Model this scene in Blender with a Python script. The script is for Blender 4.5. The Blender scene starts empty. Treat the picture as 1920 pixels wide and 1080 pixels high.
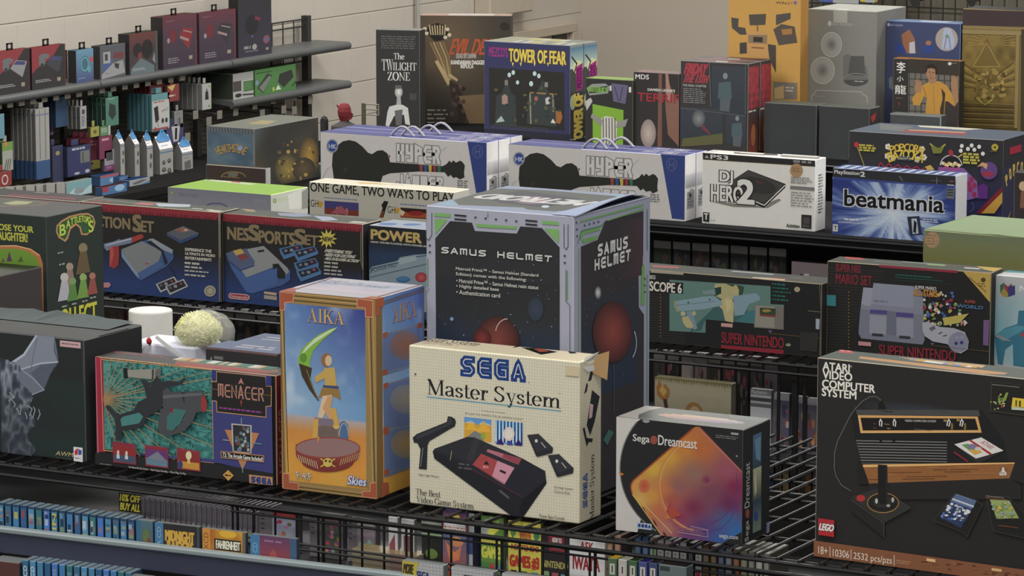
import bpy,bmesh,math,random
import numpy as np
from math import sin,cos,pi,radians
from mathutils import Vector,Matrix

random.seed(7)
SC = bpy.context.scene
COL = SC.collection

# ------------------------------------------------------------------ camera
CAM_Z,YAW,PITCH = 2.9,29.0,9.2557          # metres, degrees left of the aisle axis, degrees down
LENS = 6750.0 / 1920 * 36.0
cd = bpy.data.cameras.new('camera')
cd.sensor_width = 36.0
cd.lens = LENS
cd.clip_end = 100
cam = bpy.data.objects.new('camera',cd)
COL.objects.link(cam)
cam.location = (0,0,CAM_Z)
cam.rotation_euler = (radians(90 - PITCH),0,radians(YAW))
SC.camera = cam

# ------------------------------------------------------------------ world, lamps, exposure
w = bpy.data.worlds.new('store_ambient')
SC.world = w
w.use_nodes = True
w.node_tree.nodes['Background'].inputs[0].default_value = (1.0,0.995,0.985,1)
w.node_tree.nodes['Background'].inputs[1].default_value = 0.55
SC.view_settings.view_transform = 'Standard'
SC.view_settings.look = 'None'
SC.view_settings.gamma = 1.0
SC.view_settings.use_curve_mapping = False
SC.view_settings.exposure = 0.05
LAMPS = [(-7.2,-3.5),(-2.4,-3.5),(-7.2,0.6),(-2.4,0.6),(-7.6,5.0),(-2.8,5.0),(-7.6,9.6),(-3.2,9.6),(-8.6,14.2),(-4.0,14.2),(-8.6,18.2)]
LAMP_Z,LAMP_W = 4.45,62.0
for i,(lx,ly) in enumerate(LAMPS):
    ld = bpy.data.lights.new('ceiling_lamp','AREA')
    ld.shape = 'RECTANGLE'
    ld.size,ld.size_y = 2.4,1.2
    ld.energy = LAMP_W * (1.0 if ly < 4 else 1.45 if ly < 9 else 2.1)
    ld.color = (1.0,0.975,0.935)
    lo = bpy.data.objects.new('ceiling_lamp',ld)
    COL.objects.link(lo)
    lo.location = (lx,ly,LAMP_Z)

# ------------------------------------------------------------------ small helpers
def lin(c):
    c = max(0.0,c) / 255.0
    return c / 12.92 if c <= 0.04045 else ((c + 0.055) / 1.055) ** 2.4

GAIN = {'F': 0.56,'R': 0.43,'T': 1.08,'N': 0.56,'D': 1.0}   # how bright a white front, side and top come out under the lamps
def alb(rgb,k='F'):
    g = GAIN[k]
    s = 0.085 if k == 'T' else 0.0          # level tops also mirror the lit ceiling
    return tuple(min(0.92,max(0.004,(lin(v) - s) / g)) for v in rgb)

def tag(o,label=None,cat=None,group=None,kind=None):
    if label: o['label'] = label
    if cat: o['category'] = cat
    if group: o['group'] = group
    if kind: o['kind'] = kind
    return o

def empty(name,loc=(0,0,0),rz=0.0):
    o = bpy.data.objects.new(name,None)
    o.empty_display_size = 0.05
    COL.objects.link(o)
    o.location = loc
    o.rotation_euler = (0,0,rz)
    return o

# ------------------------------------------------------------------ materials
MATS = {}
def nodemat(name):
    m = bpy.data.materials.new(name)
    m.use_nodes = True
    nt = m.node_tree
    return m,nt,nt.nodes['Principled BSDF']

def paint(name,rough=0.5,spec=0.4,metal=0.0,noise=0.05,scale=60.0,bump=0.0):
    """colour comes from the mesh's own colour layer, broken up by a faint grain"""
    m,nt,b = nodemat(name)
    at = nt.nodes.new('ShaderNodeAttribute'); at.attribute_name = 'Col'
    tc = nt.nodes.new('ShaderNodeTexCoord')
    no = nt.nodes.new('ShaderNodeTexNoise'); no.inputs['Scale'].default_value = scale; no.inputs['Detail'].default_value = 3
    nt.links.new(tc.outputs['Object'],no.inputs['Vector'])
    mr = nt.nodes.new('ShaderNodeMapRange')
    mr.inputs['To Min'].default_value = 1 - noise; mr.inputs['To Max'].default_value = 1 + noise
    nt.links.new(no.outputs['Fac'],mr.inputs['Value'])
    mx = nt.nodes.new('ShaderNodeMix'); mx.data_type = 'RGBA'; mx.blend_type = 'MULTIPLY'; mx.inputs[0].default_value = 1
    nt.links.new(at.outputs['Color'],mx.inputs[6]); nt.links.new(mr.outputs['Result'],mx.inputs[7])
    nt.links.new(mx.outputs[2],b.inputs['Base Color'])
    b.inputs['Roughness'].default_value = rough
    b.inputs['Specular IOR Level'].default_value = spec
    b.inputs['Metallic'].default_value = metal
    if bump:
        bp = nt.nodes.new('ShaderNodeBump'); bp.inputs['Strength'].default_value = bump; bp.inputs['Distance'].default_value = 0.002
        nt.links.new(no.outputs['Fac'],bp.inputs['Height']); nt.links.new(bp.outputs['Normal'],b.inputs['Normal'])
    MATS[name] = m
    return m
M_PRINT = paint('printed_card',0.55,0.22)
M_GLOSS = paint('laminated_card',0.32,0.3)
M_MATTE = paint('matte_card',0.75,0.2)
M_PLASTIC = paint('moulded_plastic',0.4,0.4)
M_WIRE = paint('black_enamel_wire',0.35,0.5,noise=0.15,scale=20)
M_STEEL = paint('painted_steel',0.45,0.45,noise=0.08,scale=12)
M_CLOTH = paint('plush_cloth',0.95,0.1,noise=0.2,scale=90,bump=0.6)

# ------------------------------------------------------------------ mesh builder
class MB:
    def __init__(self):
        self.v,self.f,self.c,self.m = [],[],[],[]
    def quad(self,pts,col,mi=0,cols=None):
        n = len(self.v)
        self.v += [tuple(p) for p in pts]
        self.f.append(tuple(range(n,n + len(pts))))
        self.c.append(cols if cols else [col] * len(pts))
        self.m.append(mi)
    def mesh(self,V,F,col,mi=0):
        n = len(self.v)
        self.v += [tuple(p) for p in V]
        for f in F:
            self.f.append(tuple(n + i for i in f)); self.c.append([col] * len(f)); self.m.append(mi)
    def box(self,x0,y0,z0,x1,y1,z1,col,b=0.0,mi=0,cols=None):
        """box with chamfered edges; cols = per face colours F R T B(ack) L D(own)"""
        g = lambda k: (cols or {}).get(k,col)
        if b <= 0:
            b = 1e-5
        X,Y,Z = (x0,x1),(y0,y1),(z0,z1)
        def P(i,j,k,ax):
            s = lambda q,t: q[t] + (b if t == 0 else -b)
            return (X[i] if ax == 0 else s(X,i),Y[j] if ax == 1 else s(Y,j),Z[k] if ax == 2 else s(Z,k))
        self.quad([P(0,0,0,1),P(1,0,0,1),P(1,0,1,1),P(0,0,1,1)],g('F'),mi)
        self.quad([P(1,1,0,1),P(0,1,0,1),P(0,1,1,1),P(1,1,1,1)],g('B'),mi)
        self.quad([P(1,0,0,0),P(1,1,0,0),P(1,1,1,0),P(1,0,1,0)],g('R'),mi)
        self.quad([P(0,1,0,0),P(0,0,0,0),P(0,0,1,0),P(0,1,1,0)],g('L'),mi)
        self.quad([P(0,0,1,2),P(1,0,1,2),P(1,1,1,2),P(0,1,1,2)],g('T'),mi)
        self.quad([P(0,1,0,2),P(1,1,0,2),P(1,0,0,2),P(0,0,0,2)],g('D'),mi)
        e = g('E') if cols and 'E' in cols else col
        for j in (0,1):
            for k in (0,1):
                self.quad([P(0,j,k,1),P(1,j,k,1),P(1,j,k,2),P(0,j,k,2)][::1 if (j == 0) == (k == 1) else -1],e,mi)
        for i in (0,1):
            for k in (0,1):
                self.quad([P(i,0,k,0),P(i,1,k,0),P(i,1,k,2),P(i,0,k,2)][::1 if (i == 1) == (k == 1) else -1],e,mi)
        for i in (0,1):
            for j in (0,1):
                self.quad([P(i,j,0,0),P(i,j,1,0),P(i,j,1,1),P(i,j,0,1)][::1 if (i == 1) != (j == 1) else -1],e,mi)
        for i in (0,1):
            for j in (0,1):
                for k in (0,1):
                    t = [P(i,j,k,0),P(i,j,k,1),P(i,j,k,2)]
                    self.quad(t if (i + j + k) % 2 == 1 else t[::-1],e,mi)
    def bar(self,a,b,r,col,n=6,mi=0):
        a,b = Vector(a),Vector(b)
        d = (b - a).normalized()
        u = d.cross(Vector((0,0,1)) if abs(d.z) < 0.9 else Vector((1,0,0))).normalized()
        w_ = d.cross(u)
        V,F = [],[]
        for p in (a,b):
            for i in range(n):
                t = 2 * pi * i / n
                V.append(p + (u * cos(t) + w_ * sin(t)) * r)
        for i in range(n):
            F.append((i,(i + 1) % n,n + (i + 1) % n,n + i))
        F.append(tuple(range(n))[::-1]); F.append(tuple(range(n,2 * n)))
        self.mesh(V,F,col,mi)
    def tube(self,pts,r,col,n=6,mi=0):
        for a,b in zip(pts[:-1],pts[1:]):
            self.bar(a,b,r,col,n,mi)
    def lathe(self,prof,col,n=24,c=(0,0,0),mi=0,axis='z'):
        V,F = [],[]
        for r,z in prof:
            for i in range(n):
                t = 2 * pi * i / n
                p = (r * cos(t),r * sin(t),z)
                if axis == 'y': p = (p[0],-p[2],p[1])
                if axis == 'x': p = (p[2],p[0],p[1])
                V.append((p[0] + c[0],p[1] + c[1],p[2] + c[2]))
        for j in range(len(prof) - 1):
            for i in range(n):
                F.append((j * n + i,j * n + (i + 1) % n,(j + 1) * n + (i + 1) % n,(j + 1) * n + i))
        F.append(tuple(range(n))[::-1]); F.append(tuple(range((len(prof) - 1) * n,len(prof) * n)))
        self.mesh(V,F,col,mi)
    def build(self,name,mat=None,parent=None,smooth=False,loc=None,rz=0.0):
        me = bpy.data.meshes.new(name)
        me.from_pydata(self.v,[],self.f)
        ca = me.color_attributes.new('Col','FLOAT_COLOR','CORNER')
        flat = np.empty((sum(len(c) for c in self.c),4),dtype=np.float32)
        i = 0
        for c in self.c:
            for q in c:
                flat[i,:3] = q[:3]; flat[i,3] = 1; i += 1
        ca.data.foreach_set('color',flat.ravel())
        mats = mat if isinstance(mat,(list,tuple)) else [mat or M_PRINT]
        for m in mats: me.materials.append(m)
        if len(mats) > 1:
            me.polygons.foreach_set('material_index',self.m)
        if smooth:
            me.polygons.foreach_set('use_smooth',[True] * len(me.polygons))
        me.validate()
        o = bpy.data.objects.new(name,me)
        COL.objects.link(o)
        if parent: o.parent = parent
        if loc is not None:
            o.location = loc; o.rotation_euler = (0,0,rz)
        return o

# ------------------------------------------------------------------ printing on panels
def homography(q):
    """maps the traced corners TL TR BR BL of a panel to its own fractions 0..1"""
    A,B = [],[]
    for (x,y),(u,v) in zip(q,((0,0),(1,0),(1,1),(0,1))):
        A.append([x,y,1,0,0,0,-u * x,-u * y]); B.append(u)
        A.append([0,0,0,x,y,1,-v * x,-v * y]); B.append(v)
    h = np.linalg.solve(np.array(A,float),np.array(B,float))
    return np.append(h,1).reshape(3,3)

_tm = {}
def spread(r):
    """heavier weight: the same letter struck several times round a small circle"""
    return [(0,0)] if r <= 0 else [(0,0)] + [(r * x,r * y) for x,y in ((.8,.6),(-.8,.6),(.8,-.6),(-.8,-.6))]
def glyphs(s,bold=0):
    """outline font text as triangles in its own unit box (0..1, y down)"""
    k = s
    if k in _tm: return _tm[k]
    cu = bpy.data.curves.new('lettering','FONT')
    cu.body = s; cu.resolution_u = 3; cu.fill_mode = 'FRONT'
    o = bpy.data.objects.new('lettering',cu)
    COL.objects.link(o)
    dg = bpy.context.evaluated_depsgraph_get()
    me = bpy.data.meshes.new_from_object(o.evaluated_get(dg))
    V = np.array([v.co[:2] for v in me.vertices]); F = [tuple(p.vertices) for p in me.polygons]
    bpy.data.objects.remove(o); bpy.data.curves.remove(cu); bpy.data.meshes.remove(me)
    lo,hi = V.min(0),V.max(0)
    V = (V - lo) / np.maximum(hi - lo,1e-6)
    V[:,1] = 1 - V[:,1]
    _tm[k] = (V,F)
    return _tm[k]

def arc(cx,cy,rx,ry,a0,a1,n=14):
    return [(cx + rx * cos(radians(a0 + (a1 - a0) * i / n)),cy + ry * sin(radians(a0 + (a1 - a0) * i / n))) for i in range(n + 1)]

# --- a roman letter set drawn with a broad pen: each glyph = (advance, strokes); unit cap height, y up
TK,TN = 0.125,0.035
def _st(x,y0,y1,w=TK,s=3):        # stem with serifs: s bit1 foot, bit2 head
    r = [('r',x - w / 2,y0,x + w / 2,y1)]
    if s & 1: r.append(('r',x - w / 2 - .09,y0,x + w / 2 + .09,y0 + TN))
    if s & 2: r.append(('r',x - w / 2 - .09,y1 - TN,x + w / 2 + .09,y1))
    return r
def _hd(x,y,w=TK):                   # head serif to the left
    return [('r',x - w / 2 - .09,y - TN,x,y)]
XH = .64
SERIF = {
 'M': (1.02,_st(.16,0,1,TN * 1.4,1) + _st(.84,0,1,TK,3) + [('p',[(.04,1),(.22,1),(.56,.12),(.5,0),(.47,0)]),('p',[(.84,1),(.78,1),(.48,0),(.53,0)]),('r',.02,1 - TN,.2,1)]),
 'a': (.56,[('s',arc(.24,.46,.17,.18,165,0,8) + [(.41,.1),(.46,.03),(.53,.03)]),('s',[(.41,.4)] + arc(.24,.18,.17,.15,90,270,10) + [(.41,.14)])]),
 's': (.46,[('s',[(.38,.46)] + arc(.22,.47,.14,.14,10,190,8) + [(.12,.38),(.32,.27)] + arc(.22,.17,.16,.15,30,-170,10)),('r',.06,.04,.085,.2),('r',.36,.44,.385,.6)]),
 't': (.38,_st(.17,.1,.86,TK * .9,0) + [('r',.02,XH - TN,.35,XH),('s',arc(.28,.12,.11,.1,180,330,6)),('p',[(.1,XH),(.23,.86),(.23,XH)])]),
 'e': (.54,[('s',arc(.27,.32,.21,.31,0,320,18)),('r',.08,.31,.48,.31 + TN)]),
 'r': (.44,_st(.16,0,XH,TK,1) + _hd(.16,XH) + [('s',[(.2,.42)] + arc(.34,.48,.13,.14,160,40,6)),('e',.38,.54,.06,.06)]),
 'S': (.64,[('s',[(.54,.8)] + arc(.31,.75,.2,.22,30,200,10) + [(.2,.6),(.42,.44)] + arc(.31,.26,.23,.24,40,-165,12)),('r',.06,.02,.09,.3),('r',.53,.72,.56,.98)]),
 'y': (.62,[('p',[(.08,XH),(.22,XH),(.38,.02),(.32,.02)]),('p',[(.52,XH),(.56,XH),(.36,-.02),(.3,-.2),(.26,-.2)]),('r',.02,XH - TN,.3,XH),('r',.42,XH - TN,.62,XH),('e',.2,-.22,.07,.06),('s',[(.2,-.26),(.27,-.22),(.34,-.02)])]),
 'm': (1.02,_st(.16,0,XH,TK,1) + _hd(.16,XH) + _st(.5,0,.46,TK,1) + _st(.86,0,.46,TK,1) + [('s',[(.18,.42)] + arc(.37,.46,.14,.15,160,0,8)),('s',[(.52,.42)] + arc(.72,.46,.14,.15,160,0,8))]),
 'n': (.7,_st(.16,0,XH,TK,1) + _hd(.16,XH) + _st(.54,0,.46,TK,1) + [('s',[(.18,.42)] + arc(.38,.46,.16,.15,160,0,8))]),
 'T': (.72,_st(.36,0,1,TK,1) + [('r',.02,1 - TN,.7,1),('p',[(.02,1),(.02,.76),(.05,.76),(.12,1)]),('p',[(.7,1),(.7,.76),(.67,.76),(.6,1)])]),
 'h': (.7,_st(.16,0,1.02,TK,1) + _hd(.16,1.02) + _st(.54,0,.46,TK,1) + [('s',[(.18,.42)] + arc(.38,.46,.16,.15,160,0,8))]),
 'B': (.68,_st(.17,0,1,TK,3) + [('s',[(.17,.98),(.34,.98)] + arc(.36,.76,.18,.22,80,-90,10) + [(.17,.53)]),('s',[(.17,.53),(.36,.53)] + arc(.38,.27,.22,.255,80,-90,10) + [(.17,.015)])]),
 'V': (.76,[('p',[(.06,1),(.22,1),(.44,0),(.37,0)]),('p',[(.66,1),(.7,1),(.44,0),(.4,0)]),('r',0,1 - TN,.3,1),('r',.54,1 - TN,.8,1)]),
 'i': (.32,_st(.16,0,XH,TK,1) + _hd(.16,XH) + [('e',.16,.86,.075,.08)]),
 'd': (.66,_st(.48,.0,1.02,TK,0) + _hd(.48,1.02) + [('r',.48,0,.62,TN),('s',[(.46,.5)] + arc(.28,.32,.2,.31,60,300,14) + [(.46,.12)])]),
 'o': (.6,[('s',arc(.3,.32,.235,.31,0,360,22))]),
 'G': (.8,[('s',[(.66,.74)] + arc(.42,.5,.35,.5,40,320,20)),('r',.62,.02,.74,.42),('r',.52,.42 - TN,.8,.42),('r',.67,.7,.7,.98)]),
 'A': (.78,[('p',[(.36,1.02),(.4,1.02),(.7,0),(.55,0),(.33,.86)]),('p',[(.38,1.0),(.36,.88),(.14,0),(.09,0)]),('r',.2,.32,.52,.32 + TN),('r',.02,0,.24,TN),('r',.48,0,.78,TN)]),
 'I': (.36,_st(.18,0,1,TK,3)),
 'K': (.78,_st(.16,0,1,TK,3) + [('p',[(.58,1),(.64,1),(.24,.42),(.2,.46)]),('p',[(.3,.56),(.4,.64),(.74,0),(.58,0)]),('r',.46,1 - TN,.74,1),('r',.5,0,.8,TN)]),
 'Z': (.7,[('p',[(.5,.98),(.66,.98),(.2,.02),(.05,.02)]),('r',.08,1 - TN,.66,1),('r',.05,0,.64,TN),('p',[(.08,1),(.06,.74),(.1,.74),(.18,1)]),('p',[(.64,0),(.66,.26),(.62,.26),(.54,0)])]),
 'W': (1.06,[('p',[(.05,1),(.2,1),(.36,0),(.3,0)]),('p',[(.5,1),(.54,1),(.36,0),(.32,0)]),('p',[(.44,1),(.58,1),(.76,0),(.7,0)]),('p',[(.92,1),(.96,1),(.76,0),(.73,0)]),('r',0,1 - TN,.64,1),('r',.82,1 - TN,1.04,1)]),
 'L': (.62,_st(.17,0,1,TK,3) + [('r',.17,0,.58,TN),('p',[(.58,0),(.6,.26),(.56,.26),(.48,0)])]),
 'H': (.84,_st(.17,0,1,TK,3) + _st(.67,0,1,TK,3) + [('r',.17,.5,.67,.5 + TN)]),
 'N': (.84,_st(.15,0,1,TN * 1.4,1) + _st(.7,0,1,TN * 1.4,2) + [('p',[(.04,1),(.2,1),(.72,0),(.66,0)])]),
 'O': (.84,[('s',arc(.42,.5,.34,.5,0,360,26))]),
 'E': (.64,_st(.17,0,1,TK,3) + [('r',.17,0,.56,TN),('r',.17,1 - TN,.55,1),('r',.17,.5,.44,.5 + TN),('p',[(.55,1),(.57,.76),(.53,.76),(.46,1)]),('p',[(.57,0),(.59,.26),(.55,.26),(.47,0)])]),
 ' ': (.3,[]),'!': (.3,[('p',[(.1,1),(.22,1),(.18,.3),(.14,.3)]),('e',.16,.07,.06,.07)]),
}
# --- a blocky letter set drawn with one even stroke (unit box, y up)
BLOCK = {
 'S': [[(1,1),(.25,1),(0,.82),(0,.68),(.25,.5),(.75,.5),(1,.32),(1,.18),(.75,0),(0,0)]],
 'E': [[(1,1),(.25,1),(0,.8),(0,.2),(.25,0),(1,0)],[(0,.5),(1,.5)]],
 'G': [[(1,1),(.25,1),(0,.8),(0,.2),(.25,0),(1,0),(1,.5),(.5,.5)]],
 'A': [[(0,0),(.42,.92),(.5,1),(.58,.92),(1,0)],[(.25,.3),(.62,.3)]],
 'a': [[(0,0),(0,.8),(.2,1),(1,1),(1,0)],[(0,.45),(1,.45)]],
 'M': [[(0,0),(0,1),(1,1),(1,0)],[(.5,1),(.5,.1)]],
 'U': [[(0,1),(0,.2),(.2,0),(1,0),(1,1)]],
 'H': [[(0,1),(0,0)],[(1,1),(1,0)],[(0,.5),(1,.5)]],
 'e': [[(1,1),(0,1),(.25,.5),(0,0),(1,0)],[(.1,.5),(.9,.5)]],
 'L': [[(0,1),(0,.15),(.15,0),(1,0)]],'T': [[(0,1),(1,1)],[(.55,1),(.4,0)]],
 'N': [[(0,0),(0,1),(1,0),(1,1)]],'C': [[(1,1),(.3,1),(0,.7),(0,.3),(.3,0),(1,0)]],
 'R': [[(0,0),(0,1),(.8,1),(1,.8),(.8,.55),(0,.55)],[(.5,.55),(1,0)]],
 'm': [[(0,0),(.12,1),(.5,.55),(.88,1),(1,0)]],'P': [[(0,0),(0,1),(1,.85),(1,.55),(0,.45)]],
 'Y': [[(0,1),(0,.5),(1,.5)],[(1,1),(1,0),(.2,0)]],'D': [[(0,0),(0,1),(.6,1),(1,.7),(1,.2),(.7,0),(0,0)]],
 'I': [[(.5,0),(.5,1)]],'O': [[(.2,0),(0,.2),(0,.8),(.2,1),(.8,1),(1,.8),(1,.2),(.8,0),(.2,0)]],
 'K': [[(0,0),(0,1)],[(1,1),(0,.45),(1,0)]],'F': [[(0,0),(0,1),(1,1)],[(0,.5),(.8,.5)]],'W': [[(0,1),(.2,0),(.5,.7),(.8,0),(1,1)]],
 'J': [[(1,1),(1,.2),(.8,0),(.2,0),(0,.25)]],
 ' ': [],
}

def tone(c,dim,sat):
    """ink strength of a print: pulls a traced colour towards its grey and towards the darkest ink"""
    l = .3 * c[0] + .59 * c[1] + .11 * c[2]
    return tuple(v if v < 36 else 36 + (v - 36) * dim for v in (l + (q - l) * sat for q in c))

def albw(c,k='N'):
    return alb(tone(c,.7,.8),k)
def albt(c,k='N',dim=.85,sat=.8):
    return alb(tone(c,dim,sat),k)

class Face:
    """one flat panel: O top-left corner, U to the right, V downwards (local metres), q traced corners"""
    STEP = 0.000018
    def __init__(s,mb,O,U,V,q=None,k='F',mi=0):
        s.mb,s.O,s.U,s.V,s.k,s.mi = mb,Vector(O),Vector(U),Vector(V),k,mi
        s.w,s.h = s.U.length,s.V.length
        s.N = s.V.cross(s.U).normalized()
        s.H = homography(q) if q else None
        s.n = 1; s.mc = 0; s.dim = .8; s.sat = .8
        s.f = (0,0,1)
        if q:
            s.ppm = (Vector(q[1]) - Vector(q[0])).length / s.w,(Vector(q[3]) - Vector(q[0])).length / s.h
    def z(s,ox,oy,sc=4.0):
        s.f = (ox,oy,sc); return s
    def unit(s):
        s.f = None; return s
    def uv(s,p):
        if s.f is None: return (min(1,max(0,p[0])) * s.w,min(1,max(0,p[1])) * s.h)
        x,y = p[0] / s.f[2] + s.f[0],p[1] / s.f[2] + s.f[1]
        r = s.H @ np.array((x,y,1.0))
        return (min(1,max(0,r[0] / r[2])) * s.w,min(1,max(0,r[1] / r[2])) * s.h)
    def raw(s,p):
        if s.f is None: return (p[0] * s.w,p[1] * s.h)
        x,y = p[0] / s.f[2] + s.f[0],p[1] / s.f[2] + s.f[1]
        r = s.H @ np.array((x,y,1.0))
        return (r[0] / r[2] * s.w,r[1] / r[2] * s.h)
    def lift(s):
        s.n += 1; return s.n * s.STEP
    def at(s,u,v,d):
        u = min(s.w,max(0,u)); v = min(s.h,max(0,v))
        return s.O + s.U * (u / s.w) + s.V * (v / s.h) + s.N * d
    def col(s,c):
        return alb(tone(c,s.dim,s.sat),s.k)
    def _poly(s,P,c,d):
        a = sum(P[i][0] * P[i - 1][1] - P[i - 1][0] * P[i][1] for i in range(len(P)))
        if a > 0: P = P[::-1]
        s.mc = (s.mc + 1) % 6; d += s.mc * 1.6e-6        # overlapping strokes of one letter must not share a plane
        s.mb.quad([s.at(u,v,d) for u,v in P],c,s.mi)
    def poly(s,pts,c,d=None):
        s._poly([s.uv(p) for p in pts],s.col(c),d or s.lift())
    def rect(s,x0,y0,x1,y1,c,ol=None,olw=1.0):
        """panel-aligned rectangle from its traced top-left and bottom-right corners"""
        a,b = s.uv((x0,y0)),s.uv((x1,y1))
        d = s.lift()
        if ol:
            t = olw * .0008
            s._poly([(a[0] - t,a[1] - t),(b[0] + t,a[1] - t),(b[0] + t,b[1] + t),(a[0] - t,b[1] + t)],s.col(ol),d)
            d = s.lift()
        s._poly([a,(b[0],a[1]),b,(a[0],b[1])],s.col(c),d)
    def grad(s,x0,y0,x1,y1,ct,cb,horiz=False,n=1):
        a,b = s.uv((x0,y0)),s.uv((x1,y1)); d = s.lift()
        P = [a,(a[0],b[1]),b,(b[0],a[1])]
        t,u = s.col(ct),s.col(cb)
        s.mb.quad([s.at(*p,d) for p in P],None,s.mi,[t,t,u,u] if horiz else [t,u,u,t])
    def field(s,x0,y0,x1,y1,nx,ny,fn,keep=None):
        """a printed picture given as a smooth colour field fn(u, v) over the rectangle"""
        a,b = s.uv((x0,y0)),s.uv((x1,y1)); d = s.lift()
        for j in range(ny):
            for i in range(nx):
                P = [(i,j),(i,j + 1),(i + 1,j + 1),(i + 1,j)]
                if keep and not keep((i + .5) / nx,(j + .5) / ny): continue
                s.mb.quad([s.at(a[0] + (b[0] - a[0]) * p / nx,a[1] + (b[1] - a[1]) * q / ny,d) for p,q in P],None,s.mi,
                          [s.col(fn(p / nx,q / ny)) for p,q in P])
    def blob(s,pts,c_in,c_out):
        """fan with a centre colour fading to the rim colour"""
        P = [s.uv(p) for p in pts]; d = s.lift()
        a = sum(P[i][0] * P[i - 1][1] - P[i - 1][0] * P[i][1] for i in range(len(P)))
        if a > 0: P = P[::-1]
        cx = sum(p[0] for p in P) / len(P); cy = sum(p[1] for p in P) / len(P)
        ci,co = s.col(c_in),s.col(c_out)
        for i in range(len(P)):
            s.mb.quad([s.at(cx,cy,d),s.at(*P[i - 1],d),s.at(*P[i],d)],None,s.mi,[ci,co,co])
    def ell(s,cx,cy,rx,ry,c,a0=0,a1=360,n=26,rot=0,fade=None):
        cr,sr = cos(radians(rot)),sin(radians(rot))
        P = [(cx + x * cr - y * sr,cy + x * sr + y * cr) for x,y in arc(0,0,rx,ry,a0,a1,n)]
        if a1 - a0 >= 360: P = P[:-1]
        s.blob(P,c,fade) if fade else s.poly(P,c)
    def ring(s,cx,cy,rx,ry,wd,c,a0=0,a1=360,rot=0):
        cr,sr = cos(radians(rot)),sin(radians(rot))
        s.line([(cx + x * cr - y * sr,cy + x * sr + y * cr) for x,y in arc(0,0,rx,ry,a0,a1,30)],wd,c)
    def _stroke(s,P,t,c,d):
        P = [Vector(p) for p in P]
        n = len(P); L,R = [],[]
        for i in range(n):
            a = P[i] - P[max(0,i - 1)]; b = P[min(n - 1,i + 1)] - P[i]
            if a.length < 1e-9: a = b
            if b.length < 1e-9: b = a
            if a.length < 1e-9: continue
            a.normalize(); b.normalize()
            m = a + b
            if m.length < 1e-6: m = a
            m.normalize()
            nn = Vector((-m.y,m.x)); k = 1 / max(0.5,abs(Vector((-a.y,a.x)).dot(nn)))
            tt = t[i] if isinstance(t,list) else t
            L.append(P[i] + nn * tt / 2 * k); R.append(P[i] - nn * tt / 2 * k)
        for i in range(len(L) - 1):
            s._poly([tuple(L[i]),tuple(L[i + 1]),tuple(R[i + 1]),tuple(R[i])],c,d)
    def line(s,pts,wd,c,d=None):
        """stroke; wd in traced units"""
        sc = s.f[2] if s.f else 1.0
        t = wd / sc / (sum(s.ppm) / 2) if s.f else wd * s.h
        s._stroke([s.uv(p) for p in pts],t,s.col(c),d or s.lift())
    def _box(s,x0,y0,x1,y1):
        return s.raw((x0,y0)),s.raw((x1,y1))
    def text(s,t,x0,y0,x1,y1,c,bold=0.0,ol=None,olw=0.03,shear=0.0,vert=False):
        (ax,ay),(bx,by) = s._box(x0,y0,x1,y1)
        V,F = glyphs(t)
        hh = abs(bx - ax) if vert else abs(by - ay)
        for colr,bo in ([(ol,bold + olw)] if ol else []) + [(c,bold)]:
            cc = s.col(colr); r = bo * hh * 1.25
            for ox,oy in spread(r):
                d = s.lift()
                for f in F:
                    P = []
                    for i in f:
                        gx,gy = V[i]
                        gx += shear * (1 - gy) * .3
                        if vert: P.append((ax + gy * (bx - ax) + ox,by - gx * (by - ay) + oy))
                        else: P.append((ax + gx * (bx - ax) + ox,ay + gy * (by - ay) + oy))
                    s._poly(P,cc,d)
    def arctext(s,t,cx,cy,r,size,a0,a1,c,bold=0.0,wide=.8,squash=1.0):
        cc = s.col(c); d = s.lift()
        for i,ch in enumerate(t):
            if ch == ' ': continue
            a = radians(a0 + (a1 - a0) * (i + .5) / len(t)); V,F = glyphs(ch,bold)
            e = (-sin(a),cos(a)); o = (cos(a),sin(a)); wd = size * wide * (.4 if ch == 'I' else 1)
            for sx,sy in spread(bold * size):
              d = s.lift()
              for f in F:
                P = []
                for k in f:
                    gx,gy = (V[k][0] - .5) * wd + sx,(.5 - V[k][1]) * size + sy
                    P.append(s.raw((cx + (o[0] * (r + gy) + e[0] * gx),cy + (o[1] * (r + gy) + e[1] * gx) * squash)))
                s._poly(P,cc,d)
    def textq(s,t,tl,tr,bl,c,bold=0.0):
        """lettering on a skewed label: traced top-left, top-right and bottom-left corners"""
        a,b,e = s.raw(tl),s.raw(tr),s.raw(bl); V,F = glyphs(t,bold); d = s.lift(); cc = s.col(c)
        for f in F:
            s._poly([(a[0] + (b[0] - a[0]) * V[i][0] + (e[0] - a[0]) * V[i][1],a[1] + (b[1] - a[1]) * V[i][0] + (e[1] - a[1]) * V[i][1]) for i in f],cc,d)
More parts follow.
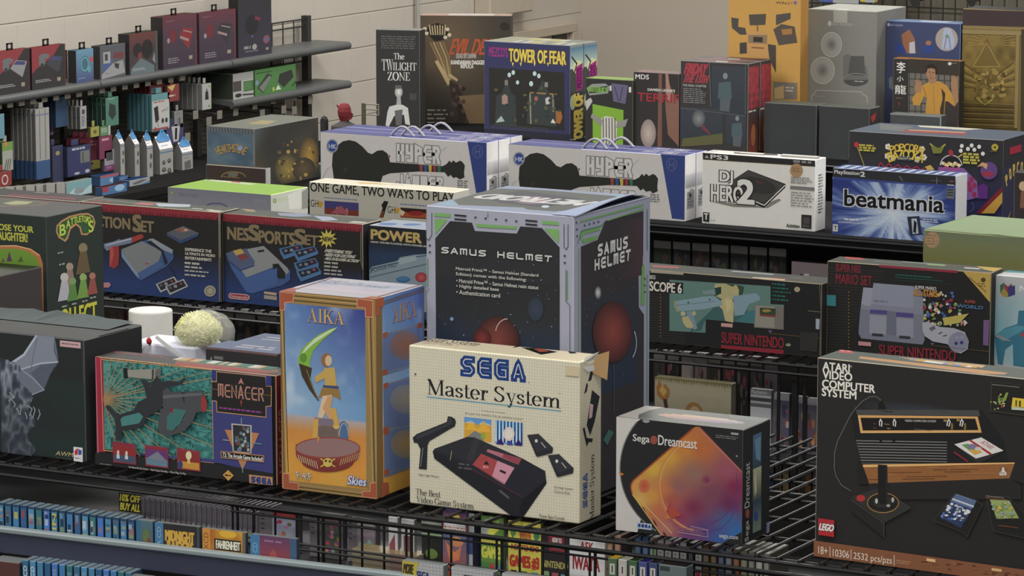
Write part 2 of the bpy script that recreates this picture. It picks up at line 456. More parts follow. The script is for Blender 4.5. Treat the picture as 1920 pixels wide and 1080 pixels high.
    def serif(s,t,x0,y0,x1,y1,c,desc=0.0,vert=False,ol=None,shear=0.0,tk=1.0):
        """roman lettering; y0..y1 = cap height band"""
        (ax,ay),(bx,by) = s._box(x0,y0,x1,y1)
        W = sum(SERIF[ch][0] for ch in t)
        def mp(x,y):
            x = x / W + shear * y * .1
            if vert: return (bx + (ax - bx) * y if False else ax + (bx - ax) * (1 - y),by - (by - ay) * x)
            return (ax + (bx - ax) * x,by - (by - ay) * y)
        passes = ([(ol,1)] if ol else []) + [(c,0)]
        for colr,sh in passes:
            d = s.lift(); cc = s.col(colr); x = 0.0
            off = .035 if sh else 0
            for ch in t:
                adv,parts = SERIF[ch]
                for p in parts:
                    if p[0] == 'r': Q = [(p[1],p[2]),(p[3],p[2]),(p[3],p[4]),(p[1],p[4])]
                    elif p[0] == 'p': Q = p[1]
                    elif p[0] == 'e': Q = arc(p[1],p[2],p[3],p[4],0,360,12)[:-1]
                    else:
                        pts = p[1]
                        for i in range(len(pts) - 1):
                            (xa,ya),(xb,yb) = pts[i],pts[i + 1]
                            L = math.hypot(xb - xa,yb - ya) or 1
                            def wd(j):
                                m,n_ = pts[max(0,j - 1)],pts[min(len(pts) - 1,j + 1)]
                                l = math.hypot(n_[0] - m[0],n_[1] - m[1]) or 1
                                return TN + (TK * tk - TN) * abs(n_[1] - m[1]) / l,(-(n_[1] - m[1]) / l,(n_[0] - m[0]) / l)
                            (wa,na),(wb,nb) = wd(i),wd(i + 1)
                            s._poly([mp(x + off + xa + na[0] * wa / 2,ya + na[1] * wa / 2 - off),mp(x + off + xb + nb[0] * wb / 2,yb + nb[1] * wb / 2 - off),
                                     mp(x + off + xb - nb[0] * wb / 2,yb - nb[1] * wb / 2 - off),mp(x + off + xa - na[0] * wa / 2,ya - na[1] * wa / 2 - off)],cc,d)
                        continue
                    s._poly([mp(x + off + a,b - off) for a,b in Q],cc,d)
                x += adv
    def block(s,t,x0,y0,x1,y1,c,wt=.2,gap=.28,inner=None,iw=.05,vert=False,ol=None,olw=.1,shear=0.0):
        """squared lettering drawn with one even stroke, optional light inline and outline"""
        (ax,ay),(bx,by) = s._box(x0,y0,x1,y1)
        W,Hh = abs(bx - ax),abs(by - ay)
        if vert: W,Hh = Hh,W
        n = len(t); cw = W / (n + gap * (n - 1)); tt = wt * min(Hh,cw * 1.15)
        def mp(i,p):
            x = i * cw * (1 + gap) + tt / 2 + p[0] * (cw - tt) + shear * p[1] * cw
            y = tt / 2 + p[1] * (Hh - tt)
            if vert: return (bx - y if False else ax + (Hh - y),by - x)
            return (ax + x,by - y)
        for colr,k in ([(ol,wt + olw)] if ol else []) + [(c,wt)] + ([(inner,iw)] if inner else []):
            d = s.lift(); cc = s.col(colr)
            for i,ch in enumerate(t):
                for pl in BLOCK[ch]:
                    s._stroke([mp(i,p) for p in pl],tt * k / wt,cc,d)
                    if k > .12:
                        for p in (pl[0],pl[-1]):
                            q = mp(i,p); e = tt * k / wt / 2
                            s._poly([(q[0] - e,q[1] - e),(q[0] + e,q[1] - e),(q[0] + e,q[1] + e),(q[0] - e,q[1] + e)],cc,d)
    def greek(s,x0,y0,x1,y1,n,c,fill=.5,seed=0,ragged=.25):
        """lines of print too small to read: rows of word-length dashes"""
        (ax,ay),(bx,by) = s._box(x0,y0,x1,y1)
        rnd = random.Random(seed + int(x0)); d = s.lift(); cc = s.col(c)
        lh = max(abs(by - ay) / n,0.0006)
        for i in range(n):
            x = ax; end = bx - (bx - ax) * ragged * rnd.random()
            y = ay + lh * i
            while x < end:
                wl = lh * rnd.uniform(.8,3.2)
                s._poly([(x,y),(min(end,x + wl),y),(min(end,x + wl),y + lh * fill),(x,y + lh * fill)],cc,d)
                x += wl + lh * .45

def idw(pts,p=2.2):
    def fn(u,v):
        W = 0; c = [0,0,0]
        for x,y,col in pts:
            k = 1 / (((u - x) ** 2 + (v - y) ** 2) ** (p / 2) + 1e-4); W += k
            for i in range(3): c[i] += col[i] * k
        return tuple(q / W for q in c)
    return fn
def star(cx,cy,r0,r1,n,sx=1.0,rot=0):
    return [(cx + sx * (r0 if i % 2 == 0 else r1) * cos(pi * i / n + rot),cy + (r0 if i % 2 == 0 else r1) * sin(pi * i / n + rot)) for i in range(2 * n)]
def mix(a,b,t):
    t = min(1,max(0,t))
    return tuple(x + (y - x) * t for x,y in zip(a,b))
def vnoise(x,y,seed=0):
    def h(i,j):
        return (math.sin(i * 127.1 + j * 311.7 + seed * 74.7) * 43758.5453) % 1.0
    i,j = math.floor(x),math.floor(y); a,b = x - i,y - j
    a,b = a * a * (3 - 2 * a),b * b * (3 - 2 * b)
    return (h(i,j) * (1 - a) + h(i + 1,j) * a) * (1 - b) + (h(i,j + 1) * (1 - a) + h(i + 1,j + 1) * a) * b
BOXES = {
 'dragon': dict(o=(-4.9046,6.1247,1.3),a=0,w=0.4726,d=0.2171,h=0.2656,
   F=[[-175.5,602.8],[156.8,637.3],[161.3,867.6],[-169.4,826.7]],R=[[156.8,637.3],[267,608.5],[270.8,833.5],[161.3,867.6]],T=[[-60.7,575.7],[267,608.5],[156.8,637.3],[-175.5,602.8]]),
 'menacer': dict(o=(-4.4063,6.1297,1.3),a=0.08,w=0.4532,d=0.0808,h=0.2314,
   F=[[178.6,668.4],[517.4,704.2],[519.7,910.6],[182.4,869.1]],R=[[517.4,704.2],[556.9,692.4],[558.9,896.9],[519.7,910.6]],T=[[220,657.2],[556.9,692.4],[517.4,704.2],[178.6,668.4]]),
 'aika': dict(o=(-3.9317,6.1138,1.3),a=1.13,w=0.2266,d=0.2014,h=0.4117,
   F=[[524,545.7],[704.4,561.6],[706.7,936.6],[527.9,915.5]],R=[[704.4,561.6],[796.1,535.1],[797.5,901.4],[706.7,936.6]],T=[[618.7,519.9],[796.1,535.1],[704.4,561.6],[524,545.7]]),
 'samus': dict(o=(-3.6745,6.2682,1.3),a=0.6,w=0.3388,d=0.3452,h=0.5868,
   F=[[799,385.1],[1075.9,406.0],[1074.4,945.7],[801,913.4]],R=[[1075.9,406.0],[1219.5,367.3],[1216.3,886.0],[1074.4,945.7]],T=[[950.5,348.0],[1219.5,367.3],[1075.9,406.0],[799,385.1]]),
 'sms': dict(o=(-3.6308,6.1229,1.3),a=-0.11,w=0.3884,d=0.0926,h=0.3248,
   F=[[766.6,646.6],[1086.7,678.5],[1085.8,982.6],[768,943.1]],R=[[1086.7,678.5],[1128,664.7],[1126.8,965.4],[1085.8,982.6]],T=[[810.3,633.4],[1128,664.7],[1086.7,678.5],[766.6,646.6]]),
 'dreamcast': dict(o=(-3.156,6.1133,1.3),a=0.09,w=0.2712,d=0.1266,h=0.2256,
   F=[[1156,781.2],[1392.6,806.4],[1390.4,1022.4],[1155,993.3]],R=[[1392.6,806.4],[1445,785.0],[1442.5,997.7],[1390.4,1022.4]],T=[[1211,760.6],[1445,785.0],[1392.6,806.4],[1156,781.2]]),
 'atari': dict(o=(-2.7261,6.1022,1.3),a=-1.97,w=0.5137,d=0.0949,h=0.3828,
   F=[[1532.6,670.0],[2012.5,719.3],[2002.6,1105.9],[1527.4,1042.3]],R=[[2012.5,719.3],[2049.7,703.7],[2039.6,1085.8],[2002.6,1105.9]],T=[[1574,655.6],[2049.7,703.7],[2012.5,719.3],[1532.6,670.0]]),
 'toads': dict(o=(-5.3237,6.6969,1.3),a=0,w=0.3775,d=0.2252,h=0.4219,
   F=[[-157,385.9],[86.2,406.4],[93.2,741.9],[-148.1,714.5]],R=[[86.2,406.4],[192.4,384.4],[198.5,712.5],[93.2,741.9]],T=[[-47.4,364.8],[192.4,384.4],[86.2,406.4],[-157,385.9]]),
 'nesleft': dict(o=(-6.2626,7.9864,1.3),a=0,w=0.4765,d=0.1184,h=0.2445,
   F=[[-112.1,357.1],[147.9,378.2],[151.1,543.1],[-107.9,518.3]],R=[[147.9,378.2],[195,368.6],[198,531.8],[151.1,543.1]],T=[[-63.4,347.9],[195,368.6],[147.9,378.2],[-112.1,357.1]]),
 'action': dict(o=(-5.7809,7.9891,1.3),a=0.99,w=0.4511,d=0.0953,h=0.2451,
   F=[[151.9,377.8],[412.4,398.1],[414.6,566.8],[155.1,543.1]],R=[[412.4,398.1],[448,389.9],[450.1,557.3],[414.6,566.8]],T=[[188.9,370.0],[448,389.9],[412.4,398.1],[151.9,377.8]]),
 'sports': dict(o=(-5.3327,8.0095,1.3),a=0.92,w=0.4393,d=0.0981,h=0.2411,
   F=[[415.6,399.7],[679.9,420.3],[681,589.5],[417.8,565.4]],R=[[679.9,420.3],[715,411.6],[716,579.3],[681,589.5]],T=[[452.3,391.3],[715,411.6],[679.9,420.3],[415.6,399.7]]),
 'powerpad': dict(o=(-4.8833,8.0297,1.3),a=0,w=0.43,d=0.1261,h=0.237,
   F=[[691,422.5],[958.5,444.3],[958.5,614.1],[692,588.8]],R=[[958.5,444.3],[1002.5,432.7],[1002.3,600.6],[958.5,614.1]],T=[[737,411.4],[1002.5,432.7],[958.5,444.3],[691,422.5]]),
 'scope': dict(o=(-4.1521,8.022,1.3),a=0,w=0.5776,d=0.1002,h=0.1842,
   F=[[1150.3,499.5],[1541,532.5],[1539,670.5],[1149.7,633.4]],R=[[1541,532.5],[1572,521.9],[1570,658.7],[1539,670.5]],T=[[1184,489.5],[1572,521.9],[1541,532.5],[1150.3,499.5]]),
 'mario': dict(o=(-3.5734,8.0508,1.3),a=2.44,w=0.4246,d=0.0828,h=0.2381,
   F=[[1551.3,489.0],[1859,511.7],[1855,693.5],[1548.7,667.2]],R=[[1859,511.7],[1880,502.7],[1876,683.1],[1855,693.5]],T=[[1574.4,480.5],[1880,502.7],[1859,511.7],[1551.3,489.0]]),
 'n64': dict(o=(-3.1503,8.1017,1.3),a=0,w=0.3709,d=0.0798,h=0.2289,
   F=[[1867.4,515.1],[2142.5,537.5],[2137.5,715.2],[1863.6,689.4]],R=[[2142.5,537.5],[2163.4,528.7],[2158.3,705.1],[2137.5,715.2]],T=[[1890,506.7],[2163.4,528.7],[2142.5,537.5],[1867.4,515.1]]),
 'xbox': dict(o=(-6.0193,8.7554,1.3),a=0,w=0.362,d=0.2035,h=0.1799,
   F=[[314.6,350.5],[507.6,365.5],[508.8,479.9],[316.3,463.1]],R=[[507.6,365.5],[577.5,350.3],[578.5,462.9],[508.8,479.9]],T=[[386.5,335.8],[577.5,350.3],[507.6,365.5],[314.6,350.5]]),
 'gh': dict(o=(-5.549,8.7946,1.3),a=0,w=0.4848,d=0.09,h=0.2219,
   F=[[579.9,340.3],[850.8,360.7],[851.2,505.2],[581.2,481.7]],R=[[850.8,360.7],[880.2,353.8],[880.5,497.2],[851.2,505.2]],T=[[610.6,333.7],[880.2,353.8],[850.8,360.7],[579.9,340.3]]),
 'crate': dict(o=(-3.5698,8.6561,1.3),a=-2.05,w=0.432,d=0.3087,h=0.2409,
   F=[[1731.6,428.9],[2022.2,452.6],[2017.7,627.1],[1728.4,599.4]],R=[[2022.2,452.6],[2106.7,424.6],[2102,594.4],[2017.7,627.1]],T=[[1822,402.2],[2106.7,424.6],[2022.2,452.6],[1731.6,428.9]]),
 'hearth': dict(o=(-6.6701,9.9335,1.3),a=0,w=0.19,d=0.3988,h=0.2039,
   F=[[387,236.3],[476.9,242.3],[478.2,357.0],[388.5,350.1]],R=[[476.9,242.3],[597,219.8],[598,331.3],[478.2,357.0]],T=[[508.8,214.0],[597,219.8],[476.9,242.3],[387,236.3]]),
 'brown': dict(o=(-6.6388,9.8812,1.3),a=0,w=0.2357,d=0.03,h=0.0835,
   F=[[386.2,307.9],[498.2,316.1],[498.8,363.3],[386.8,354.6]],R=[[498.2,316.1],[507.5,314.2],[508,361.3],[498.8,363.3]],T=[[395.6,306.0],[507.5,314.2],[498.2,316.1],[386.2,307.9]]),
 'hyper1': dict(o=(-6.2209,9.9295,1.3),a=0,w=0.6244,d=0.078,h=0.2111,
   F=[[600.5,246.9],[912.4,267.9],[912.5,391.0],[601.5,366.9]],R=[[912.4,267.9],[934.8,263.1],[934.9,385.4],[912.5,391.0]],T=[[624.1,242.3],[934.8,263.1],[912.4,267.9],[600.5,246.9]]),
 'hyper2': dict(o=(-5.5372,9.9656,1.3),a=0,w=0.6274,d=0.078,h=0.2075,
   F=[[953.2,269.8],[1284.5,292.1],[1283.5,416.2],[953.2,390.7]],R=[[1284.5,292.1],[1305.2,287.0],[1304.2,410.4],[1283.5,416.2]],T=[[975.4,265.0],[1305.2,287.0],[1284.5,292.1],[953.2,269.8]]),
 'dj': dict(o=(-4.8489,9.9635,1.3),a=0.18,w=0.3821,d=0.0792,h=0.2217,
   F=[[1317.1,286.0],[1529.2,300.0],[1527.3,435.1],[1315.9,418.9]],R=[[1529.2,300.0],[1549,294.6],[1547.1,428.9],[1527.3,435.1]],T=[[1337.9,280.8],[1549,294.6],[1529.2,300.0],[1317.1,286.0]]),
 'beat': dict(o=(-4.4027,9.9495,1.3),a=0,w=0.4001,d=0.092,h=0.2034,
   F=[[1561.4,314.7],[1792.3,330.3],[1789.8,456.8],[1559.6,439.1]],R=[[1792.3,330.3],[1814,323.7],[1811.5,449.4],[1789.8,456.8]],T=[[1584.4,308.4],[1814,323.7],[1792.3,330.3],[1561.4,314.7]]),
 'popcorn': dict(o=(-4.4878,10.262,1.3),a=0,w=0.5138,d=0.2441,h=0.2797,
   F=[[1591.8,244.9],[1882.4,262.9],[1878.6,433.2],[1589.3,411.5]],R=[[1882.4,262.9],[1936.4,247.4],[1932.5,414.6],[1878.6,433.2]],T=[[1650,230.1],[1936.4,247.4],[1882.4,262.9],[1591.8,244.9]]),
 'cornbox': dict(o=(-3.8704,10.0861,1.3),a=0,w=0.1846,d=0.0835,h=0.2091,
   F=[[1902,322.2],[2011.7,329.5],[2008.4,460.0],[1899.1,451.7]],R=[[2011.7,329.5],[2030,323.6],[2026.7,453.2],[2008.4,460.0]],T=[[1920.9,316.4],[2030,323.6],[2011.7,329.5],[1902,322.2]]),
 'twilight': dict(o=(-7.036,11.6309,1.3),a=15,w=0.1718,d=0.08,h=0.3765,
   F=[[704.4,55.1],[786.6,57.0],[787.4,243.2],[705.6,240.8]],R=[[786.6,57.0],[797.2,53.5],[797.9,238.7],[787.4,243.2]],T=[[715.4,51.7],[797.2,53.5],[786.6,57.0],[704.4,55.1]]),
 'evil': dict(o=(-6.9771,11.8637,1.3),a=25,w=0.3485,d=0.1,h=0.4141,
   F=[[788.1,29.0],[958.5,30.0],[958.5,232.2],[788.9,230.8]],R=[[958.5,30.0],[961.9,25.8],[961.9,226.6],[958.5,232.2]],T=[[792.7,24.8],[961.9,25.8],[958.5,30.0],[788.1,29.0]]),
 'tower1': dict(o=(-6.5753,11.6467,1.3),a=-1.85,w=0.3707,d=0.0977,h=0.3531,
   F=[[907.4,76.4],[1069.2,85.4],[1068.8,264.6],[907.6,253.1]],R=[[1069.2,85.4],[1094,81.4],[1093.4,259.5],[1068.8,264.6]],T=[[932.8,72.5],[1094,81.4],[1069.2,85.4],[907.4,76.4]]),
 'beetle': dict(o=(-6.1075,11.5707,1.3),a=0,w=0.1946,d=0.08,h=0.2448,
   F=[[1097.7,146.0],[1186.8,151.0],[1186.1,276.9],[1097.3,271.0]],R=[[1186.8,151.0],[1205.6,147.3],[1204.9,272.5],[1186.1,276.9]],T=[[1116.8,142.3],[1205.6,147.3],[1186.8,151.0],[1097.7,146.0]]),
 'mds': dict(o=(-5.917,11.5829,1.3),a=0,w=0.1845,d=0.08,h=0.2763,
   F=[[1187.9,134.1],[1273.5,138.8],[1272.5,281.8],[1187.1,276.1]],R=[[1273.5,138.8],[1292,135.1],[1290.8,277.3],[1272.5,281.8]],T=[[1206.7,130.4],[1292,135.1],[1273.5,138.8],[1187.9,134.1]]),
 'friday1': dict(o=(-5.7279,11.584,1.3),a=1,w=0.2672,d=0.0955,h=0.3257,
   F=[[1276.1,113.2],[1403.4,119.7],[1401.6,290.0],[1274.9,281.9]],R=[[1403.4,119.7],[1424,115.3],[1422.1,284.5],[1401.6,290.0]],T=[[1297.3,108.9],[1424,115.3],[1403.4,119.7],[1276.1,113.2]]),
 'dark1': dict(o=(-5.4159,11.6291,1.3),a=-0.75,w=0.2055,d=0.0935,h=0.1863,
   F=[[1433,192.0],[1531.2,197.9],[1529.8,295.8],[1431.9,289.1]],R=[[1531.2,197.9],[1552,193.2],[1550.6,290.4],[1529.8,295.8]],T=[[1454.3,187.3],[1552,193.2],[1531.2,197.9],[1433,192.0]]),
 'dark2': dict(o=(-5.1998,11.6258,1.3),a=-1.31,w=0.1948,d=0.093,h=0.1867,
   F=[[1536.2,198.0],[1630.3,203.8],[1628.7,302.7],[1534.8,296.1]],R=[[1630.3,203.8],[1651,199.1],[1649.4,297.3],[1628.7,302.7]],T=[[1557.3,193.3],[1651,199.1],[1630.3,203.8],[1536.2,198.0]]),
 'walle': dict(o=(-5.6602,11.8368,1.3),a=0,w=0.2878,d=0.07,h=0.6114,
   F=[[1366.5,-43.3],[1502.1,-37.8],[1498,278.8],[1363.5,270.0]],R=[[1502.1,-37.8],[1517.2,-40.2],[1513,274.9],[1498,278.8]],T=[[1382.1,-45.7],[1517.2,-40.2],[1502.1,-37.8],[1366.5,-43.3]]),
 'mickey': dict(o=(-5.408,11.9729,1.3),a=0,w=0.2742,d=0.2703,h=0.4957,
   F=[[1513.7,16.5],[1644.1,22.3],[1639.9,278.6],[1510.3,270.2]],R=[[1644.1,22.3],[1699,12.0],[1694.6,263.8],[1639.9,278.6]],T=[[1570.3,6.4],[1699,12.0],[1644.1,22.3],[1513.7,16.5]]),
 'sorc': dict(o=(-5.1282,12.0508,1.3),a=0,w=0.2872,d=0.0862,h=0.4594,
   F=[[1662.5,38.2],[1801.4,44.6],[1796.6,283.3],[1658.5,274.4]],R=[[1801.4,44.6],[1818.3,41.1],[1813.4,278.5],[1796.6,283.3]],T=[[1680,34.8],[1818.3,41.1],[1801.4,44.6],[1662.5,38.2]]),
 'bruce': dict(o=(-5.0313,11.8894,1.3),a=0,w=0.2527,d=0.05,h=0.3412,
   F=[[1675,108.8],[1798.8,115.1],[1795.2,294.4],[1672,286.4]],R=[[1798.8,115.1],[1808.7,112.8],[1805.1,291.5],[1795.2,294.4]],T=[[1685.3,106.5],[1808.7,112.8],[1798.8,115.1],[1675,108.8]]),
 'gold': dict(o=(-4.8343,12.0531,1.3),a=0,w=0.3781,d=0.14,h=0.5146,
   F=[[1805.7,15.8],[1993.3,24.0],[1986.7,295.3],[1800.3,283.3]],R=[[1993.3,24.0],[2019.3,18.5],[2012.5,287.3],[1986.7,295.3]],T=[[1833.1,10.4],[2019.3,18.5],[1993.3,24.0],[1805.7,15.8]]),
 'hyper1b': dict(o=(-6.2209,10.009,1.3),a=0,w=0.6244,d=0.078,h=0.2111,
   F=[[624.5,242.2],[935.2,263.0],[935.3,385.3],[625.5,361.5]],R=[[935.2,263.0],[957.4,258.2],[957.4,379.9],[935.3,385.3]],T=[[647.9,237.7],[957.4,258.2],[935.2,263.0],[624.5,242.2]]),
 'hyper1c': dict(o=(-6.2209,10.0885,1.3),a=0,w=0.6244,d=0.078,h=0.2111,
   F=[[648.3,237.6],[957.8,258.2],[957.8,379.8],[649.2,356.2]],R=[[957.8,258.2],[979.7,253.4],[979.6,374.4],[957.8,379.8]],T=[[671.4,233.1],[979.7,253.4],[957.8,258.2],[648.3,237.6]]),
 'hyper2b': dict(o=(-5.5372,10.0451,1.3),a=0,w=0.6274,d=0.078,h=0.2075,
   F=[[975.8,264.9],[1305.6,286.9],[1304.6,410.3],[975.8,385.1]],R=[[1305.6,286.9],[1326.1,281.9],[1325,404.5],[1304.6,410.3]],T=[[997.7,260.1],[1326.1,281.9],[1305.6,286.9],[975.8,264.9]]),
 'tower2': dict(o=(-6.572,11.7496,1.3),a=-1.85,w=0.3707,d=0.0977,h=0.3531,
   F=[[934.1,72.2],[1095.3,81.2],[1094.7,259.2],[934.2,247.9]],R=[[1095.3,81.2],[1119.7,77.2],[1119,254.2],[1094.7,259.2]],T=[[959.2,68.4],[1119.7,77.2],[1095.3,81.2],[934.1,72.2]]),
 'friday2': dict(o=(-5.7297,11.689,1.3),a=1,w=0.2672,d=0.0955,h=0.3257,
   F=[[1299.5,108.5],[1426,114.9],[1424.2,284.0],[1298.1,276.0]],R=[[1426,114.9],[1446.3,110.6],[1444.4,278.6],[1424.2,284.0]],T=[[1320.4,104.2],[1446.3,110.6],[1426,114.9],[1299.5,108.5]]),
}
# ------------------------------------------------------------------ cartons
DONE = set()
def carton(key,name,label,cat,cF,cR,cT,cE=None,bev=0.0016,mat=None,group=None,faces='FRT',dim=.85,sat=.85):
    """a closed carton standing on its display; returns (object builder, dict of printable panels)"""
    DONE.add(key); b = BOXES[key]
    mb = MB()
    W,D,H = b['w'],b['d'],b['h']
    cF,cR,cT = (tone(c,dim,sat) for c in (cF,cR,cT))
    e = alb(cE or mix(cF,(150,145,135),.18),'N')
    mb.box(0,0,0,W,D,H,e,bev,cols={'F': alb(cF,'F'),'R': alb(cR,'R'),'T': alb(cT,'T'),'B': alb(cF,'F'),'L': alb(cR,'R'),'D': alb(cR,'F'),'E': e})
    P = {}
    if 'F' in faces: P['F'] = Face(mb,(0,0,H),(W,0,0),(0,0,-H),b['F'],'F')
    if 'R' in faces: P['R'] = Face(mb,(W,0,H),(0,D,0),(0,0,-H),b['R'],'R')
    if 'T' in faces: P['T'] = Face(mb,(0,D,H),(W,0,0),(0,-D,0),b['T'],'T')
    for q in P.values(): q.dim,q.sat = dim,sat
    def done():
        o = mb.build(name,mat or M_PRINT,loc=b['o'],rz=radians(b['a']))
        tag(o,label,cat,group)
        return o
    P['done'] = done; P['mb'] = mb; P['b'] = b
    return P
# ------------------------------------------------------------------ measuring helpers
_p,_a = radians(PITCH),radians(YAW)
FWD = Vector((-sin(_a) * cos(_p),cos(_a) * cos(_p),-sin(_p)))
RGT = Vector((cos(_a),sin(_a),0)); UPW = RGT.cross(FWD)
def sight(px,py,x=None,y=None,z=None):
    """where a point traced in the photograph lies on the plane x=, y= or z= of the store"""
    r = FWD * 6750 + RGT * (px - 960) + UPW * (540 - py)
    o = Vector((0,0,CAM_Z))
    t = x / r.x if x is not None else y / r.y if y is not None else (z - CAM_Z) / r.z
    return o + r * t
DECK = 1.3

# ------------------------------------------------------------------ the room
WALLX,BACKY,TOPZ = -11.1,20.97,4.6
def simple(name,rough=0.8,spec=0.2):
    m,nt,b = nodemat(name)
    b.inputs['Roughness'].default_value = rough; b.inputs['Specular IOR Level'].default_value = spec
    return m,nt,b
# painted block wall
m_block,nt,b = simple('painted_block',0.65,0.25)
tc = nt.nodes.new('ShaderNodeTexCoord'); sp = nt.nodes.new('ShaderNodeSeparateXYZ'); cb = nt.nodes.new('ShaderNodeCombineXYZ')
nt.links.new(tc.outputs['Object'],sp.inputs[0]); nt.links.new(sp.outputs['Y'],cb.inputs['X']); nt.links.new(sp.outputs['Z'],cb.inputs['Y'])
bt = nt.nodes.new('ShaderNodeTexBrick')
for k,v in (('Scale',1.0),('Mortar Size',0.006),('Mortar Smooth',0.4),('Brick Width',80.0),('Row Height',0.2027)):
    bt.inputs[k].default_value = v
bt.offset = 0.0
bt.inputs['Color1'].default_value = (.60,.555,.485,1); bt.inputs['Color2'].default_value = (.615,.57,.50,1); bt.inputs['Mortar'].default_value = (.55,.505,.43,1)
nt.links.new(cb.outputs[0],bt.inputs['Vector'])
b2 = nt.nodes.new('ShaderNodeTexBrick')           # the upright joints are nearly filled with paint
for k,v in (('Scale',1.0),('Mortar Size',0.004),('Mortar Smooth',0.6),('Brick Width',0.406),('Row Height',0.2027)):
    b2.inputs[k].default_value = v
nt.links.new(cb.outputs[0],b2.inputs['Vector'])
no = nt.nodes.new('ShaderNodeTexNoise'); no.inputs['Scale'].default_value = 3.0; no.inputs['Detail'].default_value = 6
nt.links.new(tc.outputs['Object'],no.inputs['Vector'])
mr = nt.nodes.new('ShaderNodeMapRange'); mr.inputs['To Min'].default_value = .93; mr.inputs['To Max'].default_value = 1.05
nt.links.new(no.outputs['Fac'],mr.inputs['Value'])
mx = nt.nodes.new('ShaderNodeMix'); mx.data_type = 'RGBA'; mx.blend_type = 'MULTIPLY'; mx.inputs[0].default_value = 1
nt.links.new(bt.outputs['Color'],mx.inputs[6]); nt.links.new(mr.outputs['Result'],mx.inputs[7]); nt.links.new(mx.outputs[2],b.inputs['Base Color'])
bp = nt.nodes.new('ShaderNodeBump'); bp.inputs['Strength'].default_value = 0.7; bp.inputs['Distance'].default_value = 0.006; bp.invert = True
ad = nt.nodes.new('ShaderNodeMath'); ad.operation = 'MULTIPLY_ADD'; ad.inputs[1].default_value = 0.3
nt.links.new(b2.outputs['Fac'],ad.inputs[0]); nt.links.new(bt.outputs['Fac'],ad.inputs[2])
nt.links.new(ad.outputs[0],bp.inputs['Height']); nt.links.new(bp.outputs['Normal'],b.inputs['Normal'])
# smooth painted wall, floor and ceiling
m_plain,nt,b = simple('painted_board',0.8,0.15)
no = nt.nodes.new('ShaderNodeTexNoise'); no.inputs['Scale'].default_value = 1.5
cr = nt.nodes.new('ShaderNodeValToRGB'); cr.color_ramp.elements[0].color = (.50,.445,.37,1); cr.color_ramp.elements[1].color = (.53,.475,.40,1)
nt.links.new(no.outputs['Fac'],cr.inputs[0]); nt.links.new(cr.outputs[0],b.inputs['Base Color'])
m_floor,nt,b = simple('grey_carpet_tile',0.9,0.1)
no = nt.nodes.new('ShaderNodeTexNoise'); no.inputs['Scale'].default_value = 60
cr = nt.nodes.new('ShaderNodeValToRGB'); cr.color_ramp.elements[0].color = (.05,.05,.052,1); cr.color_ramp.elements[1].color = (.11,.11,.115,1)
nt.links.new(no.outputs['Fac'],cr.inputs[0]); nt.links.new(cr.outputs[0],b.inputs['Base Color'])
m_ceil,nt,b = simple('ceiling_tile',0.9,0.1)
bt = nt.nodes.new('ShaderNodeTexBrick'); bt.offset = 0
for k,v in (('Scale',1.0),('Mortar Size',0.01),('Brick Width',0.61),('Row Height',0.61)): bt.inputs[k].default_value = v
bt.inputs['Color1'].default_value = (.75,.73,.69,1); bt.inputs['Color2'].default_value = (.73,.71,.67,1); bt.inputs['Mortar'].default_value = (.5,.5,.5,1)
tc = nt.nodes.new('ShaderNodeTexCoord'); nt.links.new(tc.outputs['Object'],bt.inputs['Vector']); nt.links.new(bt.outputs['Color'],b.inputs['Base Color'])

def plane(name,pts,m):
    me = bpy.data.meshes.new(name); me.from_pydata(pts,[],[tuple(range(len(pts)))]); me.materials.append(m)
    o = bpy.data.objects.new(name,me); COL.objects.link(o)
    return tag(o,kind='structure')
X1,Y0 = 5.0,-7.0
plane('floor',[(WALLX,Y0,0),(X1,Y0,0),(X1,BACKY,0),(WALLX,BACKY,0)],m_floor)
plane('ceiling',[(WALLX,Y0,TOPZ),(WALLX,BACKY,TOPZ),(X1,BACKY,TOPZ),(X1,Y0,TOPZ)],m_ceil)
plane('wall_back',[(WALLX,BACKY,0),(X1,BACKY,0),(X1,BACKY,TOPZ),(WALLX,BACKY,TOPZ)],m_plain)
wl = plane('wall_left',[(0,Y0,0),(0,BACKY,0),(0,BACKY,TOPZ),(0,Y0,TOPZ)],m_block)
# courses are laid from a mark traced on the wall
zref = sight(680,89,x=WALLX).z % 0.2027
wl.location = (WALLX,0,zref - 0.2027)
for v in wl.data.vertices: v.co.z = -zref + .2027 if v.co.z < 1 else TOPZ - zref + .2027

# doorway at the far end of the block wall
yj0,yj1 = sight(955,60,x=WALLX).y,sight(1072,41,x=WALLX).y
zt = sight(1072,41,x=WALLX).z
mb = MB(); g1 = alb((128,120,110),'N'); g2 = alb((150,140,126),'N')
mb.box(WALLX + .001,yj0,zt - .06,WALLX + .05,yj1,zt,g2,.004)
mb.box(WALLX + .001,yj1 - .07,0.0,WALLX + .05,yj1,zt - .06,g2,.004)
mb.box(WALLX + .001,yj0,0.0,WALLX + .05,yj0 + .07,zt - .06,g2,.004)
mb.box(WALLX + .001,yj0 + .07,0.0,WALLX + .02,yj1 - .07,zt - .06,g1,.002)
d = mb.build('door_1',M_STEEL); tag(d,kind='structure')
mb = MB()
pa,pb = sight(1030,59,x=WALLX),sight(1056,68,x=WALLX)
mb.box(WALLX + .021,pa.y,pb.z - .3,WALLX + .03,pb.y,pa.z,alb((35,35,36),'N'),.002)
tag(mb.build('door_window',M_GLOSS,d),kind='structure')

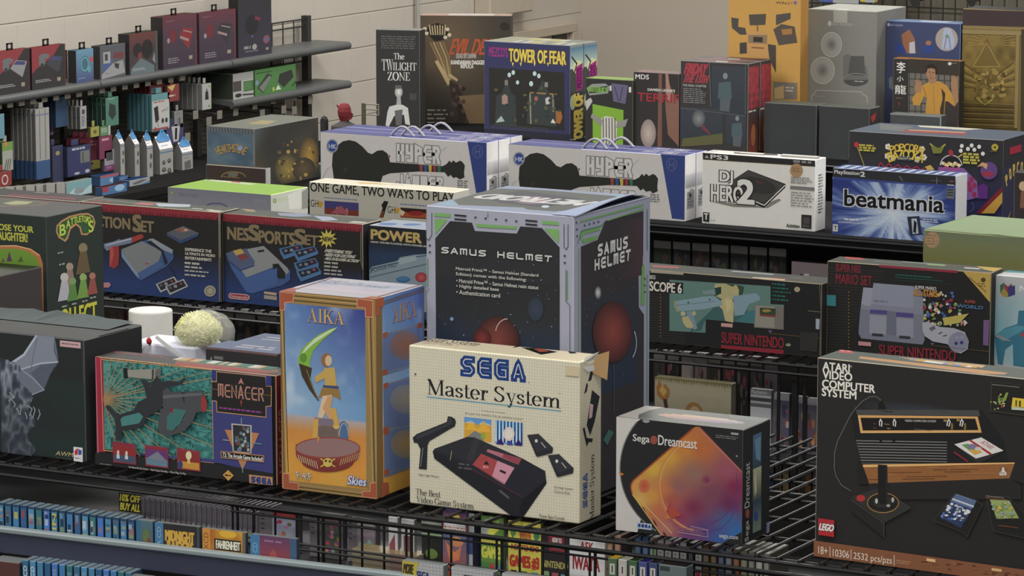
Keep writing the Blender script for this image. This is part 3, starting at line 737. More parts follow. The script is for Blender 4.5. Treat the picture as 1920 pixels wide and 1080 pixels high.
# conduits and a junction box on the block wall
for px,y0,y1,lab in ((783,0,60,'thin grey pipe running up the block wall behind the black slim box'),(908,0,40,'thin grey pipe on the block wall ending under the junction box')):
    p = sight(px,20,x=WALLX + .03)
    mb = MB(); mb.bar((WALLX + .03,p.y,.9),(WALLX + .03,p.y,3.2),.012,alb((132,130,124),'N'),10)
    for zz in (1.3,2.2): mb.box(WALLX,p.y - .03,zz,WALLX + .045,p.y + .03,zz + .02,alb((120,118,112),'N'),.002)
    tag(mb.build('wall_pipe',M_STEEL,smooth=False),lab,'pipe')
p = sight(955,12,x=WALLX + .1)
mb = MB(); mb.box(WALLX + .001,p.y - .28,p.z - .05,WALLX + .12,p.y + .28,p.z + .25,alb((150,142,128),'N'),.01)
tag(mb.build('junction_box',M_STEEL),'pale painted metal box fixed high on the block wall beside the corner','electrical box')

# ------------------------------------------------------------------ display racks: steel posts, wire decks, lower shelves
M_DECK = paint('dull_black_steel',0.85,0.08)
BLK = alb((20,20,21),'N'); BLK2 = alb((36,37,38),'N')
def rack(label,x0,x1,y0,y1,tiers,back=None,wire_deck=True,pitch=.045,front_grid=None,posts={}):
    r = empty('display_rack',((x0 + x1) / 2,(y0 + y1) / 2,0))
    ox,oy = r.location.x,r.location.y
    tag(r,label,'rack')
    L = lambda x,y,z: (x - ox,y - oy,z)
    mb = MB()
    if wire_deck:
        n = int((x1 - x0) / pitch)
        for i in range(n + 1):
            x = x0 + (x1 - x0) * i / n
            mb.bar(L(x,y0,DECK - .004),L(x,y1,DECK - .004),.0032,BLK)
        for j in range(int((y1 - y0) / .16) + 1):
            y = y0 + .02 + j * .16
            mb.bar(L(x0,y,DECK - .010),L(x1,y,DECK - .010),.0032,BLK)
    else:
        mb.box(*L(x0,y0,DECK - .03),*L(x1,y1,DECK - .0005),alb((20,20,21),'N'),.003)
    mb.build('wire_deck' if wire_deck else 'deck',M_WIRE if wire_deck else M_DECK,r)
    mb = MB()
    for dz,rr in ((.009,.0042),(.030,.0042)):
        mb.bar(L(x0,y0 - .006,DECK - dz),L(x1,y0 - .006,DECK - dz),rr,BLK)
    mb.build('front_rail',M_WIRE,r)
    for z in tiers:
        mb = MB(); mb.box(*L(x0,y0 + .02,z - .018),*L(x1,y1 - .02,z),BLK2,.003)
        mb.build('lower_shelf',M_STEEL,r)
    for (x,y) in ((x0,y0 + .04),(x1,y0 + .04),(x0,y1 - .02),(x1,y1 - .02)) + tuple(posts):
        mb = MB(); q = .014 if (x,y) not in posts else posts[(x,y)]; mb.box(x - ox - q,y - oy - q,0,x - ox + q,y - oy + q,DECK - .012,BLK,.002)
        mb.build('post',M_STEEL,r)
    if back:
        mb = MB(); mb.box(*L(x0 + .02,back,.05),*L(x1 - .02,back + .012,DECK - .02),alb((26,25,24),'N'),.001)
        mb.build('back_panel',M_STEEL,r)
    if front_grid:
        gx0,gx1,gz0,gz1,gp = front_grid
        mb = MB(); n = int((gx1 - gx0) / gp)
        for i in range(n + 1):
            x = gx0 + i * gp
            mb.bar(L(x,y0 + .004,gz0),L(x,y0 + .004,gz1),.0026,BLK,5)
            if i % 4 == 0: mb.bar(L(x + .012,y0 + .004,gz0),L(x + .012,y0 + .004,gz1),.0034,BLK,5)
        z = gz1
        while z > gz0:
            mb.bar(L(gx0,y0 - .002,z),L(gx1,y0 - .002,z),.0026,BLK,5)
            mb.bar(L(gx0,y0 - .002,z - .011),L(gx1,y0 - .002,z - .011),.0026,BLK,5)
            z -= .062
        mb.build('front_grid',M_WIRE,r)
    return r
rack('nearest black wire rack carrying the front row of cartons',-6.9,-1.7,6.06,7.12,(1.148,.7,.25),back=6.66,front_grid=(-4.02,-1.75,.95,1.265,.052))
rack('second black rack from the camera, under the row of dark console cartons',-7.6,-2.4,7.94,9.16,(1.05,.72,.3),back=8.5,posts={(-3.66,7.962): .004,(-3.615,7.962): .007,(-3.59,7.962): .004})
rack('third black rack, under the long white and blue guitar cartons',-6.72,-3.3,9.915,10.62,(1.02,.7,.3),back=10.3,wire_deck=False)
rack('farthest black rack, under the tall figure cartons',-7.06,-4.1,11.5,12.55,(1.0,.6),back=12.2,wire_deck=False)
# ================================================================== front row of cartons
CREAM,INK = (180,176,158),(36,37,42)
# --- cream gridded console carton
P = carton('sms','game_carton','cream graph-paper carton with blue striped lettering and a black console picture, centre front','carton',CREAM,(163,157,138),(222,212,188),cE=(196,186,160),bev=.0022,dim=1,sat=1)
F = P['F']
for i in range(1,62):
    F.unit().line([(i / 62,0),(i / 62,1)],.0022,(161,155,134),d=.00002)
for i in range(1,52):
    F.line([(0,i / 52),(1,i / 52)],.0022,(161,155,134),d=.00002)
F.z(740,600)
F.block('SEGA',492,262,984,472,(28,52,104),wt=.36,gap=.13,inner=(176,176,168),iw=.05)
F.text('®',998,462,1012,476,(60,60,70))
F.serif('Master System',240,440,1246,664,(30,30,34),tk=1.05)
F.text('TM',1228,545,1246,554,(60,60,60))
F.line([(240,577),(1250,684)],7,(62,122,146))
F.text('2 Games Inside!',652,674,828,702,(60,58,55))
F.text('Arcade Hit HANG-ON & SAFARI HUNT',526,692,962,752,(66,64,60))
F.z(740,760)
F.grad(522,86,726,146,(60,108,160),(150,170,190))
F.rect(522,130,726,276,(176,134,50))
F.poly([(526,180),(575,120),(622,190)],(206,150,52)); F.poly([(610,200),(668,118),(724,200)],(198,146,58)); F.poly([(522,130),(575,112),(620,150),(660,118),(724,150),(724,118),(522,88)],(84,128,172))
F.poly([(540,240),(600,190),(660,220),(668,280),(560,262)],(104,106,104)); F.ell(664,228,18,26,(120,140,60))
F.rect(754,110,960,302,(70,128,168))
for i in range(16):
    x = 758 + i * 12.8; F.poly([(x,112 + i),(x + 6,112 + i),(x + 8,270 + i * 1.7),(x - 2,268 + i * 1.7)],(34,44,96) if i % 2 else (180,205,220))
F.ell(858,214,42,52,(206,184,176)); F.ring(858,214,34,42,5,(186,150,150))
F.poly([(760,290),(800,240),(820,296)],(44,30,90)); F.poly([(900,300),(930,250),(958,304)],(44,30,90)); F.poly([(840,296),(862,262),(890,300)],(60,60,130))
# light pistol
F.poly([(400,82),(424,84),(452,100),(461,124),(452,158),(410,180),(262,268),(248,300),(242,482),(182,476),(196,330),(172,282),(146,280),(136,242),(168,214),(392,124)],INK)
F.poly([(404,92),(424,88),(430,140),(180,252),(160,246),(172,222),(396,134)],(48,50,54)); F.line([(214,318),(196,460)],5,(110,112,110))
F.text('Sega Light Phaser',180,510,336,548,(70,66,60))
# console
F.poly([(545,236),(600,240),(956,396),(1130,492),(1140,580),(965,836),(874,828),(300,400),(286,346),(302,324)],INK)
F.poly([(545,236),(600,240),(945,392),(905,456),(824,596),(584,448),(480,390),(320,340),(302,324)],(40,41,46))
F.poly([(600,240),(640,258),(590,420),(540,400)],(46,47,51))
F.poly([(300,346),(480,420),(944,690),(965,700),(965,836),(874,828),(300,400)],(31,32,37))
F.poly([(960,410),(1130,492),(1136,560),(960,690),(840,596)],(34,35,42)); F.poly([(965,700),(1138,560),(1140,584),(968,834),(930,800)],(24,25,30))
F.poly([(700,328),(952,400),(930,446),(690,346)],(150,96,104)); F.poly([(820,362),(952,402),(930,446),(806,388)],(124,60,70))
F.poly([(650,362),(900,468),(824,594),(584,446)],(140,62,64)); F.poly([(772,414),(900,468),(824,594),(730,536)],(172,122,136)); F.line([(590,448),(826,588)],4,(80,30,40))
F.text('▲',668,412,712,446,(34,28,30)); F.poly([(794,480),(838,500),(830,516),(788,494)],(30,26,28)); F.greek(664,452,712,478,2,(190,150,150))
F.line([(430,342),(418,412)],4,(160,140,100)); F.line([(560,470),(966,690)],3,(96,44,58)); F.greek(480,430,590,500,2,(70,70,74),seed=4)
F.poly([(782,632),(796,630),(862,684),(868,704),(850,702),(780,644)],(56,57,62)); F.line([(792,640),(856,694)],5,(92,93,98))
# control pads
for dx,dy in ((0,0),(154,152)):
    q = lambda *p: [(x + dx,y + dy) for x,y in p]
    F.poly(q((996,222),(1080,212),(1190,318),(1184,356),(1072,386),(1062,378)),INK)
    F.poly(q((1000,222),(1080,214),(1186,318),(1070,350)),(44,45,50))
    F.ell(1064 + dx,266 + dy,11,13,(170,172,170)); F.line(q((1100,276),(1134,318)),7,(150,148,140))
F.text('(2) High Speed',1198,604,1334,640,(70,66,60)); F.text('Control Pads',1198,636,1316,668,(70,66,60))
F.text('Power Base Console',1088,812,1276,862,(70,66,60))
F.serif('The Best',160,622,346,690,(52,50,48)); F.serif('Video Game System',166,678,596,778,(52,50,48))
F.z(740,600); F.rect(1284,340,1384,424,(170,158,132)); F.ell(158,405,6,9,(80,74,66))
R = P['R']
for i in range(1,16): R.unit().line([(i / 16,0),(i / 16,1)],.0026,(146,140,122),d=.00002)
for i in range(1,52): R.line([(0,i / 52),(1,i / 52)],.0022,(146,140,122),d=.00002)
R.z(740,600); dk = (30,31,36)
R.poly([(1470,380),(1490,392),(1474,452),(1450,462)],dk); R.poly([(1440,468),(1450,486),(1440,540),(1420,556)],dk)
R.poly([(1480,524),(1538,574),(1500,760),(1466,868),(1440,790)],dk); R.poly([(1466,626),(1490,636),(1480,730),(1456,742)],(164,138,140))
R.poly([(1410,816),(1424,804),(1440,884),(1486,890),(1480,918),(1456,914),(1440,950),(1428,900)],dk)
R.poly([(1420,310),(1540,262),(1545,300),(1500,350),(1420,320)],(190,180,156)); R.poly([(1460,340),(1540,300),(1530,330),(1480,364)],(156,130,92))
R.z(740,760)
R.block('SEGA',1412,520,1446,760,(30,56,108),wt=.34,gap=.16,vert=True,inner=(160,158,146),iw=.05)
R.serif('Master System',1464,374,1494,850,(50,48,46),vert=True)
R.line([(1544,470),(1544,750)],2.5,(110,106,96))
T = P['T']; T.z(740,600)
T.block('SEGA',366,110,560,164,(40,50,110),wt=.4,gap=.14); T.serif('Master System',222,126,610,196,(90,84,74)); T.greek(240,160,480,206,2,(186,176,152))
T.poly([(880,210),(930,190),(1060,186),(1055,194),(940,200)],(60,56,54)); T.poly([(950,206),(1100,208),(1226,240),(1100,260)],(54,50,50)); T.poly([(1040,214),(1110,216),(1160,236),(1090,240)],(170,110,100))
T.poly([(1265,218),(1310,222),(1330,236),(1290,232)],(60,56,54)); T.poly([(1300,236),(1350,238),(1370,250),(1316,252)],(60,56,54))
o = P['done']()
b = P['b']; W,D,H = b['w'],b['d'],b['h']
mb = MB()   # torn corner flap standing up at the right end
c0 = alb((200,188,160),'R'); c1 = alb((150,122,86),'R')
mb.quad([(W + .001,.012,H - .004),(W + .004,.05,H - .004),(W + .012,.06,H + .012),(W + .002,.02,H + .006)],c0)
mb.quad([(W + .001,.052,H - .03),(W + .014,.09,H - .05),(W + .016,.095,H + .008),(W + .004,.06,H + .004)],c1)
mb.quad([(W + .002,.01,H - .012),(W + .003,.088,H - .016),(W + .003,.08,H - .03),(W + .002,.03,H - .024)],alb((204,196,178),'R'))
f = mb.build('torn_flap',M_MATTE,o); f['label'] = 'torn card flap showing brown inner board'

# --- white, black and orange console carton
BLK_ = (33,33,34)
P = carton('dreamcast','game_carton','small black and white carton with a glowing orange and purple console picture','carton',BLK_,(28,29,30),(110,118,112),cE=(100,96,92),mat=M_GLOSS,dim=.8)
F = P['F']; F.z(1120,760)
fld = idw([(.42,.08,(190,84,30)),(.55,.2,(200,118,34)),(.42,.3,(206,150,42)),(.3,.42,(208,160,44)),(.68,.2,(186,92,44)),(.88,.38,(150,70,90)),(.62,.42,(140,96,84)),(.5,.55,(142,84,84)),(.75,.58,(120,60,78)),(.95,.5,(128,30,70)),
           (.9,.65,(104,34,78)),(.62,.72,(122,36,72)),(.5,.82,(140,44,80)),(.36,.8,(196,96,60)),(.3,.66,(206,140,44)),(.15,.55,(206,140,60)),(.2,.7,(206,160,70)),(.4,.93,(176,104,92)),(.7,.9,(84,52,120)),(.9,.8,(52,90,152)),(.97,.9,(34,100,176)),(.82,.97,(44,84,160)),(.6,.97,(104,54,116)),(.38,.6,(196,110,50)),(.44,.68,(170,70,62))],2.6)
F.unit().field(0,0,1,1,40,40,fld); F.z(1120,760)
F.ring(800,600,345,350,9,(196,120,60),105,250); F.ring(815,600,345,350,6,(214,150,80),105,250); F.ring(800,590,250,300,6,(96,40,104),-15,80)
F.line([(1040,740),(1000,850),(930,925),(800,955)],6,(60,60,140))
F.blob(arc(820,562,44,44,0,340),(120,28,72),(142,78,84)); F.blob(arc(352,605,44,52,0,340),(190,66,44),(200,104,56))
F.poly([(548,732),(604,800),(640,826),(560,850),(520,794)],(176,64,48)); F.poly([(498,852),(524,806),(552,848)],(196,110,50)); F.line([(548,732),(520,796),(560,850),(640,822)],4,(120,40,60))
for p in ([(336,756),(350,770),(372,816),(352,800)],[(414,846),(430,866),(452,908),(430,890)],[(490,944),(506,956),(522,986),(500,972)]): F.poly(p,(60,30,24))
F.line([(300,690),(560,960)],6,(214,178,90))
F.line([(760,170),(1086,500)],8,(196,120,90)); F.line([(940,340),(1086,488)],8,(110,84,140))
# black surround of the picture
F.poly([(140,84),(1090,60),(1090,190),(1090,500),(800,195),(764,160),(740,158),(716,170),(270,562),(250,592),(248,622),(262,668),(480,985),(470,1010),(140,940)],BLK_)
F.poly([(940,1040),(1090,950),(1090,1060)],BLK_)
F.line([(716,174),(270,562),(252,596),(252,624),(264,670)],9,(160,60,30)); F.line([(264,668),(482,985)],7,(214,170,74)); F.line([(770,164),(1088,496)],7,(150,60,70))
wp = arc(760,470,590,560,232,118,24)
F.poly([(140,84),(312,98)] + [p for p in wp if p[0] < 330] + [(300,952),(140,936)],(198,194,188))
F.line([p for p in wp if 96 < p[1] < 950],9,(120,118,116))
F.poly([(162,498),(204,516),(170,530)],(200,110,40))
F.text('Sega',268,214,392,296,(212,210,206),bold=0.012); F.ell(424,260,26,32,(160,72,60)); F.ring(424,260,14,17,4,(130,50,40)); F.text('Dreamcast',458,222,748,328,(212,210,206),bold=0.012)
F.greek(340,108,396,130,2,(190,190,190)); F.ell(368,122,22,9,(150,150,150))
F.rect(298,876,408,936,(168,180,200)); F.block('SEGA',306,886,402,924,(30,60,130),wt=.34,gap=.2)
F.text('sega.com',916,968,1056,1018,(206,206,210)); F.greek(590,908,830,990,4,(170,110,130),fill=.3); F.line([(700,906),(830,934),(830,988),(600,950)],3,(186,160,176))
F.rect(1004,202,1060,224,(150,150,146)); F.greek(890,220,1060,266,2,(110,110,108)); F.rect(1040,372,1054,388,(120,120,116))
R = P['R']; R.z(1120,760)
R.grad(1168,226,1228,470,(70,110,150),(40,60,70)); R.grad(1168,480,1228,720,(176,176,140),(36,50,60)); R.grad(1168,720,1228,930,(40,60,90),(110,130,110))
R.poly([(1180,260),(1226,230),(1224,420),(1190,400)],(96,140,170)); R.poly([(1176,540),(1190,480),(1196,640),(1180,690)],(190,186,150)); R.ell(1190,830,16,40,(40,70,140))
R.text('Sega',1108,872,1140,1012,(196,194,190),vert=True); R.ell(1126,812,15,36,(146,64,54)); R.text('Dreamcast',1108,440,1140,760,(196,194,190),vert=True)
R.rect(1268,880,1296,950,(96,104,150)); R.text('SEGA',1274,884,1290,944,(170,176,190),vert=True)
T = P['T']; T.z(1120,760)
T.poly([(140,80),(360,2),(500,14),(390,36),(310,70),(306,100)],(206,202,196))
T.field(500,52,1060,150,26,8,lambda u,v: mix(mix((236,176,110),(240,214,190),u * 1.3),mix((206,150,150),(130,130,190),u),v),keep=lambda u,v: (u - .5) ** 2 + (v - .5) ** 2 * .9 < .25)
T.poly([(1010,54),(1300,100),(1250,120),(1000,100)],(120,134,130)); T.greek(320,90,410,110,1,(150,156,170)); T.greek(470,20,640,40,1,(110,114,110))
P['done']()

# --- blue sky figurine carton with a gilded frame
P = carton('aika','figure_carton','tall sky blue carton with gold rod frame, copper corners and green crescent blade picture','carton',(150,118,62),(120,92,50),(206,204,214),cE=(120,92,52),dim=.82)
F = P['F']
def sky(u,v,s=1):
    n = vnoise(u * 5 + v * 2,v * 7,s) * .6 + vnoise(u * 11,v * 15,s + 3) * .4
    if v < .62:
        a = mix(mix((84,128,190),(52,62,140),u),mix((140,176,208),(100,150,200),u),v / .55)
        return mix(a,(196,212,226),max(0,n - .52) * 2.2 * (1.3 - u))
    t = (v - .62) / .38
    return mix(mix((170,166,176),(206,126,52),t * 4),mix((222,132,44),(214,160,48),n),t * 1.6 - .15)
F.z(480,510); F.field(214,232,828,1630,30,60,lambda u,v: sky(u,v))
for x in (176,192,206): F.line([(x,280),(x + 36,1500)],6,(60,42,18) if x != 192 else (186,150,86))
for x in (842,858,880,902,916): F.line([(x,330),(x + 34,1600)],7,(64,44,18) if x in (858,902) else (180,146,84))
for y in (160,178,194,212): F.line([(280,y),(770,y + 46)],6,(74,54,22) if y in (178,212) else (190,154,92))
F.z(480,700)
for y in (836,850,866,880): F.line([(310,y),(800,y + 62)],5,(74,54,22) if y in (850,880) else (176,140,84))
cop = (166,78,48)
F.z(480,510)
for pts in ([(160,145),(285,160),(278,224),(214,230),(216,286),(160,284)],[(758,200),(876,214),(876,340),(822,336),(820,272),(760,264)]):
    F.poly(pts,cop); F.line(pts + pts[:1],6,(214,146,110))
F.z(480,700)
for pts in ([(202,752),(248,752),(252,816),(320,822),(318,876),(204,868)],[(858,826),(936,820),(940,944),(800,926),(798,884),(856,886)]):
    F.poly(pts,cop); F.line(pts + pts[:1],6,(206,136,100))
F.z(480,510)
F.serif('AIKA',384,270,664,398,(206,158,92),ol=(50,40,56))
# crescent blade
F.poly([(614,414),(560,426),(470,470),(390,530),(338,590),(316,650),(322,690),(410,730),(402,672),(430,590),(500,510),(580,446)],(120,178,50)); F.poly([(614,414),(540,442),(440,500),(370,570),(340,620),(356,610),(430,540),(530,470)],(196,214,170)); F.ell(356,644,26,36,(84,140,40))
F.poly([(322,684),(420,720),(408,800),(440,890),(476,960),(466,966),(400,880),(346,780)],(62,48,30)); F.line([(380,730),(420,850),(470,960)],5,(150,128,70))
# plain turned-wood lay figure on the stand
sk,ye,br = (206,176,140),(196,158,70),(150,96,50)
F.ell(530,660,40,52,br); F.ell(545,665,26,40,sk); F.poly([(510,720),(590,716),(606,850),(520,858)],ye); F.poly([(520,730),(440,790),(450,830),(530,790)],ye)
F.poly([(505,850),(615,850),(640,960),(590,930),(470,940)],(150,112,52)); F.rect(505,848,620,876,(40,66,130))
F.poly([(500,930),(570,920),(540,1010),(500,1100),(450,1300),(440,1290),(470,1060)],(214,186,150)); F.poly([(540,930),(580,930),(560,1020),(610,1100),(632,1180),(580,1160),(500,1020)],(206,150,96))
F.z(480,700)
F.poly([(452,390),(612,400),(622,540),(460,530)],(110,92,84)); F.poly([(440,330),(600,345),(640,390),(452,390)],(120,108,126)); F.poly([(622,400),(640,362),(664,356),(690,386),(694,545),(624,566)],(70,104,150)); F.ring(660,470,34,96,6,(160,170,190),180,360)
F.poly([(430,340),(470,340),(462,540),(420,540)],(206,158,66)); F.ell(434,528,22,24,(214,176,80)); F.ell(604,396,24,22,(214,176,80)); F.poly([(560,260),(600,262),(624,390),(590,396)],(206,158,66))
F.poly(arc(540,600,240,110,0,180,20) + [(300,530),(780,578)],(136,52,46)); F.ell(540,556,240,74,(146,108,108)); F.ring(540,560,240,78,8,(160,60,50)); F.poly(arc(540,650,200,90,10,170,14),(126,44,40))
for i in range(9):
    F.line([(316 + i * 17,610 + i * 6),(330 + i * 17,660 + i * 7)],5,(206,190,150)); F.line([(630 + i * 17,690 - i * 6),(644 + i * 17,640 - i * 6)],5,(190,160,110))
F.ell(540,668,34,34,(206,180,70)); F.line([(486,700),(596,640)],9,(206,180,70)); F.line([(486,640),(596,700)],9,(206,180,70)); F.ell(526,656,9,9,(70,50,40)); F.ell(556,660,9,9,(70,50,40))
F.poly([(470,530),(460,470),(480,480)],(210,140,50))
F.text('F:4:F',312,736,424,800,(196,196,190),ol=(120,110,100),olw=.04,shear=-.3); F.text('Skies',686,766,824,846,(206,210,226),bold=.02,ol=(60,84,150),olw=.06,shear=.3)
R = P['R']; R.z(480,510)
R.field(946,150,1262,1560,12,40,lambda u,v: sky(u * .6,v * .95,5))
for y in (1,2,3): R.line([(950,252 + y * 12 - 40),(1262,148 + y * 12 - 40)],5,(84,60,30))
R.serif('AIKA',1020,258,1206,330,(170,122,74),ol=(40,36,60))
for (ax,ay,bx,by,hue) in ((950,470,1230,690,(150,90,58)),(955,850,1230,1120,(150,138,118)),(960,1200,1236,1440,(170,136,70))):
    R.rect(ax,ay,bx,by,(88,110,160)); R.blob(arc((ax + bx) / 2 + 30,(ay + by) / 2 - 30,120,110,0,345),hue,mix(hue,(88,110,160),.5)); R.line([(ax,ay),(bx,ay - 76)],9,(110,120,140)); R.line([(ax,by + 70),(bx,by)],9,(110,120,140))
    for cx,cy in ((ax,ay),(bx - 20,ay - 70),(ax,by + 60),(bx - 20,by)): R.rect(cx,cy - 12,cx + 36,cy + 16,(160,74,44))
R.poly([(876,214),(960,190),(958,256),(926,262),(926,318),(878,336)],cop)
R.z(480,700); R.poly([(938,822),(992,816),(998,900),(940,944)],cop)
T = P['T']; T.z(480,510)
T.field(290,40,1180,190,16,8,lambda u,v: mix(mix((150,170,206),(206,214,230),vnoise(u * 6,v * 4)),(226,210,220),v))
T.line([(290,132),(610,34)],16,(136,100,56)); T.line([(900,190),(1250,92)],16,(136,100,56)); T.line([(280,150),(780,204)],12,(150,112,62))
T.poly([(160,146),(220,118),(300,122),(270,160)],(190,106,74)); T.poly([(770,200),(870,182),(960,190),(880,214)],(200,120,84))
T.text('Skies',540,62,970,122,(196,200,214),bold=.03,ol=(124,130,156),olw=.05)
P['done']()

# --- tall lavender-framed helmet carton
LAV = (140,142,158)
P = carton('samus','figure_carton','big lavender and green framed carton with starry black panels, tallest in the front row','carton',LAV,(128,132,152),(158,170,196),cE=(150,152,166),dim=.9)
SPC,GRN = (37,38,41),(98,150,78)
def starry(f,x0,y0,x1,y1,nx,ny,seed):
    f.field(x0,y0,x1,y1,nx,ny,lambda u,v: mix((34,36,39),mix((38,50,70),(26,40,60),vnoise(u * 4,v * 5,seed)),(v - .45) * 2))
F = P['F']; F.z(760,340)
# star panel drawn as fan so that its outline follows the printed frame
out = [(224,428),(335,298),(500,310),(522,372),(836,392),(862,338),(1024,350),(1158,496),(1160,2360),(300,2330),(240,2200)]
F.poly(out,SPC)
rnd = random.Random(3)
F.z(760,340); starry(F,228,700,1158,1340,12,14,2)
for i in range(60):
    x,y = rnd.uniform(240,1150),rnd.uniform(420,1180); r = rnd.choice((2,2,3,4)); c = rnd.choice(((110,130,160),(84,100,130),(150,170,200)))
    if y > 600 or i % 4 == 0: F.ell(x,y,r,r,c,n=6)
F.blob(arc(350,1032,18,18,0,330,10),(120,160,210),(42,54,76)); F.blob(arc(980,960,60,90,0,340,14),(42,54,72),(37,45,58))
for pts in ([(218,236),(340,244),(340,270),(218,262)],[(222,280),(318,286),(226,400)],[(528,318),(838,338),(830,358),(540,342)],[(1026,294),(1152,304),(1152,330),(1028,320)],[(1044,352),(1152,360),(1152,466)]):
    F.poly(pts,GRN)
F.line([(200,236),(200,400),(180,440),(160,430)],5,(40,60,60)); F.line([(158,260),(158,420)],4,(96,100,120)); F.line([(170,580),(170,790)],7,(60,120,64)); F.line([(180,800),(160,840),(162,1060)],4,(90,94,110))
for x in (1192,1222): F.line([(x,320),(x,490),(1208,512)],5,(50,66,74))
F.line([(1215,670),(1216,890)],8,(70,130,70)); F.line([(1206,660),(1206,900),(1236,930),(1236,1400)],4,(60,64,80))
for x,y in ((370,246),(370,276),(902,286),(902,314)): F.poly([(x,y),(x + 90,y + 8),(x + 90,y + 20),(x,y + 12)],(30,31,36))
for x,y in ((528,270),(604,277),(682,284),(758,291),(834,298),(186,480),(186,530),(1198,558),(1198,610)): F.ell(x,y,9,7,(50,52,62))
F.poly([(620,222),(626,262),(614,262)],(110,112,130))
F.block('SAMUS HELMET',274,490,1102,606,(172,176,172),wt=.23,gap=.3); 
for i,(t,x0,x1,y) in enumerate((('Metroid Prime™ – Samus Helmet (Standard',382,1000,640),('Edition) comes with the following:',384,910,680),('• Metroid Prime™ – Samus Helmet resin statue',386,1000,728),('• Highly detailed base',386,704,770),('• Authentication card',386,714,812))):
    F.text(t,x0,y,x1,y + 36 + (x1 - x0) * .075,(172,172,166),bold=.015)
# plain round red vessel pictured at the foot of the panel
F.z(740,600)
F.blob(arc(770,170,170,200,0,350,26),(124,58,48),(52,28,28)); F.blob(arc(660,140,70,76,0,345,18),(124,46,42),(66,28,28)); F.line(arc(850,100,90,110,190,270,10),6,(190,150,140))
R = P['R']; R.z(760,340)
R.poly([(1316,490),(1440,440),(1500,296),(1786,222),(1784,560),(1748,620),(1752,945),(1790,1000),(1785,2300),(1320,2400)],(42,38,42))
R.z(760,340); R.field(1330,900,1740,1500,8,10,lambda u,v: mix((38,40,48),(30,40,62),v)); R.blob(arc(1445,835,26,50,0,330,12),(180,210,230),(44,52,66)); R.field(1560,330,1780,700,5,6,lambda u,v: mix((40,38,42),(64,40,46),u * .8))
for i in range(40):
    R.ell(rnd.uniform(1330,1770),rnd.uniform(700,1500),3,3,(84,110,150),n=6)
for p in ([(1308,296),(1784,170),(1784,182),(1310,308)],[(1310,390),(1330,376),(1462,342),(1456,366),(1340,394),(1312,440)],[(1322,436),(1444,404),(1420,440),(1330,462)],[(1770,640),(1790,620),(1792,920),(1766,930)],[(1520,290),(1784,200),(1784,212),(1510,300)]): R.poly(p,(84,140,66))
R.line([(1290,470),(1320,372),(1470,334),(1500,296)],5,(50,96,56)); R.line([(1300,500),(1300,2300)],7,(84,140,74)); R.line([(1812,210),(1812,520)],7,(50,92,66)); R.line([(1812,700),(1812,2200)],8,(74,130,66))
for x,y in ((1343,330),(1380,320),(1412,311),(1446,303),(1282,308),(1284,360),(1286,410),(1794,730),(1794,780),(1794,830)): R.ell(x,y,7,7,(54,56,66),n=10)
R.block('SAMUS',1440,474,1664,500,(172,174,170),wt=.24,gap=.3); R.block('HELMET',1416,586,1686,590,(172,174,170),wt=.24,gap=.3)
R.z(740,600)
R.blob(arc(1630,90,150,230,0,350,26),(130,54,46),(54,28,30)); R.line(arc(1690,170,120,170,330,400,8),7,(190,190,186)); R.line([(1640,330),(1640,700)],8,(60,76,66)); R.poly([(1560,900),(1600,820),(1640,840),(1590,940)],(50,92,80))
T = P['T']; T.z(760,340)
T.poly([(360,140),(620,62),(720,54),(1040,66),(1590,112),(1580,130),(1260,214),(1120,226),(920,212),(880,196),(400,178)],(112,114,110)); T.poly([(560,112),(880,70),(1320,130),(1060,200),(700,160)],(96,98,104))
T.poly([(260,180),(330,150),(390,176)],(140,190,200)); T.poly([(1100,240),(1200,222),(1290,232),(1180,256)],(150,200,206)); T.poly([(1530,104),(1700,106),(1640,124)],(140,190,196))
T.blob(arc(960,142,150,30,0,350,20),(206,150,160),(120,120,130)); T.text('METROID',1330,185,650,95,(226,226,226),bold=.04,shear=.2); T.ell(1050,190,30,9,(206,220,235))
o = P['done'](); b = P['b']; W,D,H = b['w'],b['d'],b['h']
mb = MB(); n = 10; lc = alb((150,152,176),'R')   # the lid's lifted right edge; shade in the gap is painted as a dark strip
prev = None
for i in range(n + 1):
    t = i / n; z = H + .014 * sin(pi * min(1,t * .75)) ** 1.3
    cur = [(W - .05,D * t,H + .0012),(W + .002,D * t,z + .0012),(W + .002,D * t,z - .0008)]
    if prev:
        mb.quad([prev[0],prev[1],cur[1],cur[0]][::-1],alb((160,172,198),'T')); mb.quad([prev[1],prev[2],cur[2],cur[1]],lc)
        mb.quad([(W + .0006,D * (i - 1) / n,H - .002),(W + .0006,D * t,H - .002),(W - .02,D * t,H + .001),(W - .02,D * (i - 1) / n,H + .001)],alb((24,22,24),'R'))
    prev = cur
mb.build('lid_edge',M_PRINT,o)['label'] = 'lifted lid edge'
# --- black carton with the retro brown-trimmed console picture
P = carton('atari','game_carton','wide black carton with white block lettering and wood-trimmed console picture, right front','carton',(35,34,34),(32,31,31),(88,96,90),cE=(130,122,108),dim=.97,sat=.9)
F = P['F']; F.z(1500,640,4.571)
F.field(560,480,1700,760,20,10,lambda u,v: mix((35,34,34),(46,49,58),1 - min(1,((u - .45) * 2) ** 2 + ((v - .5) * 2) ** 2)))
for t,x0,x1,y in (('ATARI',196,424,176),('VIDEO',196,446,248),('COMPUTER',192,642,326),('SYSTEM',190,482,398)):
    F.text(t,x0,y,x1,y + 66 + (x1 - x0) * .115,(196,192,182),bold=.035)
F.text('®',430,206,446,224,(180,176,168))
# controller lead
lead = [(715,560),(690,500),(650,472),(600,476),(540,510),(480,570),(430,640),(380,740),(320,860),(296,960),(296,1079)]
F.line(lead,7,(84,86,84)); F.poly([(670,540),(700,500),(740,575),(672,590)],(24,24,24))
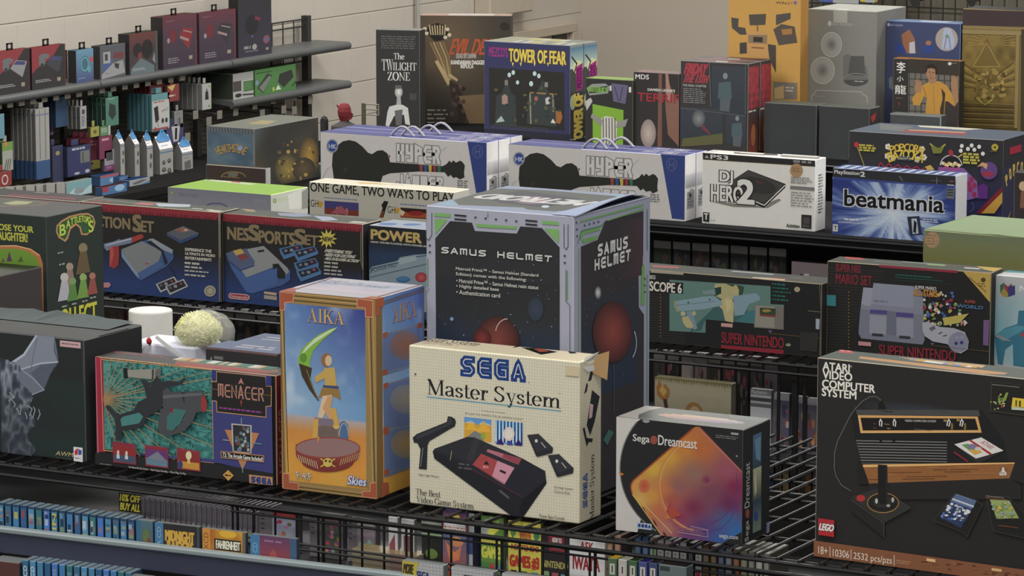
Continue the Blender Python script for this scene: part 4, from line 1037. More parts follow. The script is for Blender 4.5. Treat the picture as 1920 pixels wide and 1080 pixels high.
# console body
F.poly([(460,600),(1560,590),(1740,840),(1790,1079),(520,1079),(440,640)],(28,28,29)); F.poly([(480,585),(1530,590),(1545,640),(490,630)],(62,63,62)); F.greek(700,592,800,618,1,(24,24,24)); F.greek(1200,600,1310,620,1,(40,40,40))
wood = (184,136,80)
F.poly([(496,632),(1524,644),(1558,782),(520,786)],wood); F.poly([(520,654),(1504,662),(1530,760),(540,764)],(25,24,24)); F.line([(504,640),(528,780),(1550,776)],5,(206,160,100))
for x in (692,810,1268,1380):
    sl = 8 if x > 1000 else 0
    F.line([(x - 8,724),(x - 10 + sl,690),(x + sl,668),(x + 12 + sl,690),(x + 8,730)],9,(186,186,182))
F.textq('VIDEO COMPUTER SYSTEM',(900,670),(1166,676),(900,688),(180,178,172),.02); F.rect(722,704,768,716,(120,100,50)); F.rect(748,740,778,752,(120,100,50)); F.rect(1296,700,1312,758,(110,90,44)); F.rect(1408,700,1424,758,(110,90,44)); F.rect(630,702,652,712,(120,40,40)); F.rect(630,738,656,748,(120,40,40)); F.rect(1232,668,1260,690,(130,104,40)); F.rect(1344,664,1372,686,(130,104,40)); F.greek(980,748,1150,760,1,(110,108,104))
for i in range(9):
    y = 846 + i * 24; dx = i * 6
    F.poly([(480 + dx,y),(1262,y + 14),(1262,y + 22),(482 + dx,y + 9)],(104,104,100) if i < 8 else (70,70,70))
F.rect(684,838,704,868,(20,20,20)); F.rect(796,838,816,868,(20,20,20))
# cartridge in the slot
F.poly([(1322,880),(1560,818),(1750,940),(1530,1050),(1500,1030)],(40,40,40)); F.poly([(1324,882),(1556,822),(1746,936),(1510,1004)],(188,184,180)); F.poly([(1322,890),(1500,1020),(1500,1075),(1310,960)],(30,30,30)); F.line([(1320,946),(1440,1030)],16,(110,30,44))
F.poly([(1448,848),(1466,842),(1646,960),(1630,972)],(150,32,36)); F.textq('ATARI',(1580,848),(1672,904),(1542,868),(150,40,46),.02)
F.poly([(1386,886),(1440,876),(1560,950),(1500,968)],(84,130,80)); F.poly([(1440,930),(1530,924),(1566,950),(1500,972)],(180,140,60)); F.ell(1480,900,40,22,(110,100,130)); F.ell(1530,920,30,16,(170,170,160))
# label panel at the right end
F.poly([(1640,340),(2300,420),(2300,690),(1630,600)],(50,48,42)); F.poly([(1650,346),(2300,426),(2300,676),(1640,590)],(30,30,28)); F.greek(1650,366,1915,400,1,(120,118,110),fill=.8)
rnd = random.Random(9)
for i in range(26):
    x,y = rnd.gauss(1712,34),rnd.gauss(520,30); F.ell(x,y,9,8,rnd.choice(((96,120,50),(150,150,120),(140,50,44),(170,160,60))),n=7)
F.poly([(1790,440),(1770,436),(1740,500),(1766,510)],(110,130,50)); F.poly([(1826,480),(2000,500),(2010,570),(1816,560)],(190,160,40)); F.poly([(1816,560),(2000,576),(2000,596),(1816,584)],(160,166,150)); F.rect(1850,500,1862,556,(60,60,30)); F.rect(1880,506,1896,560,(60,60,30))
# front wooden fascia
F.z(1500,844,4.571)
F.poly([(540,122),(1846,104),(1796,246),(596,284)],(128,82,44))
F.poly([(500,90),(540,122),(596,290),(500,290)],(30,30,30)); F.poly([(1846,108),(1960,100),(1960,300),(1796,246)],(35,34,34)); F.poly([(590,284),(1800,240),(1900,300),(1900,420),(590,420)],(35,34,34))
for i in range(16):
    k = i % 6; x = rnd.uniform(580,1450); L = rnd.uniform(100,330); y = 156 + k * 19; g_ = lambda q: y - (q - 560) * .0145
    F.line([(x,g_(x)),(x + L,g_(x + L))],6,(92,56,30) if i % 3 else (150,100,58))
F.poly([(542,122),(1846,104),(1840,116),(545,146)],(196,152,92)); F.rect(1716,144,1774,216,(112,74,40)); F.poly([(1738,146),(1752,146),(1758,176),(1774,190),(1774,214),(1714,214),(1714,190),(1732,176)],(186,182,176)); F.greek(1718,184,1770,212,2,(112,74,40))
# joystick
F.poly([(440,400),(700,310),(966,490),(730,620),(726,750),(440,520)],(33,33,32)); F.poly([(440,400),(690,318),(960,488),(728,612)],(44,44,42)); F.line([(440,420),(726,624),(724,748)],6,(62,62,58)); F.line([(728,618),(960,492)],4,(56,56,54))
F.ell(526,410,38,28,(160,40,42)); F.ring(716,450,134,84,6,(150,110,50)); F.ell(716,448,124,76,(30,29,29)); F.ell(714,440,84,52,(40,40,40)); F.ell(660,434,12,22,(160,160,156)); F.ell(800,424,12,22,(150,150,146)); F.ell(762,474,16,12,(140,140,136))
F.poly([(672,122),(752,126),(756,440),(736,462),(690,460),(674,430)],(26,26,26)); F.line([(744,130),(750,430)],5,(48,48,48))
F.z(1500,640,4.571); F.line([(296,1060),(312,1150),(360,1230),(440,1280)],7,(84,86,84)); F.z(1500,844,4.571)
# two cartridges lying flat
for pts,lab,hue in (([(1150,600),(1330,370),(1530,430),(1570,470),(1440,740),(1390,700)],[(1196,570),(1344,372),(1516,432),(1384,664)],(62,88,150)),([(1600,400),(1790,396),(2030,640),(1960,760),(1660,690)],[(1632,420),(1800,430),(1882,582),(1690,586)],(130,150,70))):
    F.poly(pts,(29,29,29)); F.line(pts + pts[:1],4,(58,58,54)); F.poly(lab,mix(hue,(120,120,120),.2))
F.poly([(1290,436),(1470,500),(1384,664),(1196,570)],(40,52,84)); F.poly([(1344,372),(1516,432),(1484,496),(1296,430)],(84,100,130)); F.line([(1310,414),(1494,482)],14,(170,176,184)); F.textq('ASTEROIDS',(1336,384),(1504,440),(1318,414),(56,74,120),.03)
for i in range(40):
    a,b_ = rnd.random(),rnd.random(); x = 1215 + a * 170 + (1 - b_) * 80; y = 450 + a * 70 + b_ * 120; F.ell(x,y,rnd.uniform(6,20),rnd.uniform(6,16),rnd.choice(((70,100,170),(150,156,164),(36,50,96),(190,190,186))),n=8)
F.text('ADVENTURE',1596,398,1780,428,(170,96,50),bold=.02); F.greek(1600,386,1756,398,1,(150,150,150)); F.text('ADVENTURE',1704,638,1874,666,(170,90,44),bold=.02)
for i in range(40):
    a,b_ = rnd.random(),rnd.random(); x = 1640 + a * 170 + b_ * 50; y = 446 + b_ * 128; F.ell(x,y,rnd.uniform(6,20),rnd.uniform(4,12),rnd.choice(((150,160,60),(186,150,66),(90,130,80),(130,140,150))),n=8)
# brand block and lower band
F.poly([(164,578),(302,598),(300,742),(166,722)],(156,36,42)); F.text('LEGO',172,622,290,694,(206,200,190),bold=.06,ol=(40,30,20),olw=.05,shear=.35)
F.poly([(110,768),(2400,1085),(2400,1300),(110,900)],(116,72,48)); F.text('18+',166,818,244,894,(196,182,168)); F.text('10306',290,842,430,924,(196,182,168)); F.text('2532 pcs/pzs',468,870,796,990,(196,182,168))
for x in (266,446,816): F.line([(x,822 + (x - 266) * .137),(x,910 + (x - 266) * .137)],6,(186,172,156))
F.greek(836,936,970,990,2,(150,110,84))
for i in range(30):
    x = rnd.uniform(980,2100); y = 905 + (x - 980) * .14 + rnd.uniform(0,60); F.rect(x,y,x + rnd.uniform(20,60),y + 16,rnd.choice(((96,56,34),(130,84,56),(84,48,30))))
F.poly([(1094,920),(1170,932),(1170,958),(1094,946)],(196,158,106)); F.poly([(1652,1004),(1738,1016),(1738,1040),(1652,1028)],(186,150,100))
T = P['T']; T.z(1500,640,4.571)
T.poly([(350,66),(475,72),(464,104),(336,96)],(190,70,60)); T.greek(352,76,460,94,1,(226,210,200)); T.poly([(520,128),(860,168),(1780,270),(1750,284),(1560,278),(500,146)],(186,140,96))
T.poly([(840,134),(1590,206),(1560,226),(940,152)],(200,160,110)); T.poly([(940,150),(1330,186),(1320,204),(950,162)],(150,140,110))
for i in range(14): T.rect(960 + i * 40,150 + i * 5,980 + i * 40,166 + i * 5,rnd.choice(((210,206,196),(120,140,170),(190,150,60))))
T.poly([(170,110),(350,52),(358,56),(186,112)],(176,160,130))
P['done']()

# --- teal maze light-gun carton
P = carton('menacer','game_carton','teal maze-pattern carton with red left edge and a dark grey light gun picture','carton',(34,34,35),(96,24,44),(44,52,48),cE=(150,120,90),dim=.92)
F = P['F']; F.z(100,640)
F.poly([(310,110),(372,126),(390,830),(330,830)],(156,36,60)); F.poly([(310,110),(320,112),(342,930),(330,930)],(176,90,100))
F.field(374,134,1206,906,64,60,lambda u,v: (44,112,110) if (vnoise(u * 60,v * 54,2) + .35 * u > .72) else (70,142,134))
TE,DT = (70,142,134),(30,72,72)
rnd = random.Random(5)
for i in range(420):
    x,y = rnd.uniform(410,1190),rnd.uniform(150,880) ; s_ = rnd.choice((14,22,34))
    y2 = y + (x - 374) * .1 - 40
    if rnd.random() < .5: F.rect(x,y2,x + s_,y2 + 9,DT)
    else: F.rect(x,y2,x + 8,y2 + s_,DT)
for i in range(19):
    a = radians(-80 + i * 8.6); L = min(820 / max(.05,cos(a)),340 / max(.05,-sin(a)) if a < 0 else 520 / max(.05,sin(a)))
    F.line([(392,430),(392 + cos(a) * L,430 + sin(a) * L)],6,(150,116,74))
F.line([(372,130),(1204,208),(1218,906),(394,812),(372,130)],6,(190,136,84))
F.poly([(1206,210),(1650,250),(1664,1000),(1218,900)],(54,58,116))
F.poly([(330,830),(460,840),(1218,908),(1664,985),(1684,1076),(330,924)],(35,35,36)); F.poly([(640,845),(1218,905),(1664,960),(1664,935),(1218,880),(460,826)],(54,58,116))
# gun
g,gd = (66,68,72),(44,46,50)
F.poly([(540,196),(572,196),(576,270),(544,274)],(30,31,33)); F.poly([(572,210),(770,202),(820,206),(812,262),(770,282),(576,262)],(134,132,122)); F.poly([(756,206),(772,206),(768,284),(754,280)],(60,60,58)); F.ell(800,234,22,34,(90,90,86))
F.poly([(670,282),(720,290),(740,340),(790,250),(830,300),(890,290),(960,300),(1000,262),(1010,280),(980,320),(880,340),(860,400),(850,470),(780,470),(720,420),(700,350)],gd)
F.poly([(836,370),(870,340),(900,372),(980,376),(1130,362),(1150,400),(1150,520),(1010,540),(840,500)],g); F.poly([(975,380),(1000,376),(1000,470),(990,440)],(40,41,45)); F.poly([(840,400),(1130,380),(1130,400),(840,424)],(88,90,94))
F.poly([(1128,408),(1150,404),(1168,450),(1164,512),(1140,530),(1124,480)],(150,44,44))
F.poly([(820,500),(870,500),(900,520),(866,650),(920,668),(980,600),(1010,520),(1100,500),(1060,600),(1000,668),(890,706),(810,680),(800,640)],g); F.poly([(870,560),(920,500),(1012,512),(970,610),(910,666),(866,652)],(52,104,102)); F.poly([(895,500),(918,494),(912,528),(892,530)],(130,36,40))
F.poly([(780,430),(840,440),(830,500),(760,540),(720,560),(700,620),(640,650),(530,664),(530,740),(488,738),(480,580),(410,490),(414,474),(436,476),(500,548),(620,510),(650,450),(720,420)],gd)
F.poly([(540,560),(660,530),(690,560),(660,610),(530,632),(520,580)],(60,120,116))
# name panel
F.poly([(1240,222),(1608,258),(1612,330),(1652,334),(1650,480),(1610,480),(1610,562),(1244,524),(1240,444),(1206,440),(1206,300),(1240,298)],(34,33,32)); F.line([(1206,296),(1240,298),(1240,222),(1608,258),(1612,330),(1652,334),(1650,480),(1610,484),(1612,564),(1244,524),(1240,444),(1206,440)],6,(176,128,88))
F.block('MENACER',1250,310,1596,446,(166,112,100),wt=.2,gap=.2)
F.poly([(1402,316),(1424,268),(1446,320),(1424,306)],(166,112,100)); F.poly([(1418,440),(1432,440),(1425,484)],(150,60,60)); F.greek(1262,486,1596,542,1,(126,56,130),fill=.7); F.line([(1206,352),(1650,402)],3,(130,100,50))
F.poly([(1302,656),(1560,684),(1436,960)],(176,112,66)); F.poly([(1352,610),(1504,624),(1502,836),(1362,820)],(170,166,160)); F.poly([(1362,620),(1494,632),(1494,830),(1370,816)],(40,44,48))
for i in range(30): F.ell(rnd.uniform(1375,1485),rnd.uniform(640,810),11,14,rnd.choice(((150,156,150),(70,100,90),(110,60,60),(90,110,140))),n=7)
F.line([(1428,570),(1428,612)],5,(120,170,160)); F.line([(1290,732),(1340,738)],5,(150,160,150)); F.line([(1508,756),(1580,764)],5,(100,150,140)); F.line([(1438,900),(1438,980)],6,(110,150,140))
F.poly([(1272,816),(1600,850),(1598,902),(1276,868)],(176,120,80)); F.poly([(1278,822),(1594,856),(1592,896),(1282,862)],(28,27,26)); F.text('T2: The Arcade Game Included!',1288,828,1588,894,(196,194,186),bold=.03)
for x,y,c1,c2 in ((462,744,(140,40,40),(60,76,100)),(704,770,(92,50,110),(84,120,140)),(944,794,(130,44,40),(186,130,44))):
    F.poly([(x,y),(x + 172,y + 22),(x + 180,y + 178),(x + 6,y + 158)],(134,40,56)); F.poly([(x + 10,y + 30),(x + 166,y + 50),(x + 170,y + 168),(x + 12,y + 146)],c1); F.poly([(x + 10,y + 96),(x + 168,y + 114),(x + 170,y + 168),(x + 12,y + 146)],c2)
for x,y in ((505,830),(568,836)): F.ell(x,y,9,20,(186,186,176)); F.rect(x - 12,y + 14,x + 12,y + 44,(180,190,196))
F.ell(1034,850,22,32,(206,196,150)); F.rect(1024,880,1044,912,(200,170,90)); F.ell(970,920,20,32,(50,60,110)); F.poly([(720,870),(800,820),(860,880),(850,900)],(110,116,130)); F.text('SPACE BATTLE',476,744,632,776,(40,30,34)) if False else F.greek(476,748,630,768,1,(90,24,36)); F.greek(714,780,872,800,1,(150,80,110)); F.greek(960,806,1110,828,1,(170,90,70))
F.text('Six Shoot-Em-Up Games — Real Target Shooting — More Ways To Play',586,928,1014,1000,(170,166,160),bold=.02); F.greek(368,908,480,934,1,(120,118,110))
F.poly([(1290,996),(1330,958),(1372,1000),(1332,1040)],(190,140,60)); F.greek(1306,990,1360,1012,1,(60,40,20),fill=.8); F.poly([(1486,992),(1664,1012),(1664,1074),(1490,1056)],(176,122,84)); F.block('SEGA',1502,1004,1656,1072,(44,60,120),wt=.34,gap=.15)
for x,y in ((1206,210),(1612,262)): F.poly([(x,y),(x + 30,y + 4),(x + 30,y + 66),(x,y + 62)],(40,50,120))
R = P['R']; R.unit(); R.text('MENACER',.1,.3,.5,.9,(140,90,90),vert=True)
T = P['T']; T.z(100,640)
T.poly([(310,108),(480,54),(560,60),(372,122)],(50,60,54)); T.text('MENACER',444,74,874,128,(190,100,100),bold=.03,shear=-.6); T.poly([(916,154),(1690,232),(1590,240),(1500,232),(905,180)],(176,50,72)); T.poly([(980,108),(1700,186),(1690,232),(920,154)],(130,120,100))
for i in range(26): T.ell(rnd.uniform(960,1660),0,0,0,(0,0,0)) if False else None
for i in range(22):
    x = 960 + i * 31; T.rect(x,118 + i * 3.3,x + 18,146 + i * 3.3,rnd.choice(((70,130,120),(200,170,130),(180,110,80),(206,206,196))))
P['done']()

# --- dark carton with a pale wing
P = carton('dragon','figure_carton','large near-black carton with a grey bat-like wing picture, at the left of the front row','carton',(35,38,39),(31,31,32),(60,68,68),cE=(62,64,64),bev=.003,dim=1,sat=1)
F = P['F']; F.z(0,560)
F.field(0,560,640,1220,14,14,lambda u,v: mix((35,38,39),(32,46,44),vnoise(u * 4,v * 5,6)))
wg = (124,130,142)
F.poly([(278,268),(412,284),(440,478),(400,520),(330,680),(300,690),(206,730),(160,640),(80,500),(96,464),(180,420)],(92,98,110))
F.poly([(278,268),(412,284),(408,400),(430,470),(300,490),(160,528),(90,490),(180,420)],(110,116,128)); F.poly([(436,480),(400,520),(330,680),(230,560),(300,500)],(74,80,92))
F.line([(274,270),(180,420),(92,480)],16,(150,158,168)); F.line([(160,530),(300,486),(438,474)],9,(150,156,168)); F.line([(412,286),(408,390),(440,474),(380,560),(330,684)],6,(60,66,76)); F.line([(170,540),(250,600),(330,684),(240,720),(206,730)],7,(130,136,148)); F.line([(280,290),(250,420),(230,560)],5,(84,90,100))
# craggy mass below the wing
def crag(u,v):
    n = abs(vnoise(u * 9 + v * 3,v * 11,3) - .5) * 2; m = abs(vnoise(u * 22,v * 17 + u * 9,8) - .5) * 2
    return mix((42,48,56),mix((96,104,116),(140,148,156),1 - m),(1 - n) ** 2 * (1.1 - v * .8))
F.field(0,440,300,1230,34,60,crag,keep=lambda u,v: u < .34 + .5 * min(1,v * 2.2) + .1 * sin(v * 22) - .25 * max(0,v - .5) + .3 * max(0,v - .8) and v > .1 * u)
rnd = random.Random(12)
for x,y in ((90,760),(150,790),(210,800),(250,810),(290,830),(120,820),(190,850),(70,700)):
    F.line([(x,y),(x + rnd.uniform(10,40),y + rnd.uniform(10,40)),(x + rnd.uniform(-10,30),y + rnd.uniform(50,90))],7,(124,132,140))
F.rect(450,312,606,374,(170,140,142)); F.greek(464,330,596,356,1,(90,80,84),fill=.8)
F.z(0,820); F.text('AWM',416,100,546,148,(170,156,112),shear=.2); F.greek(416,148,540,172,1,(80,74,60)); F.rect(552,70,622,186,(190,188,190)); F.poly([(560,100),(586,80),(584,130),(562,134)],(160,44,50)); F.poly([(588,86),(614,100),(612,130),(588,132)],(50,70,140)); F.greek(562,150,614,172,1,(110,110,120))
T = P['T']; T.z(0,560)
T.field(-200,100,1070,310,20,6,lambda u,v: mix((60,68,68),(88,98,98),vnoise(u * 7,v * 2.5,3))); T.poly([(60,230),(400,190),(640,215),(300,270)],(72,80,80))
o = P['done']()
b = P['b']; W,D,H = b['w'],b['d'],b['h']
mb = MB(); n = 12      # loose lid flaps sitting a little proud of the box
for i in range(n):
    h0,h1 = (.004 + .01 * abs(sin(i * 1.3)) * sin(pi * i / n),.004 + .01 * abs(sin((i + 1) * 1.3)) * sin(pi * (i + 1) / n))
    x0,x1 = W * (.1 + .85 * i / n),W * (.1 + .85 * (i + 1) / n)
    mb.quad([(x0,D * .55,H + .0015),(x1,D * .55,H + .0015),(x1,D,H + h1),(x0,D,H + h0)],alb((84,94,94),'T'))
mb.build('lid_flap',M_PRINT,o)

# --- dark green arcade carton behind the dragon carton
P = carton('toads','game_carton','dark green carton with arched yellow-green lettering, standing behind the winged dark carton','carton',(36,46,42),(34,42,39),(76,84,80),cE=(60,66,62))
F = P['F']; F.z(0,360)
F.text('OSE YOUR',-10,238,250,306,(176,176,52),bold=.04); F.text('AUGHTER!',-16,296,206,376,(176,176,52),bold=.04)
F.poly([(-900,385),(120,398),(230,424),(300,470),(322,540),(330,900),(-900,800)],(176,104,54)); F.poly([(-900,420),(110,424),(210,446),(270,488),(296,540),(300,880),(-900,780)],(96,140,40)); F.line([(-60,406),(120,404),(228,430),(296,476)],6,(214,170,120))
F.poly([(50,520),(70,446),(92,520)],(84,50,90)); F.poly([(10,525),(24,490),(36,525)],(110,70,60)); F.poly([(132,525),(160,480),(176,525)],(70,90,40))
R = P['R']; R.z(0,360)
R.poly([(420,300),(424,250),(460,214),(520,180),(600,160),(660,158),(700,180),(716,230),(700,290),(650,324),(608,320),(596,270),(570,248),(530,280),(510,350),(490,374),(440,344)],(164,116,70))
R.poly([(430,298),(434,256),(470,222),(530,190),(600,172),(660,170),(694,192),(706,230),(692,282),(648,312),(616,310),(606,262),(570,232),(524,262),(500,340),(484,358),(448,334)],(40,74,40))
for ch,x,y,sx,sy in (('B',470,284,46,80),('A',512,240,34,60),('T',540,220,24,50),('T',562,210,22,46),('L',581,205,18,44),('E',599,202,18,44),('T',617,201,20,46),('O',635,203,18,44),('A',652,207,20,50),('D',668,216,20,58),('S',680,258,36,84)):
    R.text(ch,x - sx / 2,y - sy / 2 + sx * .1,x + sx / 2,y + sy / 2 - sx * .1,(160,176,54),bold=.03)
# plain coloured pawns in place of the cast
for x,y,h_,c in ((620,420,210,(84,70,46)),(520,560,170,(120,96,84)),(480,640,190,(150,148,156)),(542,670,160,(70,112,50)),(620,640,170,(90,130,52)),(690,630,150,(130,62,56))):
    R.ell(x,y,h_ * .16,h_ * .18,mix(c,(200,190,150),.25)); R.poly([(x - h_ * .12,y + h_ * .16),(x + h_ * .12,y + h_ * .1),(x + h_ * .26,y + h_ * .86),(x - h_ * .26,y + h_ * .96)],c)
for x,y in ((460,856),(536,836),(612,816),(672,790),(430,454),(440,540)): R.greek(x,y,x + 50,y + 12,1,(130,134,126))
R.text('COLLECT',400,900,722,960,(170,170,40),bold=.04)
T = P['T']; T.z(0,360); T.poly([(-300,60),(60,56),(300,70),(376,86),(300,102),(-300,118)],(136,110,74)); T.poly([(-300,64),(60,60),(280,74),(340,86),(270,96),(-300,108)],(84,104,70)); T.poly([(20,84),(120,66),(250,74),(200,92),(90,96)],(180,186,130))
P['done']()
# ================================================================== second row: console cartons
def nes_common(P,T0,T1):
    pass
BK,NAVY,RED,GOLD = (37,36,36),(36,52,98),(140,40,50),(128,110,78)
def console_box(F,pts_top,pts_left,pts_right,pts_front,tones):
    for p,t in zip((pts_left,pts_front,pts_right,pts_top),tones): F.poly(p,t)
# --- carton with pistol and console
P = carton('action','game_carton','black to navy carton with red top band, orange light pistol and grey console picture','carton',BK,(30,30,34),(92,98,88),cE=(150,140,120))
F = P['F']; F.z(0,360)
F.grad(600,560,1700,900,(40,44,66),(36,58,116)) if False else None
F.unit().grad(0,.5,1,.86,BK,(38,58,112)); F.rect(0,.86,1,1,(38,58,112)); F.z(0,360)
F.poly([(560,74),(1645,158),(1645,212),(560,130)],RED); F.unit()
for i in range(46): F.rect(.03 + i * .021,.06,.03 + i * .021 + (.008 if i % 4 else .002),.1,(88,24,34))
F.z(0,360)
F.text('AC',668,166,776,262,GOLD,bold=.05); F.text('TION',776,184,976,280,GOLD,bold=.05); F.text('S',1000,172,1060,298,GOLD,bold=.06); F.text('ET',1062,216,1154,304,GOLD,bold=.05)
F.poly([(780,388),(850,372),(900,352),(910,360),(990,338),(990,382),(900,402),(862,412),(806,442),(784,420)],(104,120,150)); F.poly([(786,396),(900,366),(988,344),(988,356),(800,404)],(160,168,182)); F.poly([(990,340),(1060,314),(1080,330),(1076,346),(992,382)],(160,56,50))
F.poly([(826,414),(862,404),(894,402),(896,470),(890,550),(860,574),(824,560),(828,500),(848,470)],(156,50,52)); F.poly([(826,414),(848,408),(856,470),(840,520),(830,556),(824,556)],(186,76,66))
gy = [(130,134,138),(84,98,128),(62,84,130),(52,78,134)]
F.poly([(912,436),(1070,370),(1130,350),(1300,440),(1304,500),(1250,560),(1060,664),(1030,640),(920,490)],(60,84,136)); F.poly([(912,430),(1066,368),(1110,390),(1220,442),(1190,520),(1036,608),(960,510)],(120,124,128)); F.poly([(1120,352),(1150,348),(1300,434),(1292,460),(1240,440),(1110,376)],(134,144,156)); F.poly([(1100,376),(1130,362),(1226,436),(1262,530),(1240,550),(1210,444)],(34,38,50)); F.poly([(1036,608),(1190,520),(1230,545),(1060,664)],(66,92,146)); F.poly([(912,436),(960,510),(1036,610),(1046,650),(1016,620),(916,486)],(120,140,170)); F.greek(1090,530,1124,556,1,(150,70,90))
F.line([(1280,560),(1320,640)],5,(30,34,50))
for dx,dy in ((0,0),(70,18)):
    F.poly([(1170 + dx,690 + dy),(1310 + dx,632 + dy),(1344 + dx,690 + dy),(1206 + dx,754 + dy)],(164,166,166)); F.poly([(1184 + dx,692 + dy),(1304 + dx,644 + dy),(1330 + dx,686 + dy),(1210 + dx,738 + dy)],(40,42,52)); F.ell(1210 + dx,700 + dy,12,10,(90,92,98)); F.rect(1236 + dx,676 + dy,1260 + dx,700 + dy,(140,140,140)); F.ell(1290 + dx,668 + dy,10,8,(150,70,70))
F.poly([(1252,306),(1376,254),(1496,308),(1360,360)],(84,88,98)); F.poly([(1252,306),(1360,360),(1360,388),(1256,330)],(56,70,104)); F.poly([(1360,360),(1496,308),(1492,330),(1360,388)],(48,66,112)); F.poly([(1310,280),(1380,262),(1440,290),(1370,304)],(130,100,90)); F.ell(1350,286,16,9,(160,70,60)); F.ell(1396,284,14,8,(180,170,140))
for i,t in enumerate(('EXPERIENCE THE','ULTIMATE IN VIDEO','ENTERTAINMENT!')): F.text(t,1392,418 + i * 32,1588 + (i % 2) * 28,456 + i * 32,(190,186,172),bold=.06)
for i,wd in enumerate((130,160,210,180)): F.greek(1388,522 + i * 30,1388 + wd,556 + i * 30,1,(170,168,158),fill=.7)
F.poly([(775,680),(820,676),(836,696),(820,716),(775,716)],(180,120,130)); F.ell(1578,742,44,42,(160,152,124)); F.ell(1578,742,33,31,(120,118,108)); F.ell(1578,742,22,22,(160,152,130))
F.line([(1644,160),(1650,820)],8,(120,112,96))
T = P['T']; T.z(0,200)
T.poly([(640,690),(760,690),(1640,782),(1640,790)],(120,122,110)); T.poly([(1160,722),(1430,734),(1420,752),(1190,748)],(190,200,214)); T.rect(1060,716,1120,740,(190,120,120)); T.greek(700,700,800,720,1,(190,90,90)); T.rect(1590,774,1638,790,(206,200,186)); T.greek(1450,760,1590,784,1,(190,190,180))
P['done']()

# --- carton with the running-shoe lettering and four controllers
P = carton('sports','game_carton','black to navy carton with red top band, gold lettering and four blue controllers','carton',BK,(33,33,36),(92,98,88),cE=(150,140,120))
F = P['F']
F.unit().grad(0,.5,1,.86,BK,(38,58,112)); F.rect(0,.86,1,1,(38,58,112)); F.z(380,360)
F.poly([(146,160),(1196,244),(1192,300),(146,218)],RED); F.unit()
for i in range(46): F.rect(.03 + i * .021,.06,.03 + i * .021 + (.008 if i % 4 else .002),.1,(88,24,34))
F.z(380,360)
F.text('NES',188,262,346,366,GOLD,bold=.05); F.text('S',350,246,424,366,GOLD,bold=.06); F.text('PORTS',424,288,690,400,GOLD,bold=.05); F.text('S',694,278,772,394,GOLD,bold=.06); F.text('ET',770,322,866,402,GOLD,bold=.05)
F.poly(star(938,350,74,40,11,1.0),(196,178,70)); F.text('NEW!',900,334,976,374,(40,36,30),bold=.05)
F.poly([(176,460),(240,440),(320,424),(380,450),(460,404),(660,590),(658,660),(600,700),(380,760),(320,740),(220,580)],(58,84,140)); F.poly([(320,430),(460,404),(640,570),(650,600),(600,640),(540,560),(330,640),(280,570)],(134,138,138)); F.poly([(526,540),(570,536),(624,610),(618,650),(570,650),(530,580)],(34,36,40)); F.poly([(410,440),(460,430),(466,446),(420,454)],(40,40,44))
F.poly([(190,500),(330,640),(560,570),(560,690),(370,760),(330,750),(200,530)],(62,92,152)); F.poly([(176,460),(240,436),(330,424),(392,520),(390,540),(280,576),(196,500)],(78,90,122)); F.poly([(176,466),(196,506),(280,578),(390,542),(390,556),(280,596),(190,520)],(50,70,120)); F.poly([(230,440),(290,424),(316,456),(252,476)],(186,150,66)); F.poly([(262,480),(320,462),(350,490),(290,516)],(130,60,56))
for x,y in ((576,424),(680,440),(686,530),(704,590)):
    F.poly([(x,y),(x + 160,y - 36),(x + 188,y + 6),(x + 188,y + 26),(x + 36,y + 82),(x + 10,y + 36)],(70,110,160)); F.poly([(x + 14,y + 6),(x + 154,y - 28),(x + 176,y + 2),(x + 40,y + 50)],(34,40,56)); F.ell(x + 50,y + 16,12,10,(110,116,126)); F.rect(x + 80,y + 0,x + 106,y + 22,(120,126,136)); F.ell(x + 134,y - 8,14,9,(140,70,80))
for i,t in enumerate(('EVERYTHING YOU','NEED FOR EXCITING','MULTI-PLAYER ACTION')): F.text(t,916,426 + i * 30,1112 + i * 26,466 + i * 31,(186,182,168),bold=.06,shear=.25)
for i,wd in enumerate((110,110,130,140)): F.greek(914,520 + i * 28,914 + wd,550 + i * 28,1,(160,158,150),fill=.7)
F.poly([(196,770),(210,756),(330,766),(356,780),(356,800),(340,812),(214,800),(198,788)],(190,150,150)); F.poly([(204,774),(214,763),(328,773),(348,784),(346,798),(336,804),(218,793),(206,784)],(150,44,54)); F.text('Nintendo',214,770,340,800,(200,170,166),bold=.03)
F.poly([(464,744),(560,756),(556,776),(464,762)],(180,150,130)); F.poly([(464,770),(560,782),(560,812),(464,800)],(150,140,130)); F.line([(1190,300),(1190,520),(1216,560)],6,(120,110,92)); F.line([(150,210),(160,820)],5,(110,104,92))
T = P['T']; T.z(380,200)
T.poly([(560,796),(760,800),(830,820),(700,826),(580,816)],(150,160,186)); T.poly([(830,818),(960,826),(1020,850),(900,856)],(170,180,200)); T.poly([(300,760),(420,764),(400,790),(330,786)],(170,150,100)); T.greek(420,766,600,796,1,(160,130,100)); T.rect(1130,858,1200,876,(200,194,180)); T.greek(220,790,330,800,1,(200,120,110))
P['done']()

# --- leftmost carton of that row, only its top shows
P = carton('nesleft','game_carton','dark carton mostly hidden behind the dark green arcade carton, red print on its top','carton',BK,(30,30,34),(84,90,84),cE=(140,132,116))
T = P['T']; T.z(0,200); T.greek(80,650,260,664,1,(176,110,116),fill=.8); T.poly([(70,656),(560,684),(570,696),(60,664)],(160,90,100)); T.rect(270,640,360,650,(200,194,180))
P['F'].z(0,360); P['F'].rect(-400,0,600,130,RED)
P['done']()

